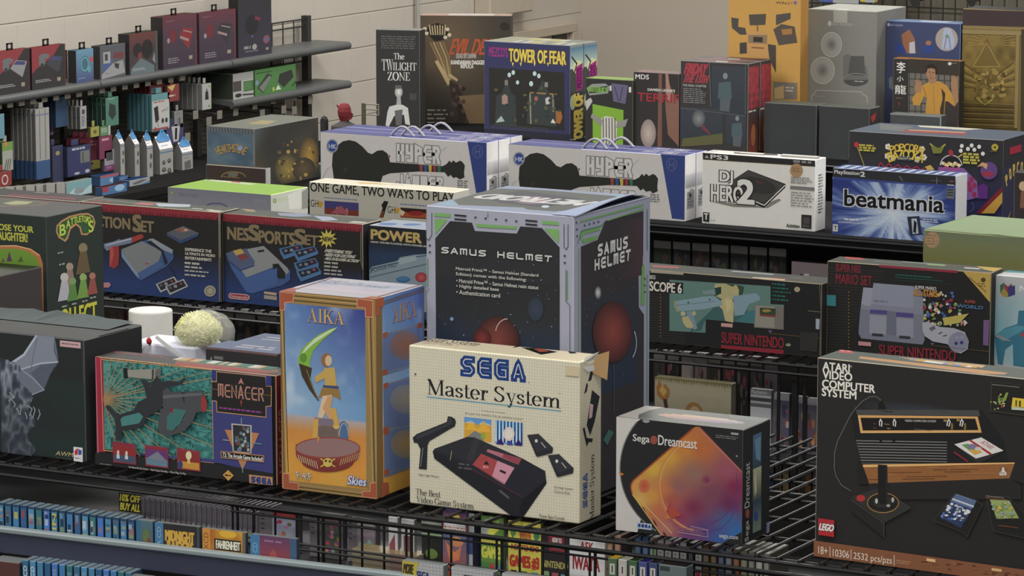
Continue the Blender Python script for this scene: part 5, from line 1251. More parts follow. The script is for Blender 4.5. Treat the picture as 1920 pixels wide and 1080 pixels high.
# --- floor-mat carton
P = carton('powerpad','game_carton','navy carton with gold lettering and pale floor mat picture, half behind the lavender carton','carton',(36,56,86),(30,34,46),(166,178,196),cE=(120,124,130))
F = P['F']; F.z(380,360)
F.unit().rect(0,0,1,.17,(32,34,38)); F.grad(0,.17,1,.34,(32,34,38),(36,58,90)); F.z(380,360)
F.text('POWER',1264,280,1640,384,(184,154,86),bold=.06); F.text('PAD',1690,330,1950,410,(184,154,86),bold=.06); F.text("NOW YOU'RE PLAYING WITH POWER IN A",1262,366,1700,416,(186,186,180),bold=.06)
F.poly([(1250,590),(1270,560),(1460,516),(1480,490),(1590,470),(1700,464),(2100,430),(2100,900),(1254,900)],(120,140,152)); F.line([(1252,610),(1276,572),(1468,530),(1486,500),(1700,474)],7,(50,84,104)); F.poly([(1466,520),(1484,496),(1590,480),(1606,490),(1604,512),(1480,546)],(140,160,168)); F.textq('POWER PAD',(1266,574),(1452,530),(1270,604),(36,44,54),.05); F.line([(1256,640),(1700,536),(2000,470)],6,(60,84,96))
F.ell(1505,656,52,24,(46,90,140)); F.ell(1505,650,44,16,(60,110,160)); F.blob(arc(1640,640,46,38,0,345),(190,80,84),(140,40,54))
T = P['T']; T.z(380,200); T.poly([(1480,820),(1700,834),(1700,850),(1460,832)],(206,190,130)); T.ell(1390,880,70,8,(90,130,190)); T.ell(1570,884,70,8,(90,130,190)); T.poly([(1240,886),(1300,868),(1330,874),(1270,894)],(206,210,214))
P['done']()

# --- long bazooka carton
P = carton('scope','game_carton','long black striped carton with a sea-green picture of a player shouldering a pale launcher','carton',(31,31,32),(40,40,40),(90,96,92),cE=(120,108,86))
F = P['F']; F.z(1180,420)
for i in range(24): F.line([(100,520 + i * 18),(420,540 + i * 18)],5,(50,50,48))
F.text('SUPER NES',20,372,196,414,(190,186,176),bold=.04)
F.rect(-120,330,408,380,(160,152,130)) if False else F.poly([(160,345),(406,360),(406,382),(160,364)],(156,148,126))
F.poly([(302,418),(1060,466),(1060,600),(1160,606),(1158,792),(936,776),(936,746),(574,716),(572,816),(302,800)],(84,122,112)); F.poly([(100,424),(404,440),(404,524),(100,510)],(31,31,32)); F.text('SUPER SCOPE 6',-40,412,392,520,(206,202,190),bold=.03)
F.poly([(640,480),(830,460),(870,540),(900,740),(574,716),(560,740),(540,800),(450,806),(620,640)],(52,92,92)); F.poly([(900,650),(1000,640),(1060,700),(936,740),(800,730)],(52,110,120))
F.poly([(640,450),(720,446),(830,464),(862,520),(850,560),(780,560),(740,600),(690,560),(650,540),(640,500)],(166,160,108)); F.poly([(720,446),(830,460),(862,470),(850,560),(820,540),(824,490)],(44,70,50)); F.ell(796,494,22,36,(176,160,110)); F.poly([(640,480),(690,470),(690,520),(650,540)],(34,60,56)); F.poly([(690,570),(760,540),(786,600),(780,740),(720,726),(700,640),(676,620)],(176,166,112)); F.poly([(720,560),(770,570),(760,640),(730,660)],(190,180,124))
F.poly([(550,500),(640,490),(644,530),(552,526)],(110,134,140)); F.poly([(336,580),(560,544),(640,540),(690,580),(700,610),(560,640),(360,656),(340,620)],(120,150,162)); F.poly([(336,576),(350,574),(372,654),(356,660)],(150,140,80)); F.poly([(780,540),(950,518),(984,550),(980,572),(900,600),(860,680),(790,690)],(116,146,160)); F.line([(350,610),(640,580)],5,(90,118,130)); F.poly([(430,660),(470,650),(512,780),(490,796),(460,760)],(110,136,148)); F.poly([(396,700),(440,690),(480,760),(470,782),(430,776),(404,740)],(176,164,110)); F.ell(404,672,18,18,(176,166,130)); F.ell(486,670,14,18,(170,160,120)); F.ell(604,566,8,7,(60,84,90)); F.ell(444,588,8,7,(60,84,90))
F.poly([(946,606),(1160,620),(1158,792),(936,776)],(112,106,98)); F.poly([(950,610),(1090,620),(1090,780),(942,768)],(136,132,120)); F.poly([(980,626),(1100,634),(1098,692),(980,684)],(44,66,40)); F.ell(1030,650,34,12,(150,120,60)); F.rect(980,674,1098,700,(130,50,44))
for i in range(5): F.greek(1070,442 + i * 29,1180 + (i % 3) * 24,468 + i * 29,1,(30,110,96),fill=.7)
F.poly([(1062,470),(1074,440),(1074,600),(1062,600)],(31,31,32)); F.ell(1260,490,22,20,(160,150,120))
F.poly([(690,742),(776,748),(776,776),(690,768)],(190,140,140)); F.poly([(1040,796),(1076,800),(1058,820)],(100,80,130)); F.text('SUPER NINTENDO',694,810,1160,934,(142,34,46),bold=.02); F.poly([(690,906),(1160,944),(1158,978),(690,936)],(142,34,46)); F.greek(700,920,1150,960,1,(92,26,34),fill=.4); F.line([(1060,820),(1440,858)],3,(120,90,40))
F.poly([(1400,710),(1430,712),(1426,790),(1400,786)],(150,160,180)); F.poly([(1280,806),(1420,816),(1410,960),(1282,950)],(44,44,43)); F.line([(1340,650),(1440,660),(1444,800)],5,(110,100,76)); F.line([(1428,450),(1440,640),(1430,980)],7,(90,84,68)); F.ell(1194,906,20,12,(130,126,110)); F.poly([(1060,450),(1100,462),(1050,480),(1040,470)],(90,86,70)) if False else None
for i in range(16): F.ell(236,480 + i * 24,4,6,(130,100,40),n=6)
T = P['T']; T.z(1180,420); T.poly([(170,310),(370,320),(370,332),(180,322)],(190,100,96)); T.rect(760,356,1090,376,(170,176,176)); T.poly([(920,398),(1170,410),(1166,424),(930,408)],(206,190,160)); T.rect(1070,402,1170,416,(190,90,84)); T.rect(1210,400,1310,410,(190,160,130)); T.greek(560,350,780,372,1,(120,126,120))
P['done']()

# --- console set carton with yellow corner
P = carton('mario','game_carton','black striped carton with a lavender grey console picture and a yellow corner flash','carton',(33,33,33),(42,40,38),(92,98,92),cE=(130,120,96))
F = P['F']; F.z(1440,430)
for i in range(30): F.line([(445,290 + i * 22),(880 - i * 12,318 + i * 21.2)],5,(48,48,46))
F.text('SUPER NES',510,258,694,326,(134,36,48),bold=.02); F.text('MARIO SET',510,330,780,424,(140,36,48),bold=.01); F.poly([(835,262),(1424,300),(1424,328),(835,284)],(140,44,58))
for i in range(3): F.greek(956,336 + i * 22,1290 + i * 90,372 + i * 24,1,(30,104,90),fill=.7)
F.poly([(434,490),(510,494),(510,576),(434,570)],(52,130,142))
F.poly([(716,434),(790,440),(792,402),(1090,426),(1160,470),(1176,830),(1160,864),(700,818),(680,780),(690,640)],(122,126,144)); F.poly([(792,402),(1092,426),(1092,590),(770,560)],(132,137,156)); F.poly([(716,436),(790,442),(770,580),(700,560)],(142,146,162)); F.poly([(690,640),(700,600),(1170,640),(1176,830),(1160,864),(700,818),(682,780)],(112,116,134))
F.poly([(768,600),(894,608),(894,640),(764,630)],(74,64,130)); F.poly([(962,620),(1092,630),(1092,664),(960,654)],(74,64,130)); F.poly([(764,640),(890,650),(886,790),(760,780)],(136,140,156)); F.poly([(966,664),(1092,672),(1092,812),(966,802)],(134,138,154)); F.poly([(894,610),(960,616),(960,800),(890,790)],(98,104,122)); F.rect(782,778,864,806,(46,46,54)); F.rect(986,796,1068,824,(46,46,54)); F.greek(794,530,908,560,1,(100,104,124))
# jumble of confetti scraps
rnd = random.Random(21)
for i in range(110):
    x,y = rnd.uniform(1164,1480),rnd.uniform(470,720); r = rnd.uniform(7,22)
    if x > 1400 and y < 560: continue
    F.poly([(x + r * rnd.uniform(.5,1.1) * cos(t),y + r * rnd.uniform(.5,1.1) * sin(t)) for t in (0.2,1.6,2.9,4.2,5.3)],rnd.choice(((190,190,184),(60,96,160),(140,46,60),(180,160,70),(90,140,80),(30,40,60),(200,196,190),(170,110,120))))
F.text('ALL-STARS',1096,446,1272,508,(176,120,48),bold=.05); F.text('SUPER MARIO',1106,420,1264,456,(190,190,184),bold=.03)
F.poly([(1310,664),(1510,630),(1440,700),(1330,720)],(180,164,70)); F.text('WORLD',1420,560,1616,600,(70,110,150),bold=.06); F.text('SUPER',1480,528,1560,556,(150,60,60),bold=.06)
F.poly([(1160,700),(1200,690),(1290,730),(1400,740),(1480,770),(1510,840),(1500,900),(1450,930),(1400,920),(1350,860),(1240,840),(1180,800),(1162,760)],(158,160,172)); F.ell(1432,846,76,78,(126,128,150)); F.ell(1414,854,13,13,(50,46,120)); F.ell(1456,848,13,13,(50,46,120)); F.ell(1420,812,12,10,(140,140,170)); F.ell(1460,806,12,10,(140,140,170)); F.line([(1282,782),(1310,770)],8,(60,60,76)); F.line([(1316,800),(1344,792)],8,(60,60,76)); F.poly([(1210,740),(1250,720),(1262,744),(1226,764)],(90,92,104))
F.poly([(1464,312),(1680,330),(1668,548)],(186,152,66)); F.line([(1510,356),(1640,470)],6,(90,70,30)); F.ell(1618,378,18,18,(80,60,30)); F.greek(1580,400,1640,440,2,(110,84,36))
F.poly([(1620,678),(1664,680),(1656,874),(1616,866)],(110,80,132)); F.poly([(680,838),(776,846),(776,876),(682,868)],(188,130,134)); F.text('SUPER NINTENDO',838,862,1410,990,(134,34,46),bold=.02); F.poly([(1220,850),(1252,852),(1236,870)],(100,80,130)); F.line([(1240,870),(1660,915)],3,(110,84,36))
for i in range(18): F.ell(610,470 + i * 26,4,6,(140,104,36),n=6)
T = P['T']; T.z(1440,430); T.poly([(580,204),(700,214),(730,230),(580,222)],(190,90,90)); T.rect(1000,244,1320,264,(176,180,176)); T.poly([(1560,276),(1760,290),(1700,318),(1620,300)],(206,170,90)); T.rect(1200,258,1320,276,(140,170,110)); T.greek(1320,262,1510,280,1,(190,100,96)); T.rect(1480,284,1580,300,(206,200,196)); T.rect(790,238,1000,252,(180,184,180))
P['done']()

# --- white and teal console carton at the right edge
P = carton('n64','game_carton','white carton fading to teal with a blue controller picture, cut by the right edge','carton',(172,176,178),(150,154,156),(206,208,208),cE=(190,192,190))
F = P['F']; F.z(1440,430)
F.field(1690,350,2700,1100,16,16,lambda u,v: mix((178,180,182),(110,168,182),vnoise(u * 3,v * 4,8) * 1.1 * min(1,v * 2)))
for p,c in (([(1740,420),(1768,400),(1768,500),(1742,480)],(50,104,70)),([(1768,402),(1800,430),(1828,404),(1830,440),(1800,480),(1770,440)],(150,60,60)),([(1800,430),(1852,420),(1854,490),(1800,508)],(60,56,120)),([(1740,480),(1770,440),(1800,480),(1796,510),(1764,506)],(160,140,60))): F.poly(p,c)
F.text('NINTENDO',1890,420,2300,500,(214,214,214),bold=.05,ol=(120,130,140))
F.poly([(1880,610),(2100,600),(2100,1060),(1840,1024),(1836,860),(1780,900),(1760,1020),(1724,1010),(1690,800),(1780,740),(1870,710)],(48,112,138)); F.poly([(1700,800),(1780,745),(1870,720),(1960,730),(1840,800),(1770,840)],(70,140,160)); F.poly([(1700,800),(1730,790),(1830,840),(1760,830)],(140,140,140)); F.ell(1910,790,20,16,(150,70,70))
T = P['T']; T.z(1440,430); T.poly([(1790,308),(1960,300),(1960,330),(1780,322)],(80,150,160))
P['done']()

# --- flat lime console carton
P = carton('xbox','game_carton','flat carton with bright lime top and grey sides, lying behind the navy console cartons','carton',(120,122,140),(166,168,162),(150,196,60),cE=(170,190,120))
F = P['F']; F.z(0,200)
F.grad(1258,600,2040,900,(124,126,142),(150,150,160)); F.text('XBOX 360',1330,644,1480,682,(104,106,124)); F.blob(arc(1288,646,16,18,0,340),(170,180,130),(110,130,80)); F.z(380,200); F.text('SPECIAL',384,690,484,724,(150,152,166)); F.ring(100,770,90,46,6,(60,56,110),180,360)
R = P['R']; R.z(380,200); R.blob(arc(540,706,14,18,0,340),(150,170,110),(90,110,60)); R.text('XBOX 360',560,688,636,700,(150,170,110)); R.poly([(640,660),(740,620),(740,760),(650,770)],(182,182,178)); R.poly([(744,640),(790,610),(790,760),(744,770)],(120,122,118))
T = P['T']; T.z(0,200); T.poly([(1545,536),(1640,536),(1920,580),(1880,586),(1530,552)],(206,210,190)); T.poly([(1730,556),(1810,562),(1800,572),(1740,566)],(190,90,80)); T.poly([(1544,538),(1600,540),(1600,552),(1540,550)],(110,140,60))
P['done']()

# --- white guitar game carton with slogan
P = carton('gh','game_carton','long low white carton with a tall black capital-letter slogan along its front','carton',(176,173,160),(160,158,146),(226,220,200),cE=(196,190,174),dim=.9,sat=1)
F = P['F']; F.z(380,200)
F.text('ONE GAME, TWO WAYS TO PLAY',808,568,1886,728,(38,35,32),bold=.02); 
for x,y in ((810,696),(1386,744)):
    F.text('GH',x,y,x + 58,y + 58,(44,42,40)); F.poly([(x + 58,y + 14),(x + 92,y + 18),(x + 86,y + 48),(x + 74,y + 64),(x + 60,y + 46)],(186,140,44))
F.greek(910,678,1206,712,1,(84,100,150),fill=.6); F.greek(1484,726,1700,756,1,(84,100,150),fill=.6)
F.poly([(914,704),(1170,722),(1170,822),(914,804)],(62,60,110)); F.poly([(914,760),(1170,780),(1170,822),(914,804)],(110,52,44)); F.ell(1010,780,12,30,(170,110,90)); F.ell(1080,790,12,30,(160,100,90)); F.poly([(960,800),(1040,740),(1090,806)],(150,80,90))
F.poly([(1324,832),(1350,760),(1340,740),(1362,706),(1394,712),(1376,760),(1356,832)],(30,28,28)); F.poly([(1326,832),(1346,780),(1362,786),(1352,834)],(110,60,40)); F.poly([(1484,756),(1720,774),(1720,846),(1484,830)],(44,30,28)); F.poly([(1484,790),(1720,800),(1720,840),(1484,826)],(150,70,44)); F.ell(1600,800,60,18,(130,40,36)); F.poly([(1484,770),(1520,790),(1500,820),(1484,810)],(200,180,150))
T = P['T']; T.z(380,200); T.poly([(1150,566),(1300,572),(1420,586),(1180,576)],(200,170,110)); T.greek(1420,580,1560,600,1,(190,186,170))
P['done']()

# --- sage green case with a round tan sticker
P = carton('crate','storage_case','sage green slip-lid case with a round tan sticker, behind the yellow-cornered carton','case',(100,108,82),(88,96,72),(140,154,128),cE=(120,128,100),bev=.004,mat=M_MATTE,dim=1,sat=1)
F = P['F']; F.z(1440,430)
F.grad(1160,60,1930,300,(104,110,80),(104,104,62)); F.line([(1150,-6),(1930,66)],6,(84,92,66)); F.ell(1232,80,56,62,(150,124,98)); F.ring(1232,80,52,58,3,(130,104,80)); F.greek(1194,40,1270,130,4,(124,98,78),fill=.4)
T = P['T']; T.z(1500,200); T.line([(1060,880),(1350,800)],4,(110,124,100)); T.line([(915,910),(1680,990)],4,(110,122,98))
o = P['done'](); b = P['b']
mb = MB(); pts = arc(.3,.16,.055,.022,0,360,20)
mb.tube([(x,y,b['h'] + .006) for x,y in pts],.004,alb((44,42,34),'T'))
mb.build('ring_handle',M_STEEL,o)['label'] = 'dark oval ring handle'
# ================================================================== third row
# --- card-game carton with blue side
P = carton('hearth','game_carton','long carton with weathered blue end and dark brown side, left of the guitar cartons','carton',(72,96,116),(58,56,48),(120,122,112),cE=(110,112,108))
F = P['F']; F.z(380,200)
F.field(30,145,390,470,14,12,lambda u,v: mix((60,84,106),(92,116,130),vnoise(u * 6,v * 7,3)))
F.poly([(30,145),(390,170),(390,210),(30,184)],(78,84,92))
for i in range(16): F.line([(44 + i * 22,150 + i * 1.5),(52 + i * 22,186 + i * 1.5)],5,(120,126,128))
F.line([(34,150),(40,440)],9,(110,114,112)); F.line([(382,172),(384,446)],9,(116,120,118)); F.arctext('HEARTHSTONE',215,560,250,60,-117,-63,(176,136,60),bold=.02,wide=.36); F.ell(282,312,20,18,(130,150,190))
R = P['R']; R.z(380,200)
R.field(390,170,870,600,16,14,lambda u,v: mix(mix((44,44,42),(62,58,48),vnoise(u * 4,v * 3,5)),(70,84,92),max(0,.25 - u - v * .5) * 3))
R.blob(arc(800,380,76,150,0,350,18),(150,116,44),(70,58,40)); R.blob(arc(635,470,96,120,0,350,18),(130,110,48),(58,54,42)); R.blob(arc(760,470,90,90,0,350,14),(84,70,44),(52,48,42))
rnd = random.Random(4)
for i in range(30): R.ell(rnd.uniform(570,860),rnd.uniform(260,540),rnd.uniform(6,16),rnd.uniform(6,18),rnd.choice(((120,96,44),(60,54,44),(150,120,56),(90,80,48))),n=8)
T = P['T']; T.z(380,200); T.poly([(340,130),(440,100),(560,106),(480,134)],(160,150,110)); T.greek(350,110,540,130,2,(176,150,84))
P['done']()
P = carton('brown','slim_carton','low dark brown carton with gold crest, in front of the weathered blue end','carton',(62,50,46),(150,152,148),(120,116,108),cE=(120,116,110))
F = P['F']; F.z(380,200); F.ring(230,530,90,42,8,(130,110,60),180,360); F.blob(arc(228,506,40,22,0,340),(84,110,120),(120,96,52)); F.greek(140,520,310,548,1,(130,110,66))
P['done']()

# --- long guitar controller cartons
WHT = (196,192,188)
def guitar_carton(key,label,src,sx):
    P = carton(key,'guitar_carton',label,'carton',WHT,(186,184,182),(72,88,150),cE=(150,156,180),group='long white and blue guitar cartons')
    F = P['F']; F.z(*src)
    ox,oy = sx
    k = 1.05 if ox else 1.0
    X_ = lambda x: 970 + (x - 970) * k + ox
    Y_ = lambda y: 250 + (y - 250) * (1.03 if ox else 1) + oy
    q = lambda *p: [(X_(x),Y_(y)) for x,y in p]
    # drawn in the frame of the left carton, shifted for the right one
    F.poly(q((1985,248),(2160,262),(2160,740),(2065,730)),(44,62,130)); F.ring(X_(2062),Y_(336),38,46,6,(80,88,136)); F.line(q((2046,308),(2046,360)),7,(84,92,140)); F.line(q((2078,312),(2078,366)),7,(84,92,140)); F.line(q((2046,340),(2078,334)),7,(84,92,140)); F.greek(X_(1910),Y_(550),X_(1990),Y_(620),4,(120,120,120),fill=.7)
    g = (40,41,38)
    for t,x0,y0,x1,y1 in (('HYPER',1450,270,1786,440),('JAMMER',1450,500,1810,640)):
        F.block(t,X_(x0),Y_(y0),X_(x1),Y_(y1),(104,104,104),wt=.42,gap=.02,inner=(200,198,194),iw=.29)
        pass
    F.poly(q((970,440),(975,360),(1000,300),(1050,260),(1100,250),(1150,262),(1200,300),(1240,345),(1270,356),(1310,330),(1350,326),(1385,350),(1400,390),(1404,416),(1500,424),(1620,432),(1800,446),(1830,430),(1850,404),(1866,420),(1880,402),(1900,420),(1930,404),(1950,416),(1966,440),(1960,500),(1964,530),(1930,546),(1900,528),(1880,536),(1860,512),(1840,526),(1815,492),(1620,486),(1404,500),(1350,520),(1338,560),(1330,640),(1000,600),(984,540)),g)
    F.poly(q((1394,360),(1408,368),(1402,384)),g)
    for i,c in enumerate(((150,60,54),(44,80,140),(190,160,60),(150,44,56),(44,110,80))): F.poly(q((1624 + i * 34,434 + i * 2),(1650 + i * 34,436 + i * 2),(1648 + i * 34,488 + i),(1630 + i * 34,486 + i)),c)
    F.ell(X_(972),Y_(294),44,52,(140,144,160)); F.ell(X_(972),Y_(294),35,42,(40,70,140)); F.text('HK',X_(946),Y_(280),X_(1002),Y_(316),(170,178,200),bold=.05)
    F.greek(X_(1056),Y_(462),X_(1090),Y_(500),2,(60,60,56))
    F.line(q((890,560),(930,470),(960,450)),4,(170,168,166)); F.line(q((1830,300),(1780,340)),4,(170,168,166))
    F.poly(q((1905,560),(1990,568),(1990,650),(1905,640)),(130,130,130)) if False else None
    R = P['R']; R.unit(); R.rect(0,.02,1,.98,(186,184,182)); R.grad(.05,.3,.95,.5,(170,170,172),(130,130,132)); R.rect(.2,.56,.85,.82,(130,130,132)); R.ell(.5,.62,.12,.03,(40,40,40)); R.line([(.3,.6),(.6,.53),(.8,.56)],.012,(40,40,40)); R.greek(.25,.66,.8,.8,3,(90,90,92)); R.line([(.99,0),(.99,1)],.02,(60,60,84))
    T = P['T']; T.unit(); T.rect(0,0,.42,1,(74,92,152)); T.block('HYPER JAMMER',.74,.2,.93,.75,(190,188,200),wt=.3,gap=.2,shear=-.4); T.greek(.08,.3,.34,.55,1,(90,106,164))
    o = P['done'](); b = P['b']
    for k in range(2):
        mb = MB(); x0 = b['w'] * (.47 + .0 * k); pts = [(x0 + .085 * (i / 9 - .5) + .03 * k,b['d'] * (.42 + .2 * k),b['h'] + .030 * sin(pi * i / 9)) for i in range(10)]
        mb.tube(pts,.0042,alb((196,196,204),'T'))
        mb.build('carry_handle',M_PLASTIC,o)['label'] = 'white looped carry handle'
    return o
def plain_guitar(key,label):
    P = carton(key,'guitar_carton',label,'carton',WHT,(184,182,180),(72,88,150),cE=(150,156,180),group='long white and blue guitar cartons')
    R = P['R']; R.unit(); R.grad(.05,.3,.95,.5,(170,170,172),(136,136,138)); R.rect(.2,.56,.85,.82,(130,130,132)); R.ell(.5,.62,.12,.03,(40,40,40)); R.line([(.3,.6),(.6,.53),(.8,.56)],.012,(40,40,40)); R.greek(.25,.66,.8,.8,3,(90,90,92)); R.line([(.99,0),(.99,1)],.02,(60,60,84))
    T = P['T']; T.unit(); T.block('HYPER JAMMER',.74,.2,.93,.75,(190,188,200),wt=.3,gap=.2,shear=-.4)
    o = P['done'](); b = P['b']
    mb = MB(); mb.tube([(b['w'] * .55 + .085 * (i / 9 - .5),b['d'] * .5,b['h'] + .028 * sin(pi * i / 9)) for i in range(10)],.0042,alb((196,196,204),'T')); mb.build('carry_handle',M_PLASTIC,o)
    return o
guitar_carton('hyper1','long white and blue guitar carton, foremost of the left stack in the third row',(380,200,4),(0,0))
plain_guitar('hyper1b','white and blue guitar carton standing second in the left stack')
plain_guitar('hyper1c','white and blue guitar carton at the back of the left stack')
guitar_carton('hyper2','long white and blue guitar carton, foremost of the right stack beside the turntable carton',(780,200,4),(-200,95))
plain_guitar('hyper2b','white and blue guitar carton behind the foremost one of the right stack')

# --- turntable carton
P = carton('dj','game_carton','white carton with a black top band and a tilted black turntable picture','carton',(206,204,198),(196,194,188),(226,224,218),cE=(214,212,206),dim=.9)
F = P['F']; F.z(1200,200)
F.poly([(470,345),(1312,405),(1314,448),(472,394)],(40,39,38)); F.line([(472,396),(1314,450)],4,(120,96,70)); F.text('PS3',530,360,660,400,(196,194,190),bold=.05); F.poly([(484,384),(500,362),(518,386)],(150,150,150)); F.greek(1150,400,1290,436,1,(120,120,124),fill=.7)
F.poly([(520,710),(900,745),(1040,690),(1060,700),(960,760),(700,752)],(120,118,112)); F.poly([(470,560),(800,760),(1000,740)],(206,204,198)) if False else None
F.poly([(812,474),(1092,580),(1090,606),(930,760),(700,660),(680,560)],(34,33,32)); F.poly([(812,480),(1080,584),(930,724),(690,640),(690,560)],(66,65,63)); F.ell(880,590,160,72,(50,49,47),rot=14); F.ring(880,590,150,64,4,(84,82,78),rot=14); F.line([(870,560),(910,572)],6,(130,50,46)); F.line([(1088,590),(932,740),(840,700)],8,(196,194,190))
for t,x0,y0,x1,y1 in (('DJ',600,480,694,590),('HERO',536,586,770,720)): F.text(t,x0,y0,x1,y1,(206,204,198),bold=.03,ol=(38,37,36),olw=.07)
F.text('2',736,548,852,730,(206,204,198),bold=.05,ol=(38,37,36),olw=.05)
F.ell(1174,478,48,52,(160,124,84)); F.greek(1144,456,1206,500,3,(120,88,56),fill=.5); F.greek(1132,524,1296,590,4,(120,118,112),fill=.6); F.poly([(1128,592),(1310,606),(1310,632),(1126,618)],(110,110,108)); F.greek(1132,636,1300,766,6,(140,138,132),fill=.55)
F.poly([(474,790),(522,794),(520,866),(474,860)],(40,40,40)); F.text('T',484,800,510,846,(206,204,198),bold=.06); F.greek(530,848,572,864,1,(110,140,170)); F.text('Activision',1100,876,1196,910,(60,58,56),bold=.04); F.poly([(1212,808),(1288,814),(1286,918),(1210,910)],(44,42,44)); F.poly([(1228,830),(1272,834),(1270,880),(1226,876)],(74,64,66)); F.greek(1222,886,1278,906,2,(110,106,106))
R = P['R']; R.z(1200,200); R.greek(1338,510,1372,800,14,(90,88,84),fill=.6)
T = P['T']; T.z(1200,200); T.poly([(700,340),(900,352),(890,362),(710,352)],(110,108,104)); T.poly([(906,346),(1036,352),(1036,366),(906,362)],(96,90,86)); T.poly([(480,340),(540,318),(620,324),(540,346)],(206,204,200))
o = P['done'](); b = P['b']
for x0,x1 in ((.30,.50),(.66,.98)):
    mb = MB(); mb.box(b['w'] * x0,b['d'] * .35,b['h'] + .0005,b['w'] * x1,b['d'] * .6,b['h'] + (.006 if x0 > .5 else .004),alb((206,204,198),'T'),.001)
    mb.build('tuck_flap',M_PRINT,o)
# --- bright blue rays carton
P = carton('beat','game_carton','blue and white ray-burst carton with bold black lower-case lettering outlined in white','carton',(50,66,140),(190,190,192),(120,134,180),cE=(150,156,176))
F = P['F']; F.z(1500,200)
def rays(u,v):
    x,y = (u - .5) * 1.9,v - .56; a = math.atan2(y,x); r = math.hypot(x,y)
    n = vnoise(a * 9 + 20,r * 2,4) * .6 + vnoise(a * 24 + 60,r * 5,9) * .4
    t = max(0,1 - r * 1.05) + (n - .5) * 1.1 * min(1,r * 2.4)
    return mix((38,52,126),mix((110,140,196),(206,216,222),t * 1.2 - .3),t * 1.7 + .05)
F.unit().field(0,.17,1,1,70,50,rays); F.z(1500,200)
F.poly([(245,460),(1165,515),(1168,590),(690,560),(245,524)],(42,42,46)); F.text('PlayStation',258,474,446,522,(200,200,200),bold=.03); F.text('2',454,488,486,526,(200,200,200),bold=.06); F.line([(744,520),(770,556)],5,(130,132,136)); F.line([(1026,530),(1026,580)],4,(130,132,140)); F.line([(980,552),(1060,558)],3,(110,112,120))
F.text('beatmania',336,622,1076,796,(20,20,24),bold=.03,ol=(196,200,206),olw=.07)
F.greek(330,836,470,862,1,(196,200,210),fill=.8); F.text('EXPERIENCE THE MUSIC',290,860,600,892,(190,196,210),bold=.06); F.poly([(804,826),(896,820),(916,960),(826,966)],(36,44,66)); F.poly([(836,840),(876,838),(890,950),(846,956)],(170,180,190)); F.poly([(856,850),(876,870),(870,950),(850,940)],(26,28,34)); F.greek(920,840,1054,880,2,(190,196,206)); F.poly([(1100,610),(1160,616),(1156,694),(1098,688)],(96,100,110)); F.greek(1104,618,1152,680,3,(50,52,60)); F.rect(1104,582,1156,594,(170,172,176)); F.rect(1122,552,1154,570,(120,60,60)); F.poly([(248,880),(286,884),(284,938),(246,934)],(190,190,190)); F.text('T',258,894,276,922,(40,40,46),bold=.06)
T = P['T']; T.unit(); 
for i in range(26): T.poly([(i / 26,.1 + .3 * (i % 3) / 3),((i + .7) / 26,.1),((i + .8) / 26,.9),((i + .1) / 26,.95)],(206,210,216) if i % 2 else (90,108,166))
P['done']()
# --- popcorn gun carton
P = carton('popcorn','toy_carton','large black and navy toy carton with yellow arched lettering and popcorn','carton',(42,41,44),(38,40,66),(100,110,124),cE=(90,90,90))
def popcorn_art(F,dx=0,dy=0):
    for x,y in ((660,300),(916,320),(656,370),(930,380),(700,384),(880,396)):
        for a in range(5): F.ell(x + dx + 13 * cos(a * 1.26),y + dy + 14 * sin(a * 1.26),10,11,(206,200,190),n=10)
        F.ell(x + dx,y + dy,7,7,(190,150,60),n=8)
    F.arctext('POPCORN',790 + dx,640 + dy,335,56,-110,-66,(206,170,50),bold=.03,wide=.66); F.arctext('BAZOOKA',790 + dx,700 + dy,342,70,-112,-66,(206,176,50),bold=.03,wide=.66)
F = P['F']; F.z(1500,200)
F.unit().grad(0,.3,1,.75,(42,41,44),(38,40,84)); F.rect(0,.75,1,1,(38,40,84)); F.z(1500,200)
popcorn_art(F)
F.greek(740,370,840,410,2,(70,90,130),fill=.7); F.line([(428,290),(480,430),(480,460)],9,(130,124,60)); F.ell(426,284,19,21,(170,40,50)); F.greek(446,280,580,344,3,(176,164,50),fill=.7)
F.poly([(980,280),(1040,310),(1092,284),(1060,350),(1000,350)],(110,112,44)); F.line([(976,276),(1000,296)],12,(150,140,50)); F.line([(1094,282),(1066,300)],12,(150,140,50))
F.line([(590,450),(606,420),(640,456),(670,426),(700,462),(736,436),(770,468),(806,442),(840,470),(876,448),(910,474),(950,450),(980,470)],9,(160,36,60)); F.poly([(940,450),(980,436),(1010,470),(960,480)],(190,160,60)); F.poly(arc(1135,440,80,76,180,360,16),(30,30,34)); F.ring(1135,440,80,76,8,(176,176,186),180,360); F.poly([(1116,330),(1134,320),(1152,336),(1150,370),(1116,366)],(160,44,56))
for i in range(9): F.ell(1075 + i * 15,424 + (i % 3) * 8,14,13,(206,160,70) if i % 2 else (214,206,180),n=9)
F.poly([(1040,450),(1230,460),(1330,560),(1340,680),(1260,700),(1030,560)],(120,80,150)); F.line([(1060,470),(1100,450),(1150,480),(1200,456)],12,(180,60,120))
for x,y in ((1290,545),(1310,590),(1280,620),(1310,660),(1270,580)): F.ell(x,y,17,22,(150,36,76))
F.ell(1420,480,64,66,(92,60,124)); F.poly([(1330,450),(1370,416),(1410,430),(1400,470),(1370,444)],(196,150,90)); F.ell(1410,505,46,22,(150,44,70)); F.poly([(1340,590),(1380,576),(1412,600),(1410,690),(1336,690)],(90,36,120))
for x,y in ((1216,294),(1262,316),(1310,322),(1346,300),(1374,352),(1208,330),(1290,290)): F.ell(x,y,15,16,(206,202,196),n=9)
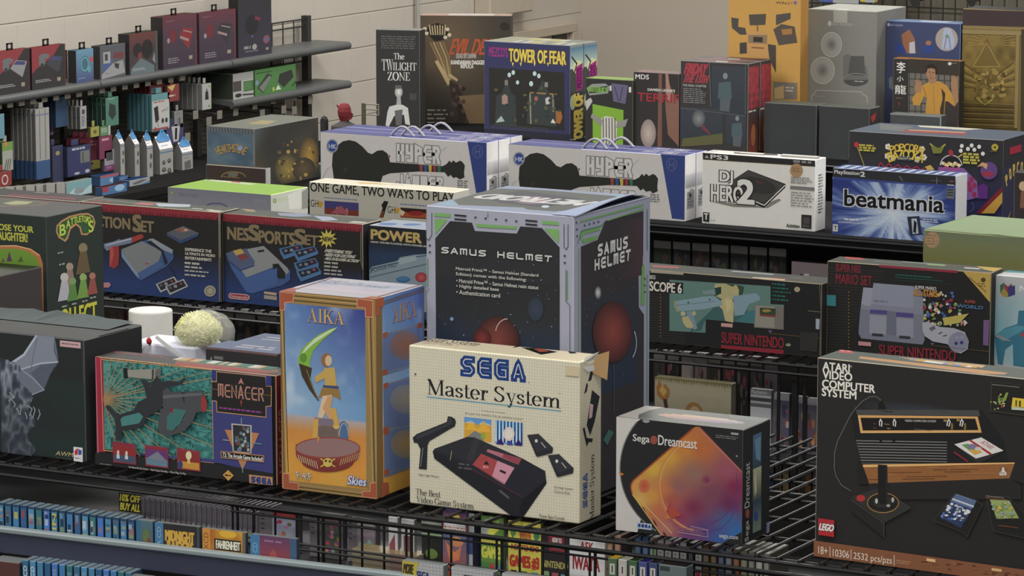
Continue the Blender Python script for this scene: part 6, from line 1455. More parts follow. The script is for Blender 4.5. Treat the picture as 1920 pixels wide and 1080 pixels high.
F.greek(1226,344,1360,440,4,(180,170,56),fill=.7); F.line([(1184,382),(1220,356)],9,(190,160,60)); F.ell(1464,304,26,26,(170,150,40)); F.ell(1464,304,10,10,(60,80,40)); F.greek(1430,330,1496,344,1,(110,100,50))
F.poly([(1330,800),(1520,600),(1520,720),(1460,800)],(190,140,44)); F.poly([(1320,800),(1520,595),(1520,640),(1360,800)],(120,30,40)); F.ring(1270,750,36,36,4,(80,96,150),-60,90)
R = P['R']; R.unit(); R.rect(0,0,1,.3,(38,37,42)); R.arctext('POPCORN',.5,1.1,.75,.12,-125,-55,(190,160,50),bold=.08,wide=.5); R.poly([(0,1),(.3,.8),(.1,1)],(190,130,44)); R.rect(.2,.1,.6,.18,(150,30,50))
T = P['T']; T.z(1500,200); T.poly([(880,140),(1060,132),(1280,156),(1400,160),(1240,176),(1120,168),(900,152)],(206,204,180)); T.poly([(820,170),(1240,190),(1220,210),(800,184)],(190,150,120)); T.poly([(760,176),(1260,200),(1240,214),(750,190)],(160,70,80)); T.poly([(1400,150),(1680,150),(1640,160),(1420,160)],(190,160,70)); T.poly([(600,128),(860,150),(760,184),(600,170)],(120,126,124)); T.poly([(1000,160),(1140,168),(1060,176)],(70,80,150))
P['done']()
P = carton('cornbox','toy_carton','small dark brown carton cut by the right edge, before the yellow-lettered toy carton','carton',(48,42,42),(40,36,36),(90,86,84))
F = P['F']; F.z(1500,200); F.ell(1672,596,30,36,(190,160,120)); F.poly([(1656,640),(1700,620),(1720,760),(1650,760)],(120,80,60)); F.line([(1604,500),(1604,860)],5,(96,92,90))
P['done']()

# ================================================================== far row: tall figure cartons
P = carton('twilight','figure_carton','slim black carton with white serif lettering, leftmost tall carton of the far row','carton',(44,44,43),(40,40,40),(150,148,140),cE=(90,90,88))
F = P['F']; F.z(680,0)
F.greek(138,268,406,378,6,(84,84,82),fill=.45,ragged=.1)
G = (206,204,198)
F.serif('The',232,398,312,446,G,tk=1.2); F.serif('TW',142,444,230,530,G,tk=1.2); F.serif('ILIGHT',226,468,404,530,G,tk=1.2); F.serif('ZONE',184,540,356,606,G,tk=1.3)
# plain pale bust on black
F.blob(arc(270,690,30,44,0,345),(206,206,202),(130,130,128)); F.poly([(258,720),(284,720),(290,800),(252,800)],(150,150,148)); F.poly([(200,800),(250,786),(300,786),(340,810),(356,940),(320,930),(310,860),(236,870),(196,950),(172,940),(186,840)],(186,186,182)); F.poly([(240,830),(300,820),(290,940),(250,940)],(90,90,90)); F.poly([(245,640),(290,640),(296,664),(242,668)],(84,84,84)); F.rect(352,700,404,752,(62,62,61))
P['done']()
P = carton('evil','prop_carton','tall brown carton with a picture of a bundle of bones and orange lettering','carton',(62,54,46),(56,48,42),(196,160,140),cE=(90,80,70))
F = P['F']; F.z(680,0)
F.unit().field(0,0,1,1,20,20,lambda u,v: mix(mix((54,50,44),(92,74,54),math.exp(-((u - .3) ** 2 + (v - .25) ** 2) * 5)),(116,92,62),max(0,u - .45) * max(0,v - .55) * 5)); F.z(680,0)
F.poly([(470,240),(500,190),(560,172),(620,190),(650,260),(610,300),(540,310)],(34,30,26))
for i in range(7): F.line([(500 + i * 20,186 + (i % 2) * 6),(512 + i * 17,262)],9,(170,150,110))
for x,y in ((466,216),(480,250),(636,220),(650,262),(620,280)): F.ell(x,y,15,14,(186,172,146))
for i in range(5): F.line([(506 + i * 24,316),(560 + i * 22,430),(640 + i * 6,600)],13,(156,130,88) if i % 2 else (124,98,62))
F.poly([(540,460),(562,450),(660,610),(640,646)],(176,150,104)); F.poly([(650,548),(716,596),(708,612),(640,570)],(170,146,100)); F.poly([(650,600),(720,640),(790,800),(760,976),(700,976),(720,860),(660,700)],(52,40,34)); F.poly([(720,720),(920,706),(930,980),(800,980)],(122,98,66))
for i in range(14): F.ell(rnd.uniform(660,770),rnd.uniform(640,860),14,18,rnd.choice(((74,58,50),(40,32,28),(90,70,60))),n=7)
F.text('EVIL DEAD',650,292,1010,412,(170,72,40),bold=.03,shear=.3); F.text('DEAD BY DAWN',702,402,850,438,(150,146,140),bold=.05); F.text('KANDARIAN DAGGER',664,452,920,484,(196,192,184),bold=.06); F.text('REPLICA',736,484,830,512,(196,192,184),bold=.06); F.greek(484,820,650,946,4,(150,146,140),fill=.35); F.ell(1064,196,34,30,(44,38,34))
T = P['T']; T.unit(); T.rect(.3,.1,.8,.9,(214,206,196))
P['done']()
def tower(key,label):
    P = carton(key,'toy_carton',label,'carton',(48,50,88),(112,124,128),(170,170,140),cE=(110,110,120),group='tower toy cartons')
    R = P['R']; R.unit(); R.grad(0,.03,1,.25,(70,110,140),(170,190,170)); R.rect(0,.25,1,.98,(62,64,62)); R.ell(.6,.24,.4,.07,(190,196,140)); R.line([(.1,.12),(.5,.2),(.3,.3)],.02,(34,36,40)); R.poly([(.4,.24),(.95,.2),(.95,.47),(.5,.49)],(150,36,110)); R.text("MEZCO'S",.5,.25,.85,.46,(90,20,80),vert=True,bold=.04); R.rect(.05,.5,1,.98,(44,44,52)); R.ell(.2,.6,.2,.08,(150,160,120)); R.text('TOWER OF',.3,.52,.95,1.05,(190,166,60),vert=True,bold=.06)
    T = P['T']; T.unit()
    for i in range(12): T.rect(.3 + i * .055,.1,.34 + i * .055,.8,rnd.choice(((206,196,110),(220,220,214),(130,140,130))))
    return P
P = tower('tower1','navy framed haunted-house toy carton with yellow dripping lettering, front one of the pair')
F = P['F']; F.z(680,0)
F.poly([(946,506),(1512,544),(1514,980),(950,940)],(40,40,38)); F.unit().grad(0,.93,1,1,(40,42,60),(38,38,44)); F.z(680,0)
F.text("MEZCO'S",948,350,1086,430,(150,40,116),bold=.02); F.text('TOWER OF FEAR',1098,364,1524,486,(206,182,66),bold=.03,ol=(70,50,30),olw=.04)
for x in (1126,1186,1290,1390,1500): F.poly([(x - 8,470),(x + 8,470),(x,500)],(206,182,66))
for x,w_,y in ((1080,110,640),(1350,150,660)):
    F.poly([(x - w_ * .8,930),(x - w_ * .7,720),(x - w_ * .3,700),(x,y - 70),(x + w_ * .3,700),(x + w_ * .6,720),(x + w_ * .7,950)],(50,58,58))
for x,y,a,b_ in ((1100,562,13,18),(1130,544,13,18),(1290,552,14,18),(1322,570,13,18),(1264,628,15,20),(1162,618,12,16)): F.ell(x,y,a,b_,(170,196,200),n=12)
F.rect(1066,600,1090,640,(120,110,100)); F.rect(1366,616,1390,654,(130,124,116)); F.poly([(1044,720),(1066,706),(1088,720),(1090,790),(1046,780)],(150,120,110)); F.poly([(1370,740),(1392,726),(1414,740),(1400,780),(1374,784)],(180,170,170)); F.ell(1302,740,14,18,(150,90,70)); F.line([(1256,700),(1262,930)],12,(130,124,104)); F.line([(1428,706),(1430,840)],12,(124,118,100)); F.line([(1256,694),(1430,706)],10,(150,110,60)); F.poly([(1010,900),(1040,868),(1066,910),(1000,920)],(150,170,160)); F.poly([(1448,830),(1490,836),(1500,880),(1480,930),(1452,920)],(150,90,44)); F.poly([(1410,920),(1428,890),(1450,926)],(200,196,190))
for i in range(30): F.ell(rnd.uniform(1000,1480),rnd.uniform(660,920),rnd.uniform(6,16),rnd.uniform(6,16),rnd.choice(((60,74,72),(84,84,50),(46,50,54))),n=7)
F.greek(968,932,1500,1006,4,(84,84,96),fill=.35)
P['done']()
tower('tower2','haunted-house toy carton behind its twin, only its patterned edge showing')['done']()
P = carton('beetle','figure_carton','black carton with a bright green panel and striped suit picture, beside the haunted-house carton','carton',(44,43,42),(40,40,40),(150,186,90),cE=(80,90,60))
F = P['F']; F.z(1060,0)
F.poly([(204,780),(436,826),(432,1100),(206,1100)],(112,160,40)); F.poly([(160,660),(200,630),(300,626),(330,650),(320,700),(180,716)],(130,134,130)); F.poly([(172,664),(316,644),(312,688),(180,700)],(36,40,34)); F.text('BEETLEJUICE',176,650,312,704,(100,150,60),bold=.06); F.poly([(346,624),(470,640),(450,780),(360,760)],(92,84,116)); F.line([(370,650),(400,760)],8,(60,56,84)); F.line([(430,650),(410,760)],8,(60,56,84)); F.rect(332,642,346,682,(190,190,184)); F.rect(476,652,494,694,(190,190,184)); F.poly([(148,760),(190,732),(204,760),(160,830)],(170,170,164))
# plain striped jacket on a stand
F.poly([(270,890),(300,870),(360,880),(390,920),(380,1100),(270,1100)],(186,184,174))
for i in range(5): F.line([(284 + i * 22,884),(286 + i * 22,1090)],7,(50,50,46))
F.poly([(200,850),(280,900),(272,950),(190,880)],(130,130,122)); F.poly([(390,910),(440,900),(470,890),(450,950),(380,960)],(130,130,122))
P['done']()
P = carton('mds','figure_carton','black carton with red dripping lettering and brown drapes, left of the red-lettered pair','carton',(46,42,42),(42,38,38),(160,130,126),cE=(90,80,78))
F = P['F']; F.z(1060,0)
F.poly([(700,545),(724,546),(724,1100),(690,1100)],(110,74,66)); F.poly([(752,550),(800,680),(860,760),(870,1100),(770,1010),(750,800)],(122,84,70)); F.poly([(750,550),(770,552),(800,760),(760,740)],(150,110,96)); F.text('MDS',526,556,626,596,(196,194,190),bold=.03); F.text('DAMIEN LEONE’S',618,662,822,692,(190,186,180),bold=.05); F.text('TERRIFIER',540,694,1000,782,(150,40,48),bold=.03); F.blob(arc(622,1000,58,106,0,345,18),(176,160,150),(130,116,110))
P['done']()
def friday(key,label):
    P = carton(key,'figure_carton',label,'carton',(50,48,48),(52,44,46),(130,118,116),cE=(110,108,106),group='red-lettered figure cartons')
    R = P['R']; R.unit(); R.text('FRIDAY',.02,.05,.95,.3,(150,44,54),bold=.06,shear=.4); R.text('THE 13TH',.02,.3,.95,.5,(150,44,54),bold=.06,shear=.4); R.greek(.05,.52,.95,.56,1,(160,156,150)); R.grad(.05,.6,.95,1,(60,40,38),(120,56,44)); R.ell(.5,.8,.2,.12,(150,84,50))
    T = P['T']; T.unit(); T.poly([(.2,.3),(.85,.2),(.8,.8),(.25,.85)],(170,120,116)); T.poly([(.45,.55),(.62,.5),(.66,.8),(.5,.85)],(220,216,210))
    return P
P = friday('friday1','black carton with red slanted lettering and dim blue figure pictures, nearer of the pair')
F = P['F']; F.z(1060,0)
F.text('FRIDAY',892,474,1050,560,(150,50,60),bold=.06,ol=(90,30,40),olw=.03,shear=.4); F.text('THE 13TH',880,556,1058,626,(150,50,60),bold=.06,shear=.4); F.text('THE FINAL CHAPTER',880,630,1058,656,(150,146,142),bold=.04); F.greek(884,660,1056,786,8,(120,118,118),fill=.4)
for x0,y0,x1,y1 in ((1100,490,1350,860),(862,800,1180,1060),(1206,860,1350,1080)): F.grad(x0,y0,x1,y1 + 10,(52,56,64),(44,52,60))
F.line([(1080,470),(1090,800)],5,(90,92,96)); F.line([(1352,490),(1350,860)],5,(80,84,88)); F.line([(862,810),(1350,870)],5,(80,82,86))
for x,y,s_ in ((1200,560,1.0),(1290,880,.8)):   # plain dim standing forms
    F.ell(x,y + 10 * s_,18 * s_,24 * s_,(110,120,124)); F.poly([(x - 50 * s_,y + 60 * s_),(x + 40 * s_,y + 50 * s_),(x + 50 * s_,y + 180 * s_),(x - 56 * s_,y + 180 * s_)],(66,84,92)); F.poly([(x - 40 * s_,y + 180 * s_),(x + 40 * s_,y + 180 * s_),(x + 30 * s_,y + 280 * s_),(x - 40 * s_,y + 270 * s_)],(76,84,90))
F.blob(arc(1000,890,50,66,0,340),(120,124,120),(66,74,80)); F.poly([(1030,930),(1090,1000),(1080,1010),(1020,960)],(110,50,56)); F.poly([(880,1040),(1180,1000),(1180,1080),(870,1100)],(84,84,50))
P['done']()
friday('friday2','black carton with red slanted lettering on its end, farther of the pair')['done']()
for key,lab in (('dark1','plain near-black carton, left of two equal ones in the far row'),('dark2','plain near-black carton with red marks at its corner, right of two equal ones')):
    P = carton(key,'dark_carton',lab,'carton',(47,49,50),(42,42,43),(130,134,126),cE=(84,86,84),group='near-black cartons')
    F = P['F']; F.unit().field(.1,.1,.9,1,8,8,lambda u,v: mix((47,49,50),(52,60,64),vnoise(u * 4,v * 4,2) * v))
    if key == 'dark2':
        R = P['R']; R.unit(); R.poly([(.1,.16),(.6,.1),(.55,.22),(.3,.28)],(150,40,44)); R.poly([(.15,.42),(.5,.34),(.6,.46),(.2,.5)],(150,40,44))
    P['done']()
P = carton('walle','figure_carton','tall mustard yellow carton rising out of the top of the picture','carton',(178,132,58),(150,104,40),(200,150,60),cE=(170,126,56))
F = P['F']; F.z(1060,0)
F.text('WALL',1578,10,1690,34,(60,46,36),bold=.02); F.text('·',1694,16,1702,26,(60,46,36)); F.ell(1726,20,18,18,(150,120,120)); F.text('E',1718,12,1734,30,(60,46,40),bold=.04)
F.poly([(1365,250),(1370,236),(1510,236),(1516,440),(1366,420)],(176,128,70)); F.poly([(1372,262),(1514,262),(1512,330),(1372,322)],(124,100,76)); F.rect(1410,276,1480,318,(50,44,38)); F.line([(1396,356),(1490,362)],9,(110,70,44))
F.poly([(1308,322),(1360,316),(1362,400),(1308,404)],(60,56,52)); F.poly([(1518,330),(1580,340),(1580,550),(1530,440)],(64,58,52)); F.poly([(1244,130),(1300,140),(1296,200),(1350,210),(1360,260),(1310,260),(1250,210)],(66,62,58)); F.poly([(1376,110),(1506,104),(1500,186),(1384,190)],(70,64,58)); F.line([(1440,190),(1442,236)],14,(120,90,56))
F.poly([(1560,220),(1620,180),(1720,200),(1740,320),(1600,340)],(74,66,58)); F.poly([(1620,220),(1700,214),(1700,256),(1630,262)],(150,100,50)); F.poly([(1580,110),(1690,96),(1690,140),(1580,190)],(70,66,62)); F.poly([(1560,612),(1740,622),(1738,745),(1560,745)],(110,104,92)); F.poly([(1568,660),(1640,640),(1640,740),(1568,740)],(170,140,90)); F.greek(1650,650,1720,700,2,(170,160,140))
P['done']()
P = carton('mickey','figure_carton','tall grey carton with two round vignettes and taped lid, beside the mustard carton','carton',(106,106,101),(98,97,92),(186,188,178),cE=(120,120,114),dim=.95)
F = P['F']; F.z(1440,0)
F.text('BEAST KINGDOM',480,168,630,196,(140,140,136)); F.ell(462,176,14,20,(150,150,146))
for x,y,rx,ry in ((476,334,76,92),(410,528,88,100)): F.ell(x,y,rx,ry,(126,126,122)); F.ring(x,y,rx,ry,5,(150,150,146)); F.blob(arc(x,y,rx * .55,ry * .55,0,340),(84,84,82),(120,120,116))
F.ell(660,600,96,50,(64,64,62)); F.poly([(564,600),(564,420),(600,404),(640,430),(740,500),(756,600)],(90,90,87)); F.poly([(600,560),(620,420),(720,420),(730,570)],(70,70,68)); F.ring(660,600,96,50,5,(110,110,106)); F.greek(650,606,720,622,1,(150,150,146))
F.line([(330,760),(326,720),(350,700),(360,676),(700,690),(716,710),(742,724),(746,775)],6,(140,140,136)); F.greek(346,716,440,730,1,(126,126,122))
o = P['done'](); b = P['b']; mb = MB(); x0,x1 = b['w'] * .38,b['w'] * .58
mb.quad([(x0,-.0006,b['h'] - .045),(x1,-.0006,b['h'] - .045),(x1,-.0006,b['h'] + .0006),(x0,-.0006,b['h'] + .0006)],alb((130,130,124),'F')); mb.quad([(x0,-.0006,b['h'] + .0006),(x1,-.0006,b['h'] + .0006),(x1,.05,b['h'] + .0006),(x0,.05,b['h'] + .0006)],alb((206,206,196),'T'))
mb.build('sealing_tape',M_GLOSS,o)
P = carton('sorc','figure_carton','dark blue carton with a round draped-cloth vignette, behind the yellow-clad fighter carton','carton',(54,62,98),(44,52,84),(130,150,186),cE=(100,116,150))
F = P['F']; F.z(1440,0); F.text('BEAST KINGDOM',914,180,1010,198,(150,156,180)); F.ell(904,184,9,13,(150,156,180)); F.ell(1340,294,84,90,(150,140,130)); F.poly([(1320,210),(1370,215),(1400,300),(1390,370),(1300,370),(1310,280)],(150,160,186)); F.line([(1340,270),(1320,370)],9,(110,120,150)); F.line([(1356,270),(1370,370)],9,(110,120,150)); F.ell(1342,272,12,14,(90,130,110)); F.poly([(1000,260),(1060,220),(1100,290),(1110,400),(1040,400),(1010,330)],(140,88,60)); F.poly([(1060,320),(1100,310),(1104,400),(1060,400)],(170,168,176)); F.poly([(960,320),(1010,340),(1040,400),(950,396)],(40,60,130)); F.poly([(1170,340),(1210,320),(1240,350),(1230,400),(1160,396)],(40,62,130)); F.ell(1204,322,22,18,(150,96,66)); F.poly([(905,590),(930,570),(940,680),(910,660)],(90,110,110))
T = P['T']; T.unit(); T.poly([(.4,.3),(.8,.25),(.78,.8),(.42,.8)],(196,204,222))
P['done']()
P = carton('bruce','figure_carton','black carton showing a fighter in a yellow top with white brush lettering','carton',(44,42,40),(40,38,36),(196,136,84),cE=(120,96,70))
F = P['F']; F.z(1440,0)
F.poly([(1052,540),(1440,560),(1440,900),(1052,860)],(96,94,86))
for x in range(1060,1440,44): F.line([(x,542),(x,880)],7,(50,46,42))
for y in (600,660,720,780,840): F.line([(1054,y - 10),(1440,y + 12)],6,(54,50,46))
F.poly([(1050,440),(1440,450),(1440,570),(1050,545)],(52,46,40)); F.poly([(1250,780),(1440,700),(1440,940),(1250,940)],(52,46,44))
sk,yl = (150,108,76),(178,126,44)
F.poly([(1160,640),(1210,612),(1280,608),(1340,640),(1390,720),(1420,740),(1400,800),(1350,760),(1330,760),(1320,900),(1300,940),(1200,940),(1180,860),(1190,740),(1170,720),(1140,790),(1090,790),(1080,740),(1120,680)],yl); F.poly([(1300,660),(1330,700),(1316,900),(1296,940),(1290,820),(1310,740)],(60,46,36)); F.line([(1324,700),(1310,930)],6,(60,48,30)); F.line([(1166,650),(1190,740)],5,(120,84,36)); F.line([(1240,640),(1250,860)],4,(146,100,40))
F.poly([(1204,590),(1262,590),(1264,616),(1232,632),(1206,618)],sk); F.ell(1224,546,40,58,sk); F.poly([(1180,540),(1182,500),(1206,480),(1240,480),(1268,504),(1272,560),(1256,560),(1254,520),(1228,510),(1196,516),(1190,545)],(40,34,30)); F.line([(1204,540),(1218,542)],5,(60,44,36)); F.line([(1232,544),(1248,546)],5,(60,44,36)); F.line([(1224,550),(1220,570),(1228,572)],4,(120,82,60)); F.line([(1214,586),(1236,588)],5,(110,60,50))
for x,y in ((1128,640),(1400,610)):
    F.poly([(x - 24,y + 60),(x - 30,y + 10),(x - 18,y - 24),(x + 6,y - 30),(x + 26,y - 10),(x + 20,y + 50)],sk)
    for k in range(4): F.line([(x - 18 + k * 12,y - 10),(x - 22 + k * 13,y - 46 + abs(k - 1) * 6)],10,sk)
F.poly([(1376,660),(1424,650),(1430,760),(1400,800)],sk)
for ch,y0,y1,x0,x1 in (('李',462,550,966,1030),('小',570,612,968,1016),('龍',636,708,952,1036)): F.text(ch,x0,y0,x1,y1,(206,204,196),bold=.01)
F.greek(962,732,1014,748,1,(110,80,70)); F.poly([(972,770),(996,770),(984,800)],(110,40,40)); F.ell(1364,478,14,12,(190,188,182)); F.greek(1376,470,1420,486,1,(110,108,104))
T = P['T']; T.unit(); T.greek(.4,.4,.7,.7,1,(150,96,56))
P['done']()
P = carton('gold','display_carton','tall carton with embossed gold relief panel under a dark brown lid','carton',(112,94,50),(70,60,36),(90,84,80),cE=(120,104,66),mat=M_GLOSS)
F = P['F']; F.z(1440,0)
F.poly([(1460,70),(2000,86),(2000,210),(1460,190)],(58,46,46)); F.poly([(1455,190),(2000,206),(2000,228),(1455,212)],(124,106,62))
F.field(1455,260,1870,1000,26,34,lambda u,v: mix((82,66,30),(130,106,46),vnoise(u * 9,v * 14,7) * (1 if v < .7 else .5)))
for i in range(26):
    a = radians(-175 + i * 14); F.line([(1690 + 70 * cos(a),330 + 60 * sin(a)),(1690 + 190 * cos(a),330 + 110 * sin(a))],5,(140,116,56)) if sin(a) < .2 else None
    F.line([(1500 + 30 * cos(a),330 + 30 * sin(a)),(1500 + 90 * cos(a),330 + 80 * sin(a))],4,(130,106,50)) if sin(a) < .2 else None
F.poly([(1640,320),(1540,500),(1740,500)],(104,84,38)); F.line([(1640,320),(1540,500),(1740,500),(1640,320)],8,(140,116,58)); F.ell(1700,300,44,50,(120,98,46))
for s_ in (1,-1):
    for i in range(7): F.line([(1650 + s_ * (60 + i * 8),560 + i * 16),(1650 + s_ * (190 + i * 4),470 + i * 30)],9,(142,118,56) if i % 2 else (84,68,32))
for i in range(50): F.ell(rnd.uniform(1540,1780),rnd.uniform(520,740),rnd.uniform(8,26),rnd.uniform(8,22),rnd.choice(((140,116,52),(76,60,28),(112,90,40),(150,128,66))),n=8)
F.poly([(1560,720),(1630,780),(1700,720),(1680,760),(1630,790),(1580,760)],(140,132,50))
for i in range(10): F.line([(1450,770 + i * 20),(1860,785 + i * 20)],7,(80,66,34) if i % 2 else (124,104,54))
F.line([(1875,262),(1860,960)],26,(130,112,66)); F.line([(1455,236),(1900,250)],30,(132,114,68)); F.line([(1915,220),(1910,1000)],30,(62,54,34))
P['done']()
# ================================================================== accessory run along the block wall
SHX = -10.8                                          # front edge of the wall shelves
GREY = alb((52,54,54),'N')
yends = [sight(-60,196,x=SHX).y - .9,sight(-60,196,x=SHX).y,sight(190,150,x=SHX).y,sight(437,112,x=SHX).y,sight(660,82,x=SHX).y]
run_end = sight(574,100,x=WALLX + .05).y
wr = empty('wall_rack',(WALLX + .06,15.0,0))
tag(wr,'black slotted wall rack behind the hanging accessories, ending in a bare wire panel','rack')
def wbox(mb,x0,y0,z0,x1,y1,z1,c,b=.002): mb.box(x0 - wr.location.x,y0 - 15.0,z0,x1 - wr.location.x,y1 - 15.0,z1,c,b)
mb = MB(); wbox(mb,WALLX + .02,11.5,.05,WALLX + .045,run_end - .25,.95,alb((58,56,50),'N'))
for i in range(34): wbox(mb,WALLX + .045,11.5,.1 + i * .0254,WALLX + .0465,run_end - .25,.106 + i * .0254,alb((38,37,34),'N'),.0004)
mb.build('back_panel',M_STEEL,wr)
for y in yends[1:4] + [run_end]:
    mb = MB(); wbox(mb,WALLX + .03,y - .02,0,WALLX + .075,y + .02,1.12,alb((40,40,40),'N')); mb.build('upright',M_STEEL,wr)
mb = MB()
for z in (.70,.86,.90,1.06,1.10):
    mb.bar((WALLX + .05 - wr.location.x,run_end - .36 - 15,z),(WALLX + .05 - wr.location.x,run_end - 15,z),.005,alb((40,40,40),'N'))
for k in range(4):
    mb.bar((WALLX + .05 - wr.location.x,run_end - .36 + k * .115 - 15,.4),(WALLX + .05 - wr.location.x,run_end - .36 + k * .115 - 15,1.1),.004,alb((40,40,40),'N'))
mb.build('wire_panel',M_WIRE,wr)
mb = MB(); wbox(mb,WALLX + .02,11.5,.38,-10.52,run_end - .2,.43,alb((26,26,26),'N'),.006); mb.build('base_deck',M_DECK,wr)

def wall_shelf(y0,y1,z,label):
    mb = MB(); n = 10; d0 = -(SHX - WALLX)
    prof = [(.0,0),(d0 * .96,0)] + [(d0 * .96 + .0,0)]
    P = [(WALLX + .05,z - .012),(WALLX + .05,z)] + [(SHX - .022 + .022 * cos(a),z - .022 + .022 * sin(a)) for a in [pi / 2 - i * pi / 8 for i in range(9)]] + [(SHX - .03,z - .03)]
    yc = (y0 + y1) / 2
    V = [(x - SHX,y0 + .004 - yc,q - z) for x,q in P] + [(x - SHX,y1 - .004 - yc,q - z) for x,q in P]; m = len(P)
    F = [(i,(i + 1) % m,m + (i + 1) % m,m + i)[::-1] for i in range(m)] + [tuple(range(m)),tuple(range(m,2 * m))[::-1]]
    mb.mesh(V,F,alb((70,72,72),'N'))
    o = mb.build('wall_shelf',M_STEEL,loc=(SHX,yc,z)); tag(o,label,'shelf','grey wall shelves')
    return o
ZS1,ZS2 = .972,.748
for k,lab in enumerate(('first grey wall shelf from the left, cut by the picture edge','second grey wall shelf from the left, under the two red-topped cartons','third grey wall shelf from the left, under the headset cartons','upper end wall shelf, half empty, holding the tall dark carton')):
    wall_shelf(yends[k],yends[k + 1],ZS1,lab)
wall_shelf(yends[3],yends[4],ZS2,'lower end wall shelf holding the green carton')

# --- cartons on the upper wall shelf
def shelf_carton(x0,x1,ytop0,ytop1,side,cols,label,art=None,name='headset_carton',z=ZS1,tab=True,group='cartons on the wall shelf',zb=None):
    """front faces the aisle (+x); x0,x1 = traced left and right ends of the front, side = traced width of the near end"""
    fx = SHX - .035
    a = sight(x0,0,x=fx); A = None
    def yat(px):
        lo,hi = 8,24
        for _ in range(50):
            m = (lo + hi) / 2
            v = Vector((fx,m,z + .1)) - Vector((0,0,CAM_Z)); q = 960 + 6750 * v.dot(RGT) / v.dot(FWD)
            lo,hi = (m,hi) if q < px else (lo,m)
        return lo
    ya,yb = yat(x0),yat(x1)
    def zat(y,py):
        lo,hi = 0,3
        for _ in range(50):
            m = (lo + hi) / 2
            v = Vector((fx,y,m)) - Vector((0,0,CAM_Z)); q = 540 - 6750 * v.dot(UPW) / v.dot(FWD)
            lo,hi = (m,hi) if q > py else (lo,m)
        return lo
    h = (zat(ya,ytop0) + zat(yb,ytop1)) / 2 - z
    dep = max(.04,side / 318.0); wdt = yb - ya - .004
    mb = MB(); cF,cS,cT = cols
    mb.box(-dep,0,0,0,wdt,h,albw(cF,'R'),.0015,cols={'R': albw(cF,'R'),'F': albw(cS,'F'),'L': albw(cS,'R'),'B': albw(cS,'F'),'T': albw(cT,'T'),'D': albw(cS,'R')})
    f = Face(mb,(0,0,h),(0,wdt,0),(0,0,-h),None,'R'); f.unit(); f.dim = .7
    if art: art(f)
    o = mb.build(name,M_PRINT,loc=(fx,ya,z)); tag(o,label,'carton',group)
    if tab:
        t = MB(); c = alb((30,30,31),'R'); y0 = wdt * .42
        for (q0,r0,q1,r1) in ((y0,0,y0 + .012,.035),(y0 + .038,0,y0 + .05,.035),(y0,.027,y0 + .05,.035),(y0,0,y0 + .05,.008)):
            t.box(-dep / 2 - .002,q0,h + r0 + .0003,-dep / 2 + .002,q1,h + r1,c)
        t.build('hang_tab',M_PLASTIC,o)
    return o
DK = (44,42,43)
def pads(f,body,red=(140,44,50)):
    f.poly([(0,0),(.85,0),(.6,.28),(.15,.5),(0,.62)],red); f.ell(.3,.36,.1,.12,(96,98,102)); f.ell(.36,.24,.16,.07,(96,98,102)); f.poly([(.42,.42),(.6,.24),(.92,.3),(.78,.66)],body); f.poly([(.52,.34),(.62,.26),(.88,.31),(.84,.38)],(60,60,110)); f.ell(.3,.44,.05,.05,(50,50,52)); f.greek(.1,.78,.6,.86,2,(150,148,146)); f.rect(.74,.78,.84,.87,(150,130,110)); f.line([(.985,0),(.985,1)],.02,(120,34,40))
shelf_carton(-8,57,98,90,6,(DK,(36,34,35),(190,70,66)),'red and black controller carton at the left picture edge, pale console picture',lambda f: pads(f,(130,130,134)))
shelf_carton(60,124,91,81,5,(DK,(36,34,35),(190,70,66)),'red and black controller carton with a dark console picture, second on the shelf',lambda f: pads(f,(56,58,64)))
def blue(f):
    f.grad(0,0,1,1,(90,140,170),(60,70,120)); f.ell(.5,.45,.24,.26,(50,100,120)); f.ring(.5,.45,.2,.2,.04,(90,160,170)); f.ell(.75,.62,.1,.1,(70,150,160)); f.rect(.78,.26,1,.4,(176,70,80)); f.greek(.1,.86,.6,.9,1,(140,150,180))
shelf_carton(143,176,95,90,17,((70,110,150),(38,38,39),(120,160,180)),'light blue headphone carton with a small red corner patch',blue)
def greyc(f):
    f.poly([(.06,.58),(.5,.42),(.45,.6),(.1,.82)],(60,84,140)); f.rect(.12,.2,.4,.54,(150,150,152)); f.rect(.18,.26,.3,.46,(60,60,64)); f.poly([(.05,.86),(.5,.56),(.9,.5),(.98,.9),(.05,1)],(140,140,142)); f.poly([(.55,.24),(.95,.28),(.9,.46),(.5,.4)],(110,50,56)); f.poly([(.55,.56),(.75,.6),(.72,.76),(.58,.7)],(50,50,56)); f.greek(.2,.84,.4,.88,1,(90,90,96))
shelf_carton(188,236,88,79,18,((78,80,88),(48,48,49),(96,98,96)),'grey carton with white gadget picture, fourth on the upper wall shelf',greyc)
def heads(f):
    f.grad(0,0,.9,.5,(104,48,44),(60,50,54)); f.ell(.28,.42,.16,.18,(36,34,36)); f.ell(.62,.42,.2,.24,(34,33,34)); f.poly([(.3,.5),(.42,.46),(.4,.66),(.28,.64)],(120,46,44)); f.poly([(.04,.86),(.4,.62),(.86,.84),(.86,1),(.04,1)],(86,104,112)); f.poly([(.8,.7),(.88,.5),(.9,.8)],(120,130,136)); f.greek(.1,.86,.6,.93,2,(150,154,156)); f.line([(.95,0),(.95,1)],.08,(66,74,76))
shelf_carton(243,297,65,57,23,((62,52,54),(40,38,38),(112,112,108)),'dark headset carton with a teal lower half, left of the two tall red ones',heads)
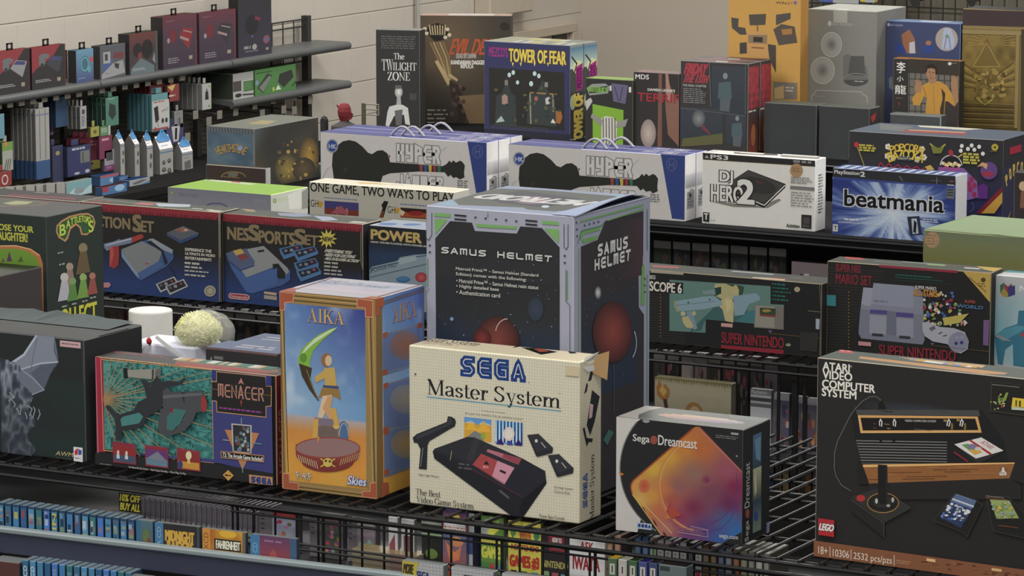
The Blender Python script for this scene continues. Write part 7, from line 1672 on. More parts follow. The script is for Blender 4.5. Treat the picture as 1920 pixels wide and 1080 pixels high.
def redc(f,body):
    f.grad(0,.4,1,1,(66,50,66),(54,44,60)); f.grad(0,0,1,.4,(100,44,58),(66,50,66)); f.poly([(.48,.4),(.6,.24),(.9,.3),(.76,.68)],body); f.line([(.5,.42),(.76,.5)],.05,(150,120,120)); f.line([(.6,.3),(.85,.36)],.02,(160,130,126)); f.ell(.28,.38,.1,.14,(110,36,44)); f.ell(.16,.46,.04,.05,(140,130,130)); f.greek(.14,.8,.5,.92,3,(130,122,130)); f.rect(.76,.8,.86,.87,(150,136,110)); f.line([(.98,0),(.98,1)],.04,(120,40,48)); f.greek(.1,.08,.4,.12,1,(120,80,90))
shelf_carton(306,370,33,24,25,((84,44,56),(44,42,42),(150,66,70)),'tall red and purple carton with a bright red console picture',lambda f: redc(f,(136,36,42)))
shelf_carton(374,443,25,16,4,((84,44,56),(44,42,42),(150,66,70)),'tall red and purple carton with a near-black console picture',lambda f: redc(f,(48,46,50)))
def tall(f):
    f.grad(0,0,1,1,(40,39,42),(48,46,62)); f.ell(.4,.62,.2,.12,(34,34,38)); f.poly([(.5,.52),(.66,.54),(.66,.58),(.5,.56)],(120,40,60)); f.ell(.42,.76,.03,.015,(70,90,150)); f.ell(.84,.82,.1,.05,(130,70,80)); f.rect(.74,.815,.94,.835,(80,90,140)); f.greek(.16,.87,.42,.91,1,(130,128,126),fill=.9); f.ell(.48,.89,.07,.035,(150,148,146)); f.greek(.2,.93,.7,.96,1,(110,108,108)); f.rect(.82,.92,.9,.95,(150,136,110))
shelf_carton(447,510,-45,-55,20,((42,41,44),(36,35,36),(80,80,80)),'tallest dark carton on the upper wall shelf, cut by the top edge',tall,tab=False)
def grn(f):
    f.grad(0,0,1,1,(70,130,60),(60,120,52)); f.poly([(.05,.7),(.3,.2),(.42,.3),(.2,.95)],(50,60,50)); f.poly([(.1,.7),(.34,.3),(.4,.36),(.2,.9)],(110,120,110)); f.poly([(.6,.3),(.9,.2),(.95,.5),(.7,.85),(.56,.6)],(44,46,44)); f.ell(.05,.5,.04,.1,(120,130,160)); f.poly([(.5,.9),(.56,.7),(.64,.9)],(200,206,196)); f.ell(.45,.85,.03,.09,(160,180,60)); f.greek(.03,.12,.5,.2,1,(40,70,40)); f.line([(.9,.85),(1,.7)],.06,(36,40,36))
shelf_carton(478,555,132,119,6,((66,126,56),(50,90,44),(110,150,90)),'bright green game carton on the lower end wall shelf',grn,z=ZS2,tab=False,name='game_carton')
def wht(f):
    f.rect(0,0,1,.3,(150,152,150)); f.rect(0,.3,.4,.7,(70,62,60)); f.rect(.5,.35,1,.75,(60,110,54)); f.rect(0,.75,1,1,(160,162,160)); f.ell(.25,.86,.16,.08,(40,40,40)); f.line([(.45,.86),(1,.9)],.06,(40,40,40)); f.greek(.55,.42,.95,.7,4,(90,140,80))
shelf_carton(437,476,139,133,64,((166,168,166),(48,60,42),(130,140,124)),'white-fronted game carton with a dark green end, left on the lower end wall shelf',wht,z=ZS2,tab=False,name='game_carton')

# --- hooks with price tags under the upper shelf
hk = 0
def hook(px,py,L=.22,label=None,group='price-tagged hooks under the upper wall shelf'):
    p = sight(px,py,x=SHX + .0)
    mb = MB(); mb.bar((0,0,0),(-L,0,0),.004,alb((60,60,58),'N'),5); mb.bar((0,0,-.012),(-L * .2,0,0),.004,alb((60,60,58),'N'),5)
    o = mb.build('peg_hook',M_WIRE,loc=(p.x - .03,p.y,p.z)); tag(o,label or 'peg hook with a pale price tag, one of the row under the upper wall shelf','hook',group)
    t = MB(); t.box(.0005,-.024,-.028,.003,.024,.018,alb((92,89,82),'R'),.0005); t.build('price_tag',M_MATTE,o)
for i in range(17):
    px = 6 + i * 21.5; hook(px,196 - px * .155)
for px,py in ((486,196),(520,186),(560,180),(420,214),(450,208),(500,212),(540,204),(590,186),(400,226),(375,214),(560,206),(360,256)):
    hook(px,py,.3,'bare peg hook below the lower end wall shelf','bare hooks below the lower wall shelf')

# --- packages hanging from the hooks: front one faces the aisle, the rest queue behind it
def hung(x0,x1,y0,y1,n,gap,dep,cF,cS,name,label,group=None,art=None,fx=SHX - .02,top=None,lean=0):
    a,b = sight(x0,y0,x=fx),sight(x1,y0,x=fx)
    c = sight(x0,y1,x=fx)
    w_,h = max(.02,b.y - a.y),max(.02,a.z - c.z)
    mb = MB()
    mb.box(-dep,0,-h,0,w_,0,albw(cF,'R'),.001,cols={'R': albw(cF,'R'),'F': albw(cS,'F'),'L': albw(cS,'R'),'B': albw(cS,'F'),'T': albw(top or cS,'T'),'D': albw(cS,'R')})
    if art: art(Face(mb,(0,0,0),(0,w_,0),(0,0,-h),None,'R').unit(),Face(mb,(-dep,0,0),(dep,0,0),(0,0,-h),None,'F').unit())
    tabm = MB(); tabm.box(-dep * .6,w_ * .35,.0004,-dep * .5,w_ * .65,.03,albw(cF,'R'),.001)
    o = mb.build(name,M_GLOSS,loc=(fx,a.y,a.z)); tag(o,label[0],'package',group)
    if lean: o.rotation_euler = (0,lean,0)
    t = tabm.build('hang_tab',M_PLASTIC,o)
    for k in range(1,n):
        q = o.copy(); COL.objects.link(q); q.location = (fx - k * (dep + gap),a.y,a.z); q.rotation_euler = (0,0,0)
        q['label'] = label[1] if len(label) > 1 else label[0]
        r = t.copy(); COL.objects.link(r); r.parent = q
    return o
def stripes(c,n=4):
    def art(f,s_):
        for i in range(n): f.line([((i + .5) / n,.02),((i + .5) / n,.98)],.5 / n * .4,c)
    return art
def longbox(f,s_):
    for g in (f,s_): g.rect(0,.74,1,1,(44,72,118))
    f.line([(.3,.02),(.3,.72)],.012,(60,60,60)); f.line([(.7,.02),(.7,.72)],.012,(60,60,60)); f.rect(0,.08,1,.1,(90,100,130))
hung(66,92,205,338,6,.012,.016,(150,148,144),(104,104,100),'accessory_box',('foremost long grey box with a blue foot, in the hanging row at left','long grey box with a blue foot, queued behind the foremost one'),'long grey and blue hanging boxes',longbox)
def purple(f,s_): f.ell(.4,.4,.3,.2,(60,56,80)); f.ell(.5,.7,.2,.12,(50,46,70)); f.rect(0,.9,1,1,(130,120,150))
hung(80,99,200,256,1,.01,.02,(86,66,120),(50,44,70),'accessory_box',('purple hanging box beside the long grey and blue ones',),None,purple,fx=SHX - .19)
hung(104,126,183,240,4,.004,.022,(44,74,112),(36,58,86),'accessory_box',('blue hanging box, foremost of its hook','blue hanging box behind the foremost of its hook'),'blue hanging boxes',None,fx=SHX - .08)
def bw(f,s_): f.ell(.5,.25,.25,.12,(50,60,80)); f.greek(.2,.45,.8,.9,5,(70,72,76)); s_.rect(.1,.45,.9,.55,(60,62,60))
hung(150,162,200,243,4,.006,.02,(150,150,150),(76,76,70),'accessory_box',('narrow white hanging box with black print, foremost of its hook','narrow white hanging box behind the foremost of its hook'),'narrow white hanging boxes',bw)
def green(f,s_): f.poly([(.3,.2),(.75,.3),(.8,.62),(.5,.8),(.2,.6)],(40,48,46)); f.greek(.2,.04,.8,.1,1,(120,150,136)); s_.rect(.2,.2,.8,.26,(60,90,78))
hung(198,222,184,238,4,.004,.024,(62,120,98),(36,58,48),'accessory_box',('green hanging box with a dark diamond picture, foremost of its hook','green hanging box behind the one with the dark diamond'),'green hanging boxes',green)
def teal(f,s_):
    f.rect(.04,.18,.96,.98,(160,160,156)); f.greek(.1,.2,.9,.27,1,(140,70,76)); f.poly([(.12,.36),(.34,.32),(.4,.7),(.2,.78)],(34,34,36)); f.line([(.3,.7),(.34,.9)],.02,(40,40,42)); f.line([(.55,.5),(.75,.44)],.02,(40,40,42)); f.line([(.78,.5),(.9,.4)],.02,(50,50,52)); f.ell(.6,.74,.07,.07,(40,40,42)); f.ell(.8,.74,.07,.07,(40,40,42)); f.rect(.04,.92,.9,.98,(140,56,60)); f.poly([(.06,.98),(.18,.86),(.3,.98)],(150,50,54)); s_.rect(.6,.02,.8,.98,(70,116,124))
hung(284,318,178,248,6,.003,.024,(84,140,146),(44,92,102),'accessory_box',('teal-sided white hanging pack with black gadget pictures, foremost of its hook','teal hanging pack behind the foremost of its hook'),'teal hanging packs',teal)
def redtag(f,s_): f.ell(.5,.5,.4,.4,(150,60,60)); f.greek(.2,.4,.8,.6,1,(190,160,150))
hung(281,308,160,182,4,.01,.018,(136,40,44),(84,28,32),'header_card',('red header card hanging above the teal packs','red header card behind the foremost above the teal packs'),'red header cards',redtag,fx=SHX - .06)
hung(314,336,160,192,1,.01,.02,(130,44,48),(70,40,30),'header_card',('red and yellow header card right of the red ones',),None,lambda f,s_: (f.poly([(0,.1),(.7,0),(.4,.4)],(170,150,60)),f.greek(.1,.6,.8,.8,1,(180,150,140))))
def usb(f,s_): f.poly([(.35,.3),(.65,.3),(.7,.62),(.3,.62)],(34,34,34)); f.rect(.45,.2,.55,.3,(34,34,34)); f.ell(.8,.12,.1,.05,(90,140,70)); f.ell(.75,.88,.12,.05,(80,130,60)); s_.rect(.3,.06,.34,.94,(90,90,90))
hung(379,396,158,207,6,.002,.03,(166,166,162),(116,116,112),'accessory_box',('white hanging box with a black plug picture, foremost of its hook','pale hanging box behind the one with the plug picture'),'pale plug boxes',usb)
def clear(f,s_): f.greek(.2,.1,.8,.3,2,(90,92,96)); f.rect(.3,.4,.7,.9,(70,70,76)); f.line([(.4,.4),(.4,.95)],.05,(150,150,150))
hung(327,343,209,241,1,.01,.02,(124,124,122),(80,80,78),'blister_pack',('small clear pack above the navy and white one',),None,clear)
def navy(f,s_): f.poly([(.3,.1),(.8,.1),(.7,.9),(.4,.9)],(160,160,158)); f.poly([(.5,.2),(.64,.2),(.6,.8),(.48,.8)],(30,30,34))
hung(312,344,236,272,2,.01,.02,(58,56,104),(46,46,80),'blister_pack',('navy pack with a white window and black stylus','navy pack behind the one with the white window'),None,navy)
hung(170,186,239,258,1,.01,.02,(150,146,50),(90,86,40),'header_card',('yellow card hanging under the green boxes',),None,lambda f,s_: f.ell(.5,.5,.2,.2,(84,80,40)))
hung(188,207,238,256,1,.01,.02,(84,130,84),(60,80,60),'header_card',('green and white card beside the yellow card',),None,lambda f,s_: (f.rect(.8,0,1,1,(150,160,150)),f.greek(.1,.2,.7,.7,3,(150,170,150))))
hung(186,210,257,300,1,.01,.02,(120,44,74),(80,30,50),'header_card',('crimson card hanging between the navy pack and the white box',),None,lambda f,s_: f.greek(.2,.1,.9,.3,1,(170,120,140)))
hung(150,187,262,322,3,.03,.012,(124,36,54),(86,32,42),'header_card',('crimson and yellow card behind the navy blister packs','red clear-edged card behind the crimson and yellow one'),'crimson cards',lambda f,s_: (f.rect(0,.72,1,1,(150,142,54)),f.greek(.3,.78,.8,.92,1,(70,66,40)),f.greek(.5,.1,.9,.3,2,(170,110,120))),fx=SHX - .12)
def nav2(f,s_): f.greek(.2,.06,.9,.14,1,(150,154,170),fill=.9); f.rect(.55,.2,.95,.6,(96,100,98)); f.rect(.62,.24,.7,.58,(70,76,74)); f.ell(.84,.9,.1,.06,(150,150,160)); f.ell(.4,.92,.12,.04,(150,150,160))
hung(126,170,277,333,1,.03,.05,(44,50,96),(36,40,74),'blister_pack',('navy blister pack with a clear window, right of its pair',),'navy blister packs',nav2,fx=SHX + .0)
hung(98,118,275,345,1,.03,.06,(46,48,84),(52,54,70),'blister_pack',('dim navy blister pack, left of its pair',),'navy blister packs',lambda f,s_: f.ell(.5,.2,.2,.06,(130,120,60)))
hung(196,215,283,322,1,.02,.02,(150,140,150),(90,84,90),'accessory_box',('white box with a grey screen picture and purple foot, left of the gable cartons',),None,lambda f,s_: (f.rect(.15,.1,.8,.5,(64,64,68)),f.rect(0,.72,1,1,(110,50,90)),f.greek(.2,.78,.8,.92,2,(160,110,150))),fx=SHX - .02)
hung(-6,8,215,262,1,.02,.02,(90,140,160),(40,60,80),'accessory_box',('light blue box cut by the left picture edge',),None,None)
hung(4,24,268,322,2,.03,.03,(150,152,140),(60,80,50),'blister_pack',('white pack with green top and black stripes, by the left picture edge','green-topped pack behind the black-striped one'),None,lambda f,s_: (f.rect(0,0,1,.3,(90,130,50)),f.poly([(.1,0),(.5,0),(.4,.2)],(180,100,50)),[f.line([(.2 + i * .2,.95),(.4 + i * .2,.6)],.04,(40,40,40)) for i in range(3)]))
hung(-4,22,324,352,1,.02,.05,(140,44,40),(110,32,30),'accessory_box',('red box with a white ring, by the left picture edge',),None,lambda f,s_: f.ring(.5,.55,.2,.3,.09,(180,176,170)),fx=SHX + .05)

# --- gable-topped white cartons with blue tabs
def gable(x0,x1,y0,y1,side,label,art,fx=SHX + .02):
    a,b,c = sight(x0,y0,x=fx),sight(x1,y0,x=fx),sight(x0,y1,x=fx)
    w_,hh = b.y - a.y,a.z - c.z; d = side / 318.0; h = hh * .78
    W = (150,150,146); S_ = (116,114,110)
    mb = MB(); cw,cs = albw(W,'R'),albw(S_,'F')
    mb.quad([(0,0,0),(0,w_,0),(0,w_,h),(0,0,h)],cw); mb.quad([(-d,0,0),(0,0,0),(0,0,h),(-d,0,h)],cs); mb.quad([(0,w_,0),(-d,w_,0),(-d,w_,h),(0,w_,h)],cs); mb.quad([(-d,w_,0),(-d,0,0),(-d,0,h),(-d,w_,h)],cs)
    mb.quad([(0,0,h),(0,w_,h),(-d * .5,w_,hh),(-d * .5,0,hh)],alb((176,176,172),'R')); mb.quad([(-d,w_,h),(-d,0,h),(-d * .5,0,hh),(-d * .5,w_,hh)],cs)
    mb.quad([(0,0,h),(-d * .5,0,hh),(-d,0,h)],cs); mb.quad([(0,w_,h),(-d,w_,h),(-d * .5,w_,hh)],cs); mb.quad([(-d,0,0),(-d,w_,0),(0,w_,0),(0,0,0)],cs)
    f = Face(mb,(0,0,h),(0,w_,0),(0,0,-h),None,'R').unit()
    f.rect(0,.06,1,.09,(70,100,140)); art(f)
    r = Face(mb,(-d * .5 + .0003,0,hh),(0,w_,0),Vector((0,0,h)) - Vector((-d * .5,0,hh)),None,'R').unit(); r.greek(.2,.72,.8,.84,1,(110,130,156))
    o = mb.build('gable_carton',M_PRINT,loc=(fx,a.y,c.z)); tag(o,label,'package','white gable cartons with blue tabs')
    t = MB(); bl = alb((60,104,142),'R'); pts = [(.1,-.5),(.9,-.5),(.98,-.2),(.8,.1),(.66,.3),(.62,.5),(.5,.58),(.38,.5),(.34,.3),(.2,.1),(.02,-.2)]
    q = lambda y,z: (-d * .5 + .002 - z * .0 + (.0 if z > 0 else -z * d * .5 * .9),w_ * y,hh + z * (hh - h) * .9)
    for dx in (0,.003): t.quad([(q(y,z)[0] + dx,q(y,z)[1],q(y,z)[2]) for y,z in (pts if dx else pts[::-1])],bl)
    t.lathe([(.006,0),(.006,.002)],alb((30,40,52),'R'),10,c=(-d * .5 + .0052,w_ * .5,hh + .3 * (hh - h)),axis='x')
    t.build('hang_tab',M_PLASTIC,o)['label'] = 'blue hang tab with a hole'
def bits(f):
    for x,y,a,b_ in ((.3,.3,.12,.05),(.7,.28,.14,.05),(.3,.46,.16,.05),(.7,.5,.14,.06),(.5,.64,.2,.03)): f.ell(x,y,a,b_,(50,48,46)); f.ell(x,y - .01,a * .5,b_ * .5,(110,108,100))
    f.line([(.15,.72),(.85,.64)],.02,(44,44,44)); f.poly([(.15,.9),(.4,.84),(.5,.78),(.6,.84),(.9,.9),(.9,.98),(.15,.98)],(60,108,150))
def brick(f): f.poly([(.2,.28),(.8,.24),(.84,.48),(.24,.5)],(84,84,86)); f.ell(.4,.66,.16,.07,(60,58,56)); f.ell(.74,.6,.12,.06,(50,50,48)); f.greek(.2,.04 + .12,.8,.2,1,(90,92,96))
def dots(f): f.ell(.7,.3,.2,.08,(70,70,70)); f.ell(.6,.55,.2,.09,(80,78,76))
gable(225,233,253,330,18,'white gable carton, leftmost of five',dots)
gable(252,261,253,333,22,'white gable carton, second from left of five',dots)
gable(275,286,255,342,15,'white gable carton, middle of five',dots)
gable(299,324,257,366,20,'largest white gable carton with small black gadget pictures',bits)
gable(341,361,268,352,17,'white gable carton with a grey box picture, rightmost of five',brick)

# --- loose boxes on the base deck
def base_box(x0,x1,y0,y1,side,cols,label,art=None,fx=SHX + .12,group=None,name='accessory_box'):
    a,b,c = sight(x0,y0,x=fx),sight(x1,y0,x=fx),sight(x0,y1,x=fx)
    zt = a.z; h = max(.03,zt - .4305); w_ = b.y - a.y; d = side / 318.0
    mb = MB(); cF,cS,cT = cols
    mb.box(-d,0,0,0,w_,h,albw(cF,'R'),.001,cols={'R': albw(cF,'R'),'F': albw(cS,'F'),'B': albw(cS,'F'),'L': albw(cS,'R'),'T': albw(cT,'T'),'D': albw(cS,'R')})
    if art: art(Face(mb,(0,0,h),(0,w_,0),(0,0,-h),None,'R').unit())
    tag(mb.build(name,M_PRINT,loc=(fx,a.y,.4305)),label,'package',group)
BL_,SK = (58,104,160),(50,88,140)
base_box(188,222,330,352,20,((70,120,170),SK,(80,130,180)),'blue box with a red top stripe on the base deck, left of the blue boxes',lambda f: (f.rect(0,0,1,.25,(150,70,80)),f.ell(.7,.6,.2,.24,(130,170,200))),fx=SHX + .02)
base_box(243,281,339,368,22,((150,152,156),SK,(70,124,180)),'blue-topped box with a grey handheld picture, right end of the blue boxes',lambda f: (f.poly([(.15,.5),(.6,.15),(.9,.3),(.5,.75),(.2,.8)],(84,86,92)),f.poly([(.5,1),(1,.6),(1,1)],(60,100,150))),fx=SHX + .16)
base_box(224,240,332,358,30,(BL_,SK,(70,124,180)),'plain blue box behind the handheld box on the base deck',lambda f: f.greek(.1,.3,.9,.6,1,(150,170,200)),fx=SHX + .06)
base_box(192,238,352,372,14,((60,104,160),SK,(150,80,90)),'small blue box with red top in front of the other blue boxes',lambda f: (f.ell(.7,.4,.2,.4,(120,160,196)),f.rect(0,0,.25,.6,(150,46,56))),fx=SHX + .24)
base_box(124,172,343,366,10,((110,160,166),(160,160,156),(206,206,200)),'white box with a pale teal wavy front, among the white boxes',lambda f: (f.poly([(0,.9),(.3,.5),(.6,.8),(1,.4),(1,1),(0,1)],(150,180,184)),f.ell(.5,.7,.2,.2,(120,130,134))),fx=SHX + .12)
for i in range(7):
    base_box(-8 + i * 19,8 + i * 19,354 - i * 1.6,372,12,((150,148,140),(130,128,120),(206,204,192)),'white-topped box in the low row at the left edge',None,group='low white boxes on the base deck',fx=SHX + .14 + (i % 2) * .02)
# ================================================================== smaller things among the cartons
def front_box(key_px,yp,depth,cols,name,label,cat,art=None,group=None,mat=None,zbase=None,bev=.001,dim=.9):
    """box facing the camera side (-y); traced left, top, right, bottom on the plane y = yp"""
    x0,y0,x1,y1 = key_px
    a,b,c = sight(x0,y0,y=yp),sight(x1,y0,y=yp),sight(x0,y1,y=yp)
    w_,zt = b.x - a.x,a.z; z0 = c.z if zbase is None else zbase; h = zt - z0
    if zbase is not None: z0 += .0006; h -= .0006
    cF,cR,cT = cols; mb = MB()
    mb.box(0,0,0,w_,depth,h,albt(cF,'F',dim,.85),bev,cols={'F': albt(cF,'F',dim,.85),'B': albt(cF,'F',dim,.85),'R': albt(cR,'R',dim,.85),'L': albt(cR,'R',dim,.85),'T': alb(cT,'T'),'D': alb(cR)})
    if art:
        f = Face(mb,(0,0,h),(w_,0,0),(0,0,-h),None,'F').unit(); f.dim = dim; f.sat = .85; art(f)
    o = mb.build(name,mat or M_GLOSS,loc=(a.x,yp,z0)); tag(o,label,cat,group)
    return o

# --- stepped rack of disc cases in front of the nearest rack
A_,B_ = Vector((-4.75,5.948,0)),Vector((-3.47,6.023,0))
ANG = math.atan2(B_.y - A_.y,B_.x - A_.x); LEN = (B_ - A_).length
LIPZ = 1.186
rk = empty('case_rack',(A_.x,A_.y,0),ANG); tag(rk,'stepped navy rack with a pale lip, holding blue disc cases at lower left','rack')
mb = MB(); mb.box(0,-.022,LIPZ - .012,LEN,.0,LIPZ,alb((112,122,124),'N'),.003); mb.build('pale_lip',M_STEEL,rk)
mb = MB(); mb.box(0,-.018,LIPZ - .056,LEN,-.004,LIPZ - .013,alb((46,50,66),'N'),.002); mb.build('navy_fascia',M_STEEL,rk)
mb = MB(); mb.box(0,-.003,LIPZ - .05,.72,.052,LIPZ - .044,alb((44,46,56),'N'),.001); mb.build('tray',M_STEEL,rk)
mb = MB(); mb.box(0,-.13,LIPZ - .16,LEN,-.004,LIPZ - .152,alb((44,46,56),'N'),.001); mb.build('lower_tray',M_STEEL,rk)
mb = MB(); mb.box(0,-.146,LIPZ - .15,LEN,-.131,LIPZ - .135,alb((112,122,124),'N'),.003); mb.build('lower_lip',M_STEEL,rk)
for x in (.02,LEN - .04):
    mb = MB(); mb.box(x,-.125,0,x + .02,-.004,LIPZ - .161,alb((40,42,50),'N'),.001); mb.build('leg',M_STEEL,rk)
def rk_pt(u,v,z): return Vector((A_.x + u * cos(ANG) - v * sin(ANG),A_.y + u * sin(ANG) + v * cos(ANG),z))
def u_of(px,v=0.02):
    lo,hi = -1,3
    for _ in range(50):
        m = (lo + hi) / 2; q = rk_pt(m,v,LIPZ + .02) - Vector((0,0,CAM_Z)); p = 960 + 6750 * q.dot(RGT) / q.dot(FWD)
        lo,hi = (m,hi) if p < px else (lo,m)
    return lo
rnd = random.Random(31)
BLUES = [(64,110,140),(52,92,118),(60,104,146),(46,80,116),(70,116,150),(50,96,104),(62,100,160)]
SPN = [('pale figure',(170,160,150)),('orange mark',(176,96,70)),('white patch',(190,190,186)),('dark stripe',(36,44,66)),('red lettering',(150,60,64)),('yellow lettering',(170,160,70))]
def disc_case(u0,u1,v,z0,h,dep,col,label,art=None,group=None):
    mb = MB(); w_ = u1 - u0
    mb.box(0,0,0,w_,dep,h,albt(col,'F',1.06,1),.001,cols={'F': albt(col,'F',1.06,1),'B': albt(col),'R': alb((40,52,64),'R'),'L': alb((40,52,64),'R'),'T': alb((150,156,156),'T'),'D': alb(col)})
    f = Face(mb,(0,0,h),(w_,0,0),(0,0,-h),None,'F').unit()
    f.dim,f.sat = 1.0,.95
    if art: art(f)
    o = mb.build('disc_case',M_GLOSS,loc=rk_pt(u0,v,z0),rz=ANG); tag(o,label,'case',group); return o
marks = ['pale figure','orange foot','white patch','dark cap','plain pale band','dark and grey blocks','red foot','tall yellow letters','teal face','navy emblem','red and white blocks','orange dot','red slanted scrawl','red head band','two blue tones','white slash','plain light face','purple foot']
for i in range(18):
    px = 2 + i * 14.4; u0,u1 = u_of(px),u_of(px + 10.6); c = BLUES[i % 7]
    def art(f,i=i):
        r = random.Random(i * 7 + 1)
        f.rect(0,0,1,.06,(40,60,84))
        for k in range(4):
            y = r.uniform(.05,.6); f.rect(r.uniform(.05,.3),y,r.uniform(.6,.95),y + r.uniform(.04,.2),mix(SPN[(i + k) % 6][1],c,r.uniform(.15,.7)))
        if i == 7: f.text('LIN',.2,.1,.85,.7,(170,160,70),vert=True,bold=.04)
    disc_case(u0,u1,.006,LIPZ - .0432,.0435 + .046 - .0003 * i,.045,c,'blue upright disc case with %s, %s of the upper row' % (marks[i],['first from left','second from left','third from left','fourth from left','fifth from left','sixth from left','seventh from left','eighth from left','ninth from left','tenth from left','left of centre','at the centre','right of centre','fifth from right','fourth from right','third from right','second from right','rightmost'][i]),art,'blue cases of the upper tier')
def murky(f): f.grad(0,0,1,1,(70,96,110),(60,70,50)); f.rect(.0,.0,.25,1,(50,90,120)); f.ell(.6,.4,.2,.2,(84,100,60)); f.ell(.75,.6,.14,.2,(110,60,50))
disc_case(u_of(262),u_of(293),.006,LIPZ - .0432,.0855,.02,(70,84,84),'blurry green and blue disc case, face out, left of three covers',murky)
def raiders(f): f.rect(0,0,.19,1,(62,104,140)); f.rect(.19,0,.95,1,(42,42,44)); f.text('MIDNIGHT',.24,.16,.88,.42,(176,140,60),bold=.06); f.text('RAIDERS',.28,.42,.86,.66,(176,140,60),bold=.06); f.poly([(.5,.72),(.7,.7),(.6,.85)],(110,110,110)); f.text('SEGA CD',.05,.1,.14,.9,(130,150,170),vert=True)
disc_case(u_of(297),u_of(380),.006,LIPZ - .0432,.085,.014,(60,62,64),'black disc case cover with gold block lettering and a blue left band',raiders)
def fahr(f):
    f.field(0,0,1,1,14,10,lambda u,v: mix(mix((150,84,40),(180,150,50),vnoise(u * 5,v * 4,3)),(110,60,34),v * .6)); f.rect(0,0,.18,1,(176,120,56)); f.text('32XCD',.03,.1,.14,.7,(90,56,30),vert=True); f.rect(.28,.22,.9,.5,(40,34,30)); f.text('FAHRENHEIT',.32,.26,.88,.46,(196,190,170),bold=.04); f.rect(.5,.56,.86,.82,(110,56,40)); f.ell(.6,.08,.2,.1,(190,150,50)); f.rect(.94,0,1,1,(84,84,84))
disc_case(u_of(386),u_of(466),.006,LIPZ - .0432,.084,.014,(150,100,50),'fiery orange disc case cover with white lettering on black',fahr)
def purp(f): f.rect(0,0,.2,1,(60,104,140)); f.grad(.2,0,.86,.5,(84,58,84),(120,56,66)); f.grad(.2,.5,.86,1,(110,56,60),(150,96,60)); f.poly([(.4,.5),(.5,.3),(.6,.52)],(140,70,70)); f.rect(.4,.7,.76,.9,(90,50,60)); f.rect(.86,0,1,1,(56,80,106)); f.greek(.3,.1,.8,.2,1,(130,90,120)); f.text('SEGA CD',.05,.2,.15,.95,(110,150,180),vert=True)
disc_case(u_of(476),u_of(562),.006,LIPZ - .0432,.083,.014,(90,60,80),'purple and red disc case cover with a blue left band, rightmost of the covers',purp)
for i in range(15):
    px = 40 + i * 13.8; u0,u1 = u_of(px,-.06),u_of(px + 10.6,-.06); c = BLUES[(i * 3 + 1) % 7]
    def art(f,i=i):
        r = random.Random(i * 5 + 2)
        if i in (0,1,14): f.text('SEGA CD',.2,.12,.8,.8,(170,180,186),vert=True,bold=.04)
        else:
            for k in range(3): y = r.uniform(.1,.8); f.rect(.15,y,.8,y + .06,mix((120,140,160),c,.4))
    lab = ['first','second'][i] + ' blue case from left in the lower tier, white lettering down its spine' if i < 2 else 'rightmost blue case of the lower tier with white lettering' if i == 14 else 'plain blue case in the middle of the lower tier'
    disc_case(u0,u1,-.06,LIPZ - .1512,.098,.05,c,lab,art,'blue cases of the lower tier')
disc_case(u_of(-20,-.06),u_of(34,-.06),-.06,LIPZ - .1512,.09,.05,(74,50,48),'brown disc case at the lower left corner',lambda f: f.rect(0,.6,.1,.8,(130,120,60)))
def lowcov(f): f.grad(0,0,1,1,(70,90,110),(110,80,70)); f.ell(.6,.5,.2,.3,(120,96,80))
disc_case(u_of(243,-.06),u_of(282,-.06),-.06,LIPZ - .1512,.093,.02,(80,84,90),'grey-blue cover at the right of the lower tier',lowcov)
disc_case(u_of(290,-.06),u_of(372,-.06),-.06,LIPZ - .1512,.09,.016,(44,44,48),'dark cover with a blue band in the lower tier',lambda f: (f.rect(0,0,.2,1,(64,104,140)),f.text('SEGA CD',.05,.1,.15,.9,(150,160,176),vert=True),f.ell(.5,.3,.1,.1,(120,70,50)),f.ell(.8,.25,.1,.05,(110,140,170))))

# --- grey cartridges on the first lower shelf
LS = 1.148
rnd = random.Random(41)
for i in range(23):
    px = 262 + i * 9.6; py = 932 + (px - 262) * .125
    lab = 'grey game cartridge standing edge-out, %s' % ('with a coloured foot label' if i % 3 == 0 else 'with a white foot label' if i % 3 == 1 else 'plain')
    def art(f,i=i):
        f.rect(.18,.06,.44,.56,(70,68,72)); f.rect(.58,.06,.8,.56,(70,68,72))
        if i % 3 == 0: f.rect(.2,.62,.8,.94,rnd.choice(((120,110,60),(130,70,76),(70,70,110),(90,120,90))))
        if i % 3 == 1: f.rect(.25,.6,.75,.94,(160,158,160))
    front_box((px,py,px + 8.2,py + 60),6.2,.1,((94,90,96),(70,68,72),(104,104,106)),'game_cartridge',lab,'cartridge',art,'edge-out grey cartridges',M_PLASTIC,zbase=LS,dim=2.1)
def cart(hue1,hue2):
    def art(f):
        f.rect(0,0,1,.03,(110,106,110))
        for k in range(4): f.rect(.04,.08 + k * .12,.14,.12 + k * .12,(66,64,68))
        f.rect(.34,.02,.96,.12,hue2); f.rect(.34,.16,.96,.98,hue1)
        r = random.Random(int(sum(hue1)))
        for k in range(14): f.ell(r.uniform(.42,.88),r.uniform(.22,.9),.06,.05,mix(hue2,(r.uniform(40,200),r.uniform(40,200),r.uniform(40,200)),.6),n=8)
    return art
for (x0,x1,y0),h1,h2,lab in (((486,558,955),(130,134,170),(150,60,60),'grey cartridge with a lilac label and red top stripe, left of three face-out'),((580,642,960),(70,76,70),(140,60,60),'grey cartridge with a dark green and black label, middle of three face-out'),((652,704,972),(120,110,120),(150,150,150),'grey cartridge with a red and blue label, right of three face-out')):
    front_box((x0,y0,x1,y0 + 50),6.17,.02,((96,92,96),(70,68,72),(104,104,106)),'game_cartridge',lab,'cartridge',cart(h1,h2),'face-out grey cartridges',M_PLASTIC,zbase=LS,dim=1.35)
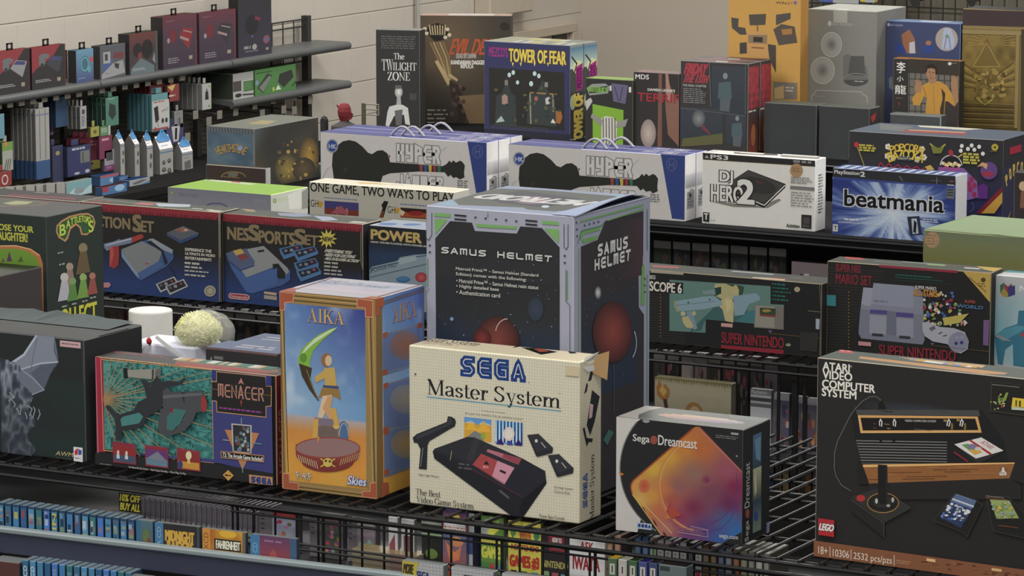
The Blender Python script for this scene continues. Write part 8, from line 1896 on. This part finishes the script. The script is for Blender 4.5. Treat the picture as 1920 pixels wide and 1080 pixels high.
front_box((660,1028,780,1046),6.1,.05,((150,138,110),(120,110,90),(170,156,126)),'book','tan book lying flat in the wire front below the cartridges','book',lambda f: f.grad(.6,0,1,1,(150,116,106),(150,120,116)),zbase=LS)

front_box((222,921,264,958),6.1,.002,((34,33,32),(30,30,30),(60,60,58)),'price_card','small black card with yellow hand lettering, hung below the light gun carton','card',lambda f: (f.text('10% OFF',.06,.12,.94,.46,(170,160,44),bold=.04,shear=.15),f.text('BUY ALL',.06,.56,.94,.92,(170,160,44),bold=.04,shear=.15)),zbase=None,dim=1.0)
# --- books and magazines behind the wire front
def mag(px,lab,base,art,yp=6.13,dep=.012,cat='book',name='book'):
    x0,y0,x1,y1 = px
    front_box((x0,y0,x1,y1),yp,dep,(base,mix(base,(40,40,40),.5),(120,118,110)),name,lab,cat,art,zbase=LS,dim=1.2)
mag((728,968,745,1040),'white magazine with red and blue print behind the wire front, leftmost',(150,150,152),lambda f: (f.poly([(.1,.5),(.7,.3),(.8,.7),(.2,.8)],(110,60,70)),f.rect(.1,.75,.5,.95,(60,80,130))))
mag((752,972,776,1040),'narrow white booklet beside the red and blue magazine',(140,140,140),lambda f: (f.rect(.2,.3,.7,.7,(90,60,66)),f.rect(.2,.8,.6,.9,(140,60,60))))
mag((790,962,828,1044),'black case with a green emblem behind the wire front',(40,42,40),lambda f: (f.rect(0,.12,1,.16,(120,126,116)),f.rect(0,.3,1,.34,(110,130,100)),f.ell(.5,.62,.3,.08,(84,104,50)),f.rect(0,.88,.6,.92,(110,116,106))),name='game_case',cat='case')
def figh(f): f.grad(0,0,1,.3,(60,60,100),(150,80,56)); f.grad(0,.3,1,1,(60,84,120),(150,76,50)); f.ell(.55,.14,.2,.08,(176,140,60)); f.rect(.05,.18,.95,.25,(176,176,176)); f.text('NINTENDO',.06,.26,.96,.34,(186,180,170),bold=.05); f.ell(.6,.45,.28,.07,(170,110,76)); f.poly([(.1,.45),(.5,.6),(.8,.5),(.7,.7),(.3,.75)],(170,100,66)); f.poly([(0,.8),(.5,.76),(1,.9),(1,1),(0,1)],(150,66,44)); f.ell(.85,.78,.1,.04,(70,120,80))
mag((830,952,874,1046),'orange and blue magazine with white capitals behind the wire front',(84,80,100),figh)
mag((879,962,889,1040),'narrow blue and white spine beside the orange magazine',(56,70,120),lambda f: (f.rect(0,0,1,.3,(150,150,150)),f.rect(0,.6,1,.8,(140,146,156))),yp=6.14,dep=.06)
def greenm(f): f.rect(0,0,1,1,(84,116,56)); f.poly([(0,.1),(.5,0),(.4,.25),(0,.3)],(130,136,130)); f.line([(.35,.26),(.85,.1)],.1,(176,170,60)); f.rect(0,.34,1,.4,(150,146,56)); f.text('GAMES',.04,.44,.94,.6,(170,166,60),bold=.06); f.rect(0,.66,1,.8,(70,110,60)); f.ell(.5,.72,.12,.05,(150,60,56)); f.poly([(.6,.7),(1,.66),(1,.8)],(70,110,130)); f.rect(0,.84,1,1,(66,106,56))
mag((902,966,944,1062),'green and yellow magazine behind the wire front',(84,116,56),greenm)
def wing(f): f.rect(0,0,1,1,(176,158,62)); f.text('WIN',.34,.1,.68,.26,(150,80,44),bold=.06); f.poly([(.06,.08),(.24,.06),(.24,.18),(.14,.26),(.06,.18)],(70,110,60)); f.poly([(.78,.1),(.98,.1),(.96,.2),(.86,.3),(.78,.2)],(60,110,70)); f.text('NINTENDO',.1,.34,.95,.42,(140,50,44),bold=.05); f.text('GAMES #3',.06,.5,.94,.68,(150,50,40),bold=.06); f.rect(.08,.72,.26,.84,(44,40,34)); f.rect(.38,.72,.58,.84,(60,100,60)); f.rect(.72,.72,.92,.84,(70,120,140)); f.rect(0,.88,1,.9,(120,106,44))
mag((953,975,1014,1070),'yellow paperback with red lettering and green shields behind the wire front',(176,158,62),wing)
def howto(f): f.rect(0,0,1,1,(44,40,42)); f.rect(.26,.1,.84,.34,(116,40,46)); f.text('HOW TO',.4,.14,.74,.21,(196,184,176),bold=.05); f.text('WIN NOW',.36,.22,.8,.3,(196,184,176),bold=.05); f.text('NINTENDO',.02,.5,.98,.6,(130,126,70),bold=.04); f.rect(.06,.66,.28,.8,(100,130,90)); f.rect(.38,.67,.62,.8,(140,70,76)); f.rect(.72,.68,.96,.81,(80,130,140)); f.greek(.2,.86,.9,.9,1,(70,120,130))
mag((1016,988,1066,1080),'black paperback with a red title block behind the wire front',(44,40,42),howto)
def askb(f): f.rect(0,0,1,1,(168,168,166)); f.text('ASK',.3,.12,.68,.26,(128,40,44),bold=.03); f.text('IWATA',.1,.36,.86,.56,(128,40,44),bold=.03); f.grad(0,.64,1,1,(156,156,154),(124,124,122)); f.greek(.3,.78,.5,.86,2,(90,90,90))
mag((1068,998,1134,1086),'white paperback with dark red capitals behind the wire front',(168,168,166),askb)
for i,c in enumerate(((108,92,66),(128,96,84))):
    mag((1137 + i * 15,1003,1149 + i * 15,1080),('olive' if i == 0 else 'pinkish tan') + ' book spine right of the white paperback',c,lambda f: (f.ell(.5,.2,.3,.06,(150,120,100)),f.rect(.1,.5,.9,.54,(84,70,54))),yp=6.14,dep=.05)

# --- thin cases lined up on the right part of the same shelf
SP = [((62,94,136),'blue'),((62,94,136),'second blue'),((150,156,140),'green-striped white'),((160,158,158),'white'),((160,158,158),'second white'),((160,158,158),'third white'),((160,158,158),'fourth white'),((40,40,42),'black'),((158,158,158),'fifth white'),((96,76,50),'brown'),((104,80,56),'second brown'),((70,80,110),'navy-chequered'),((110,120,130),'grey-blue'),((140,80,50),'orange'),((120,124,96),'sage'),((100,100,90),'drab'),((130,130,120),'pale'),((84,80,70),'dim brown')]
for i,(c,nm) in enumerate(SP):
    px = 1190 + i * 14.2; py = 1004 + (px - 1190) * .138
    def art(f,i=i,c=c):
        if nm.endswith('white') and 'striped' not in nm: f.rect(.1,.42,.9,.5,(140,44,54)); f.greek(.3,.08,.7,.36,5,(110,108,110))
        elif 'striped' in nm: f.rect(.4,.05,.8,.5,(84,130,80))
        else: f.rect(.2,.1,.8,.35,mix(c,(190,190,190),.3)); f.rect(.2,.45,.8,.5,mix(c,(30,30,30),.4))
    front_box((px,py,px + 11.5,py + 60),6.16,.09,(c,mix(c,(30,30,30),.4),mix(c,(190,190,186),.5)),'game_case','%s thin game case standing edge-out below the orange-pictured carton' % nm,'case',art,'thin cases below the small carton',zbase=LS,dim=1.1)

# --- boxed games hung low on the outside of the wire front
def gridded(new,t):
    def art(f):
        for i in range(1,12): f.line([(i / 12,0),(i / 12,1)],.012,(140,142,146))
        for i in range(1,10): f.line([(0,i / 10),(1,i / 10)],.012,(140,142,146))
        if new: f.poly([(0,0),(.42,0),(.36,.2),(.4,.4),(.2,.46),(0,.7)],(176,160,52)); f.text('MORE',.03,.1,.26,.4,(60,50,30),bold=.05,shear=.3)
        if t: f.text(t,.36,.28,.66,.5,(44,54,110),bold=.05) if t == 'SEGA' else f.greek(.3,.2,.8,.32,1,(70,70,72),fill=.8)
        f.line([(0,0),(1,0),(1,1),(0,1),(0,0)],.02,(100,104,110))
    return art
GB = -.004
for (x0,x1,y0),n_,t,lab in (((754,831,1050),True,'SEGA','white gridded game box with a yellow corner burst, at the bottom edge'),((846,925,1062),False,'x','white gridded game box, middle one at the bottom edge'),((941,1020,1074),False,None,'white gridded game box, right one at the bottom edge')):
    o = front_box((x0,y0,x1,y0 + 60),6.0,.02,((164,166,168),(90,92,96),(150,154,156)),'game_box',lab,'box',gridded(n_,t),'white gridded game boxes')
GBX = [((64,92,60),(176,150,60),'green with a gold head'),((160,158,150),(150,150,140),'white'),((56,88,56),(60,90,60),'dark green'),((60,66,124),(60,66,110),'violet-blue'),((50,62,104),(50,52,60),'navy'),((84,100,100),(70,80,84),'teal-grey wide')]
for i,(c,ct,nm) in enumerate(GBX):
    px = 1140 + i * 19; py = 1046 + i * 2.2; wd = 16 if i < 5 else 52
    front_box((px,py,px + wd,py + 60),6.0,.03,(c,mix(c,(30,30,30),.4),ct),'game_box','%s small game box at the bottom edge, under the small carton' % nm,'box',(lambda f,i=i: (f.rect(.2,.16,.8,.5,(168,166,160)),f.rect(.42,.22,.58,.44,(70,50,56)))) if i < 5 else (lambda f: (f.rect(.05,.06,.4,.2,(50,54,56)),f.ell(.5,.6,.2,.2,(110,80,70)))),'small upright game boxes')

# --- dark carton with a grey top beside the arcade carton
p0,p1 = sight(0,605,y=6.52),sight(88,495,y=6.9)
mb = MB(); X_ = sight(86,560,y=6.66)
H_ = sight(84,498,y=6.66).z - DECK
mb.box(-.5,0,0,0,.28,H_,alb((46,42,42),'R'),.002,cols={'T': alb((92,98,88),'T'),'F': alb((42,40,40)),'R': alb((48,44,44),'R')})
tag(mb.build('dark_carton',M_PRINT,loc=(sight(86,560,y=6.655).x - .002,6.365,DECK)),'plain dark brown carton standing before the green arcade carton at left','carton')

# --- pale roll, plush in a clear bag and gift box behind the light gun carton
WH = alb((206,204,198)); 
p = sight(272,655,y=6.55)
g = empty('gift_set',(p.x,6.60,DECK)); tag(g,'white gift box with ribbon handles, holding a yellow fluffy pompom under clear film','gift box')
s_ = 1 / 830.0                                           # metres per traced pixel at this distance
zt = lambda py: sight(300,py,y=6.6).z - DECK
xt = lambda px: sight(px,640,y=6.6).x - p.x
mb = MB(); mb.box(xt(268),-.05,0,xt(388),.06,zt(637),alb((176,178,190)),.004); mb.quad([(xt(268),-.052,zt(640)),(xt(296),-.052,zt(640)),(xt(284),-.052,zt(665)),(xt(276),-.052,zt(660))],alb((206,206,210))); mb.build('box',M_MATTE,g)
mb = MB()
rn = random.Random(2); cx,cz,R0 = xt(373),zt(612),.048
nu,nv = 26,16
for i in range(1500):
    a,b_ = rn.uniform(0,2 * pi),math.acos(rn.uniform(-.75,1)); d = Vector((sin(b_) * cos(a),sin(b_) * sin(a),cos(b_)))
    t1 = Vector((-sin(a),cos(a),0)); r = R0 * (.92 + .12 * vnoise(a * 3,b_ * 4,2)); base = Vector((cx,0,cz)) + Vector((d.x * r * 1.12,d.y * r,d.z * r * .84))
    tip = base + (d + t1 * rn.uniform(-.8,.8) + Vector((0,0,rn.uniform(-.6,.4)))) * .004; c = alb(mix((226,212,140),(232,222,164),rn.random()))
    mb.quad([base - t1 * .0028,base + t1 * .0028,tip],c)
V,F_ = [],[]
for j in range(nv + 1):
    for i in range(nu):
        a,b_ = 2 * pi * i / nu,pi * j / nv; k = .9 + .1 * vnoise(a * 3,b_ * 4,2)
        V.append((cx + R0 * 1.12 * k * sin(b_) * cos(a),R0 * k * sin(b_) * sin(a),cz + R0 * .84 * k * cos(b_)))
for j in range(nv):
    for i in range(nu): F_.append((j * nu + i,(j + 1) * nu + i,(j + 1) * nu + (i + 1) % nu,j * nu + (i + 1) % nu))
mb.mesh(V,F_,alb((228,214,146)))
mb.build('pompom',M_CLOTH,g,smooth=True)
m_film,nt,bs = nodemat('clear_film'); bs.inputs['Base Color'].default_value = (.9,.9,.88,1); bs.inputs['Roughness'].default_value = .25; bs.inputs['Alpha'].default_value = .22
mb = MB(); V,F_ = [],[]
for j in range(11):
    for i in range(24):
        a,b_ = 2 * pi * i / 24,pi * .62 * j / 10; k = 1 + .12 * sin(a * 5 + j) * .5 + .06 * vnoise(a * 4,j * .7,5)
        V.append((cx + .018 + .068 * k * sin(b_) * cos(a),(.056 * k) * sin(b_) * sin(a),cz - .008 + .052 * k * cos(b_)))
for j in range(10):
    for i in range(24): F_.append((j * 24 + i,(j + 1) * 24 + i,(j + 1) * 24 + (i + 1) % 24,j * 24 + (i + 1) % 24))
mb.mesh(V,F_,WH); mb.build('clear_bag',m_film,g,smooth=True)
mb = MB(); 
def ribbon(pts,wd):
    for (x0,z0),(x1,z1) in zip(pts[:-1],pts[1:]):
        d = Vector((x1 - x0,0,z1 - z0)).normalized(); n = Vector((-d.z,0,d.x)) * wd / 2
        a,b_ = Vector((x0,-.058,z0)),Vector((x1,-.058,z1)); mb.quad([a + n,a - n,b_ - n,b_ + n],alb((222,220,220)))
ribbon([(xt(306),zt(617)),(xt(309),zt(640)),(xt(308),zt(662))],.008); ribbon([(xt(320),zt(622)),(xt(345),zt(640)),(xt(368),zt(655)),(xt(384),zt(668))],.009)
mb.build('ribbon',M_MATTE,g)
mb = MB(); mb.lathe([(.003,-.002),(.008,.002),(.003,.006)],alb((150,40,44)),8,c=(xt(312),-.066,zt(630)),axis='y'); mb.quad([(xt(307),-.064,zt(634)),(xt(311),-.064,zt(628)),(xt(313),-.064,zt(640))],alb((150,40,44))); mb.build('red_bow',M_MATTE,g)
mb = MB(); cxr = sight(272,610,y=6.78)
r0 = .051; z0 = 0; zt2 = sight(272,583,y=6.78).z - DECK
mb.lathe([(r0 * .95,0),(r0,.004),(r0,zt2 - .003),(r0 * .97,zt2),(r0 * .3,zt2 + .0005),(.002,zt2)],alb((186,184,178)),36)
o = mb.build('paper_roll',M_MATTE,loc=(cxr.x + .002,6.80,DECK)); tag(o,'white upright cylinder beside the yellow pompom','roll')

# --- flat dark cases with blue tops behind the light gun carton
def flat(px,yp,dep,label,art):
    x0,x1,ytop = px; a,b = sight(x0,ytop,y=yp),sight(x1,ytop,y=yp)
    mb = MB(); w_,h = b.x - a.x,a.z - DECK
    mb.box(0,0,0,w_,dep,h,alb((46,45,46)),.0015,cols={'T': alb((104,114,138),'T'),'R': alb((40,40,42),'R')})
    f = Face(mb,(0,dep,h),(w_,0,0),(0,-dep,0),None,'T').unit(); art(f)
    fr = Face(mb,(0,0,h),(w_,0,0),(0,0,-h),None,'F').unit(); fr.line([(0,.01),(1,.01)],.02,(120,90,90)); fr.ell(.08,.12,.012,.03,(130,130,130)); fr.greek(.12,.08,.28,.14,1,(120,118,118)); fr.line([(0,.2),(1,.2)],.006,(80,80,82))
    tag(mb.build('flat_carton',M_PRINT,loc=(a.x,yp,DECK)),label,'carton')
flat((385,520,650),6.36,.09,'dark flat carton with a slate blue top and white print, behind the light gun carton',lambda f: (f.greek(.3,.3,.9,.8,2,(196,198,206),fill=.5)))
flat((440,560,640),6.5,.12,'slate blue topped carton farther behind the light gun carton',lambda f: (f.greek(.2,.3,.9,.7,2,(190,194,206),fill=.4),f.line([(0,.5),(.6,.45)],.03,(56,60,80))))

# --- far row extras: hooded bust, dark sign stand, chromed sign holder
p = sight(646,236,y=10.45)
bu = empty('hooded_bust',(p.x,10.45,DECK + .0006)); tag(bu,'small red hooded bust facing right, standing left of the slim black carton','figurine')
k = 11.72 / .8632 / 6750 * 1.03
zz = lambda py: sight(646,py,y=10.45).z - DECK
mb = MB(); prof = [(.001,zz(193)),(.014,zz(195)),(.021,zz(201)),(.024,zz(209)),(.022,zz(217)),(.017,zz(224)),(.013,zz(229))]
mb.lathe(prof[::-1],alb((96,38,42)),20)
mb.mesh([(.018,-.006,zz(206)),(.036,0,zz(214)),(.018,.006,zz(206)),(.03,0,zz(222)),(.012,-.01,zz(226)),(.012,.01,zz(226))],[(0,1,2),(0,4,3,1),(2,1,3,5),(4,5,3)],alb((92,36,40)))
mb.mesh([(-.02,-.006,zz(200)),(-.034,0,zz(197)),(-.02,.006,zz(200)),(-.022,0,zz(208))],[(0,1,2),(0,3,1),(2,1,3)],alb((90,34,38)))
mb.build('hood',M_MATTE,bu)
mb = MB(); mb.lathe([(.055,0),(.058,zz(240) * .6),(.045,zz(236)),(.02,zz(229)),(.014,zz(226))],alb((52,50,50)),20); mb.build('shoulders',M_MATTE,bu)
mb = MB(); q = sight(608,236,y=10.46); mb.box(-.012,-.01,0,.012,.01,sight(608,223,y=10.46).z - DECK,alb((46,44,44)),.003); mb.lathe([(.012,sight(608,223,y=10.46).z - DECK),(.008,sight(608,219,y=10.46).z - DECK),(.001,sight(608,217,y=10.46).z - DECK)],alb((46,44,44)),10); tag(mb.build('small_figurine',M_MATTE,loc=(q.x,10.46,DECK + .0006)),'tiny dark figurine left of the red hooded bust','figurine')
q = sight(682,236,y=10.5)
st = empty('sign_holder',(q.x,10.5,DECK + .0006)); tag(st,'thin dark post with a small bracket, left of the slim black carton','sign holder')
h1 = sight(682,193,y=10.5).z - DECK
mb = MB(); mb.box(-.006,-.006,0,.006,.006,h1,alb((70,68,54)),.001); mb.build('post',M_STEEL,st)
mb = MB()
for z in (h1 - .004,h1 - .022,h1 - .04): mb.bar((0,0,z),(.06,.0,z),.0025,alb((96,94,84)))
mb.bar((.06,0,h1 - .04),(.06,0,h1 - .004),.0025,alb((96,94,84))); mb.build('bracket',M_STEEL,st)
q0,q1 = sight(1669,214,y=11.7),sight(1765,234,y=11.7)
mb = MB(); hh = sight(1669,212,y=11.7).z - DECK; w_ = q1.x - q0.x
mb.box(0,0,0,w_,.05,hh,alb((58,61,62)),.002,cols={'T': alb((130,134,130),'T')})
f = Face(mb,(0,0,hh),(w_,0,0),(0,0,-hh),None,'F').unit(); f.line([(0,.015),(.99,.015)],.03,(130,134,136)); f.line([(.985,.02),(.985,1)],.03,(130,134,136))
tag(mb.build('slim_carton',M_PRINT,loc=(q0.x,11.7,DECK)),'plain slate carton with pale edges, before the yellow-clad fighter carton','carton')

# --- wire grid with hooks beyond the far row at upper right
gx0,gx1 = sight(1500,20,y=13.4).x,sight(2000,20,y=13.4).x
gr = empty('wire_display',((gx0 + gx1) / 2,13.4,0)); tag(gr,'dark wire grid panel with pale backing behind the tall cartons at upper right','grid panel')
mb = MB(); n = 22
for i in range(n + 1): mb.bar((gx0 - gr.location.x + (gx1 - gx0) * i / n,0,.2),(gx0 - gr.location.x + (gx1 - gx0) * i / n,0,2.3),.003,alb((44,43,40)),5)
for j in range(26): mb.bar((gx0 - gr.location.x,0,.25 + j * .08),(gx1 - gr.location.x,0,.25 + j * .08),.003,alb((44,43,40)),5)
mb.build('wire_grid',M_WIRE,gr)
mb = MB(); mb.box(gx0 - gr.location.x,.03,.2,gx1 - gr.location.x,.04,2.3,alb((92,88,78)),.001); mb.build('backing_board',M_MATTE,gr)
for px in (1715,1822):
    q = sight(px,3,y=13.3); mb = MB(); mb.quad([(-.035,0,.02),(.035,0,.02),(0,0,-.03)],alb((36,35,34))); mb.quad([(-.035,.002,.02),(0,.002,-.03),(.035,.002,.02)],alb((36,35,34))); mb.bar((0,.001,.0),(0,.09,0),.003,alb((40,40,38)),5)
    tag(mb.build('grid_hook',M_STEEL,loc=(q.x,13.3,q.z)),'dark pointed hook on the wire grid above the %s carton' % ('dark blue' if px < 1800 else 'gold relief'),'hook')
for (x0,x1),c,nm in (((1536,1610),(70,84,140),'blue and white'),((1612,1640),(170,150,70),'yellow')):
    a,b = sight(x0,4,y=13.2),sight(x1,4,y=13.2)
    mb = MB(); mb.box(0,0,0,b.x - a.x,.03,.2,alb(c),.002); f = Face(mb,(0,0,.2),(b.x - a.x,0,0),(0,0,-.2),None,'F').unit(); f.rect(.35,.5,1,1,(170,176,176)); 
    o = mb.build('hung_pack',M_GLOSS,loc=(a.x,13.2,a.z)); tag(o,'%s pack hanging on the wire grid above the grey vignette carton' % nm,'package')
    m2 = MB(); m2.bar(((b.x - a.x) / 2,.035,.19),((b.x - a.x) / 2,.19,.19),.003,alb((40,40,38)),5); m2.build('hook',M_STEEL,o)

# ================================================================== goods on the lower shelves of the second and third racks
LB = 1.05
rnd = random.Random(77)
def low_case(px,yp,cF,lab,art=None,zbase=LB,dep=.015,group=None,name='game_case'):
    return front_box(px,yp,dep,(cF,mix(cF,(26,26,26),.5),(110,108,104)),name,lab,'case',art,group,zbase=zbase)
def busy(seed,base,cols):
    def art(f):
        r = random.Random(seed); f.rect(0,0,1,.12,mix(base,(180,180,178),.5))
        for i in range(16): f.ell(r.uniform(.1,.9),r.uniform(.2,.9),r.uniform(.05,.16),r.uniform(.03,.1),r.choice(cols),n=8)
    return art
warm = ((150,90,60),(120,60,50),(170,130,80),(70,60,60)); cool = ((70,84,140),(150,150,150),(60,60,90),(140,70,60))
def torch(f):
    f.rect(0,0,1,1,(152,146,118)); 
    for i in range(30): f.poly([(i / 30,0),((i + 1) / 30,0),((i + .5) / 30,.06 + .07 * vnoise(i * .7,3,2))],(120,106,62))
    f.poly([(.02,.2),(.06,.06),(.1,.16),(.14,.12),(.2,.22),(.19,.34),(.16,.42),(.09,.42),(.03,.34)],(150,100,50)); f.poly([(.06,.24),(.1,.14),(.16,.26),(.12,.36)],(176,146,70)); f.poly([(.11,.4),(.16,.4),(.2,.74),(.16,.78)],(66,50,42)); f.ell(.52,.62,.12,.22,(146,106,56)); f.ell(.53,.62,.075,.14,(176,150,116)); f.ell(.5,.6,.014,.022,(60,44,36)); f.ell(.57,.61,.014,.022,(60,44,36)); f.line([(.52,.7),(.55,.705)],.012,(130,70,60))
# framed art print at the back of the lower shelf
front_box((1228,706,1371,790),8.12,.03,((152,146,118),(70,66,56),(130,128,110)),'art_carton','cream carton with a torch and a long-haired head, under the long black carton','carton',torch,zbase=1.0501)
low_case((1286,652,1308,694),7.99,(150,140,144),'white and pink game case just under the long black carton',lambda f: (f.ell(.6,.7,.3,.2,(150,90,120)),f.ell(.5,.2,.3,.2,(40,38,42))),zbase=1.2,dep=.05) if False else None
def ps(f): f.rect(0,0,1,.1,(110,112,116)); f.text('PlayStation',.06,.02,.8,.09,(190,190,190)); f.rect(0,.14,1,.2,(70,72,76)); f.rect(0,.24,1,.3,(90,92,96)); f.ell(.5,.6,.2,.12,(70,84,150)); f.rect(.5,.52,.7,.62,(150,60,60)); f.greek(.2,.8,.9,.88,1,(100,104,120))
low_case((1407,728,1446,790),8.03,(166,168,172),'white game case with a grey header, left of the wire posts',ps,group='cases near the wire posts')
for i,(x0,x1,y0,cset,lab) in enumerate(((1452,1480,736,cool,'violet game case just behind the wire posts'),(1486,1512,742,warm,'orange and red game case right of the wire posts'),(1514,1545,746,warm,'tan and blue game case beside the large black carton'))):
    low_case((x0,y0,x1,y0 + 60),8.03,(84,80,92),lab,busy(i + 3,(84,80,92),cset),group='cases near the wire posts')
for i in range(8):
    x0 = 1440 + i * 14; low_case((x0,858 + i * 1.4,x0 + 11,940),8.05,((60,84,130),(150,120,80),(160,140,100),(110,70,56),(60,60,66),(150,110,70),(130,120,110),(70,90,120))[i],('blue','tan','cream','rust','black','ochre','pale grey','slate')[i] + ' spine in the lower row seen past the wire deck',busy(i,(110,90,70),warm),zbase=.7201,dep=.08,group='spines in the lower row')
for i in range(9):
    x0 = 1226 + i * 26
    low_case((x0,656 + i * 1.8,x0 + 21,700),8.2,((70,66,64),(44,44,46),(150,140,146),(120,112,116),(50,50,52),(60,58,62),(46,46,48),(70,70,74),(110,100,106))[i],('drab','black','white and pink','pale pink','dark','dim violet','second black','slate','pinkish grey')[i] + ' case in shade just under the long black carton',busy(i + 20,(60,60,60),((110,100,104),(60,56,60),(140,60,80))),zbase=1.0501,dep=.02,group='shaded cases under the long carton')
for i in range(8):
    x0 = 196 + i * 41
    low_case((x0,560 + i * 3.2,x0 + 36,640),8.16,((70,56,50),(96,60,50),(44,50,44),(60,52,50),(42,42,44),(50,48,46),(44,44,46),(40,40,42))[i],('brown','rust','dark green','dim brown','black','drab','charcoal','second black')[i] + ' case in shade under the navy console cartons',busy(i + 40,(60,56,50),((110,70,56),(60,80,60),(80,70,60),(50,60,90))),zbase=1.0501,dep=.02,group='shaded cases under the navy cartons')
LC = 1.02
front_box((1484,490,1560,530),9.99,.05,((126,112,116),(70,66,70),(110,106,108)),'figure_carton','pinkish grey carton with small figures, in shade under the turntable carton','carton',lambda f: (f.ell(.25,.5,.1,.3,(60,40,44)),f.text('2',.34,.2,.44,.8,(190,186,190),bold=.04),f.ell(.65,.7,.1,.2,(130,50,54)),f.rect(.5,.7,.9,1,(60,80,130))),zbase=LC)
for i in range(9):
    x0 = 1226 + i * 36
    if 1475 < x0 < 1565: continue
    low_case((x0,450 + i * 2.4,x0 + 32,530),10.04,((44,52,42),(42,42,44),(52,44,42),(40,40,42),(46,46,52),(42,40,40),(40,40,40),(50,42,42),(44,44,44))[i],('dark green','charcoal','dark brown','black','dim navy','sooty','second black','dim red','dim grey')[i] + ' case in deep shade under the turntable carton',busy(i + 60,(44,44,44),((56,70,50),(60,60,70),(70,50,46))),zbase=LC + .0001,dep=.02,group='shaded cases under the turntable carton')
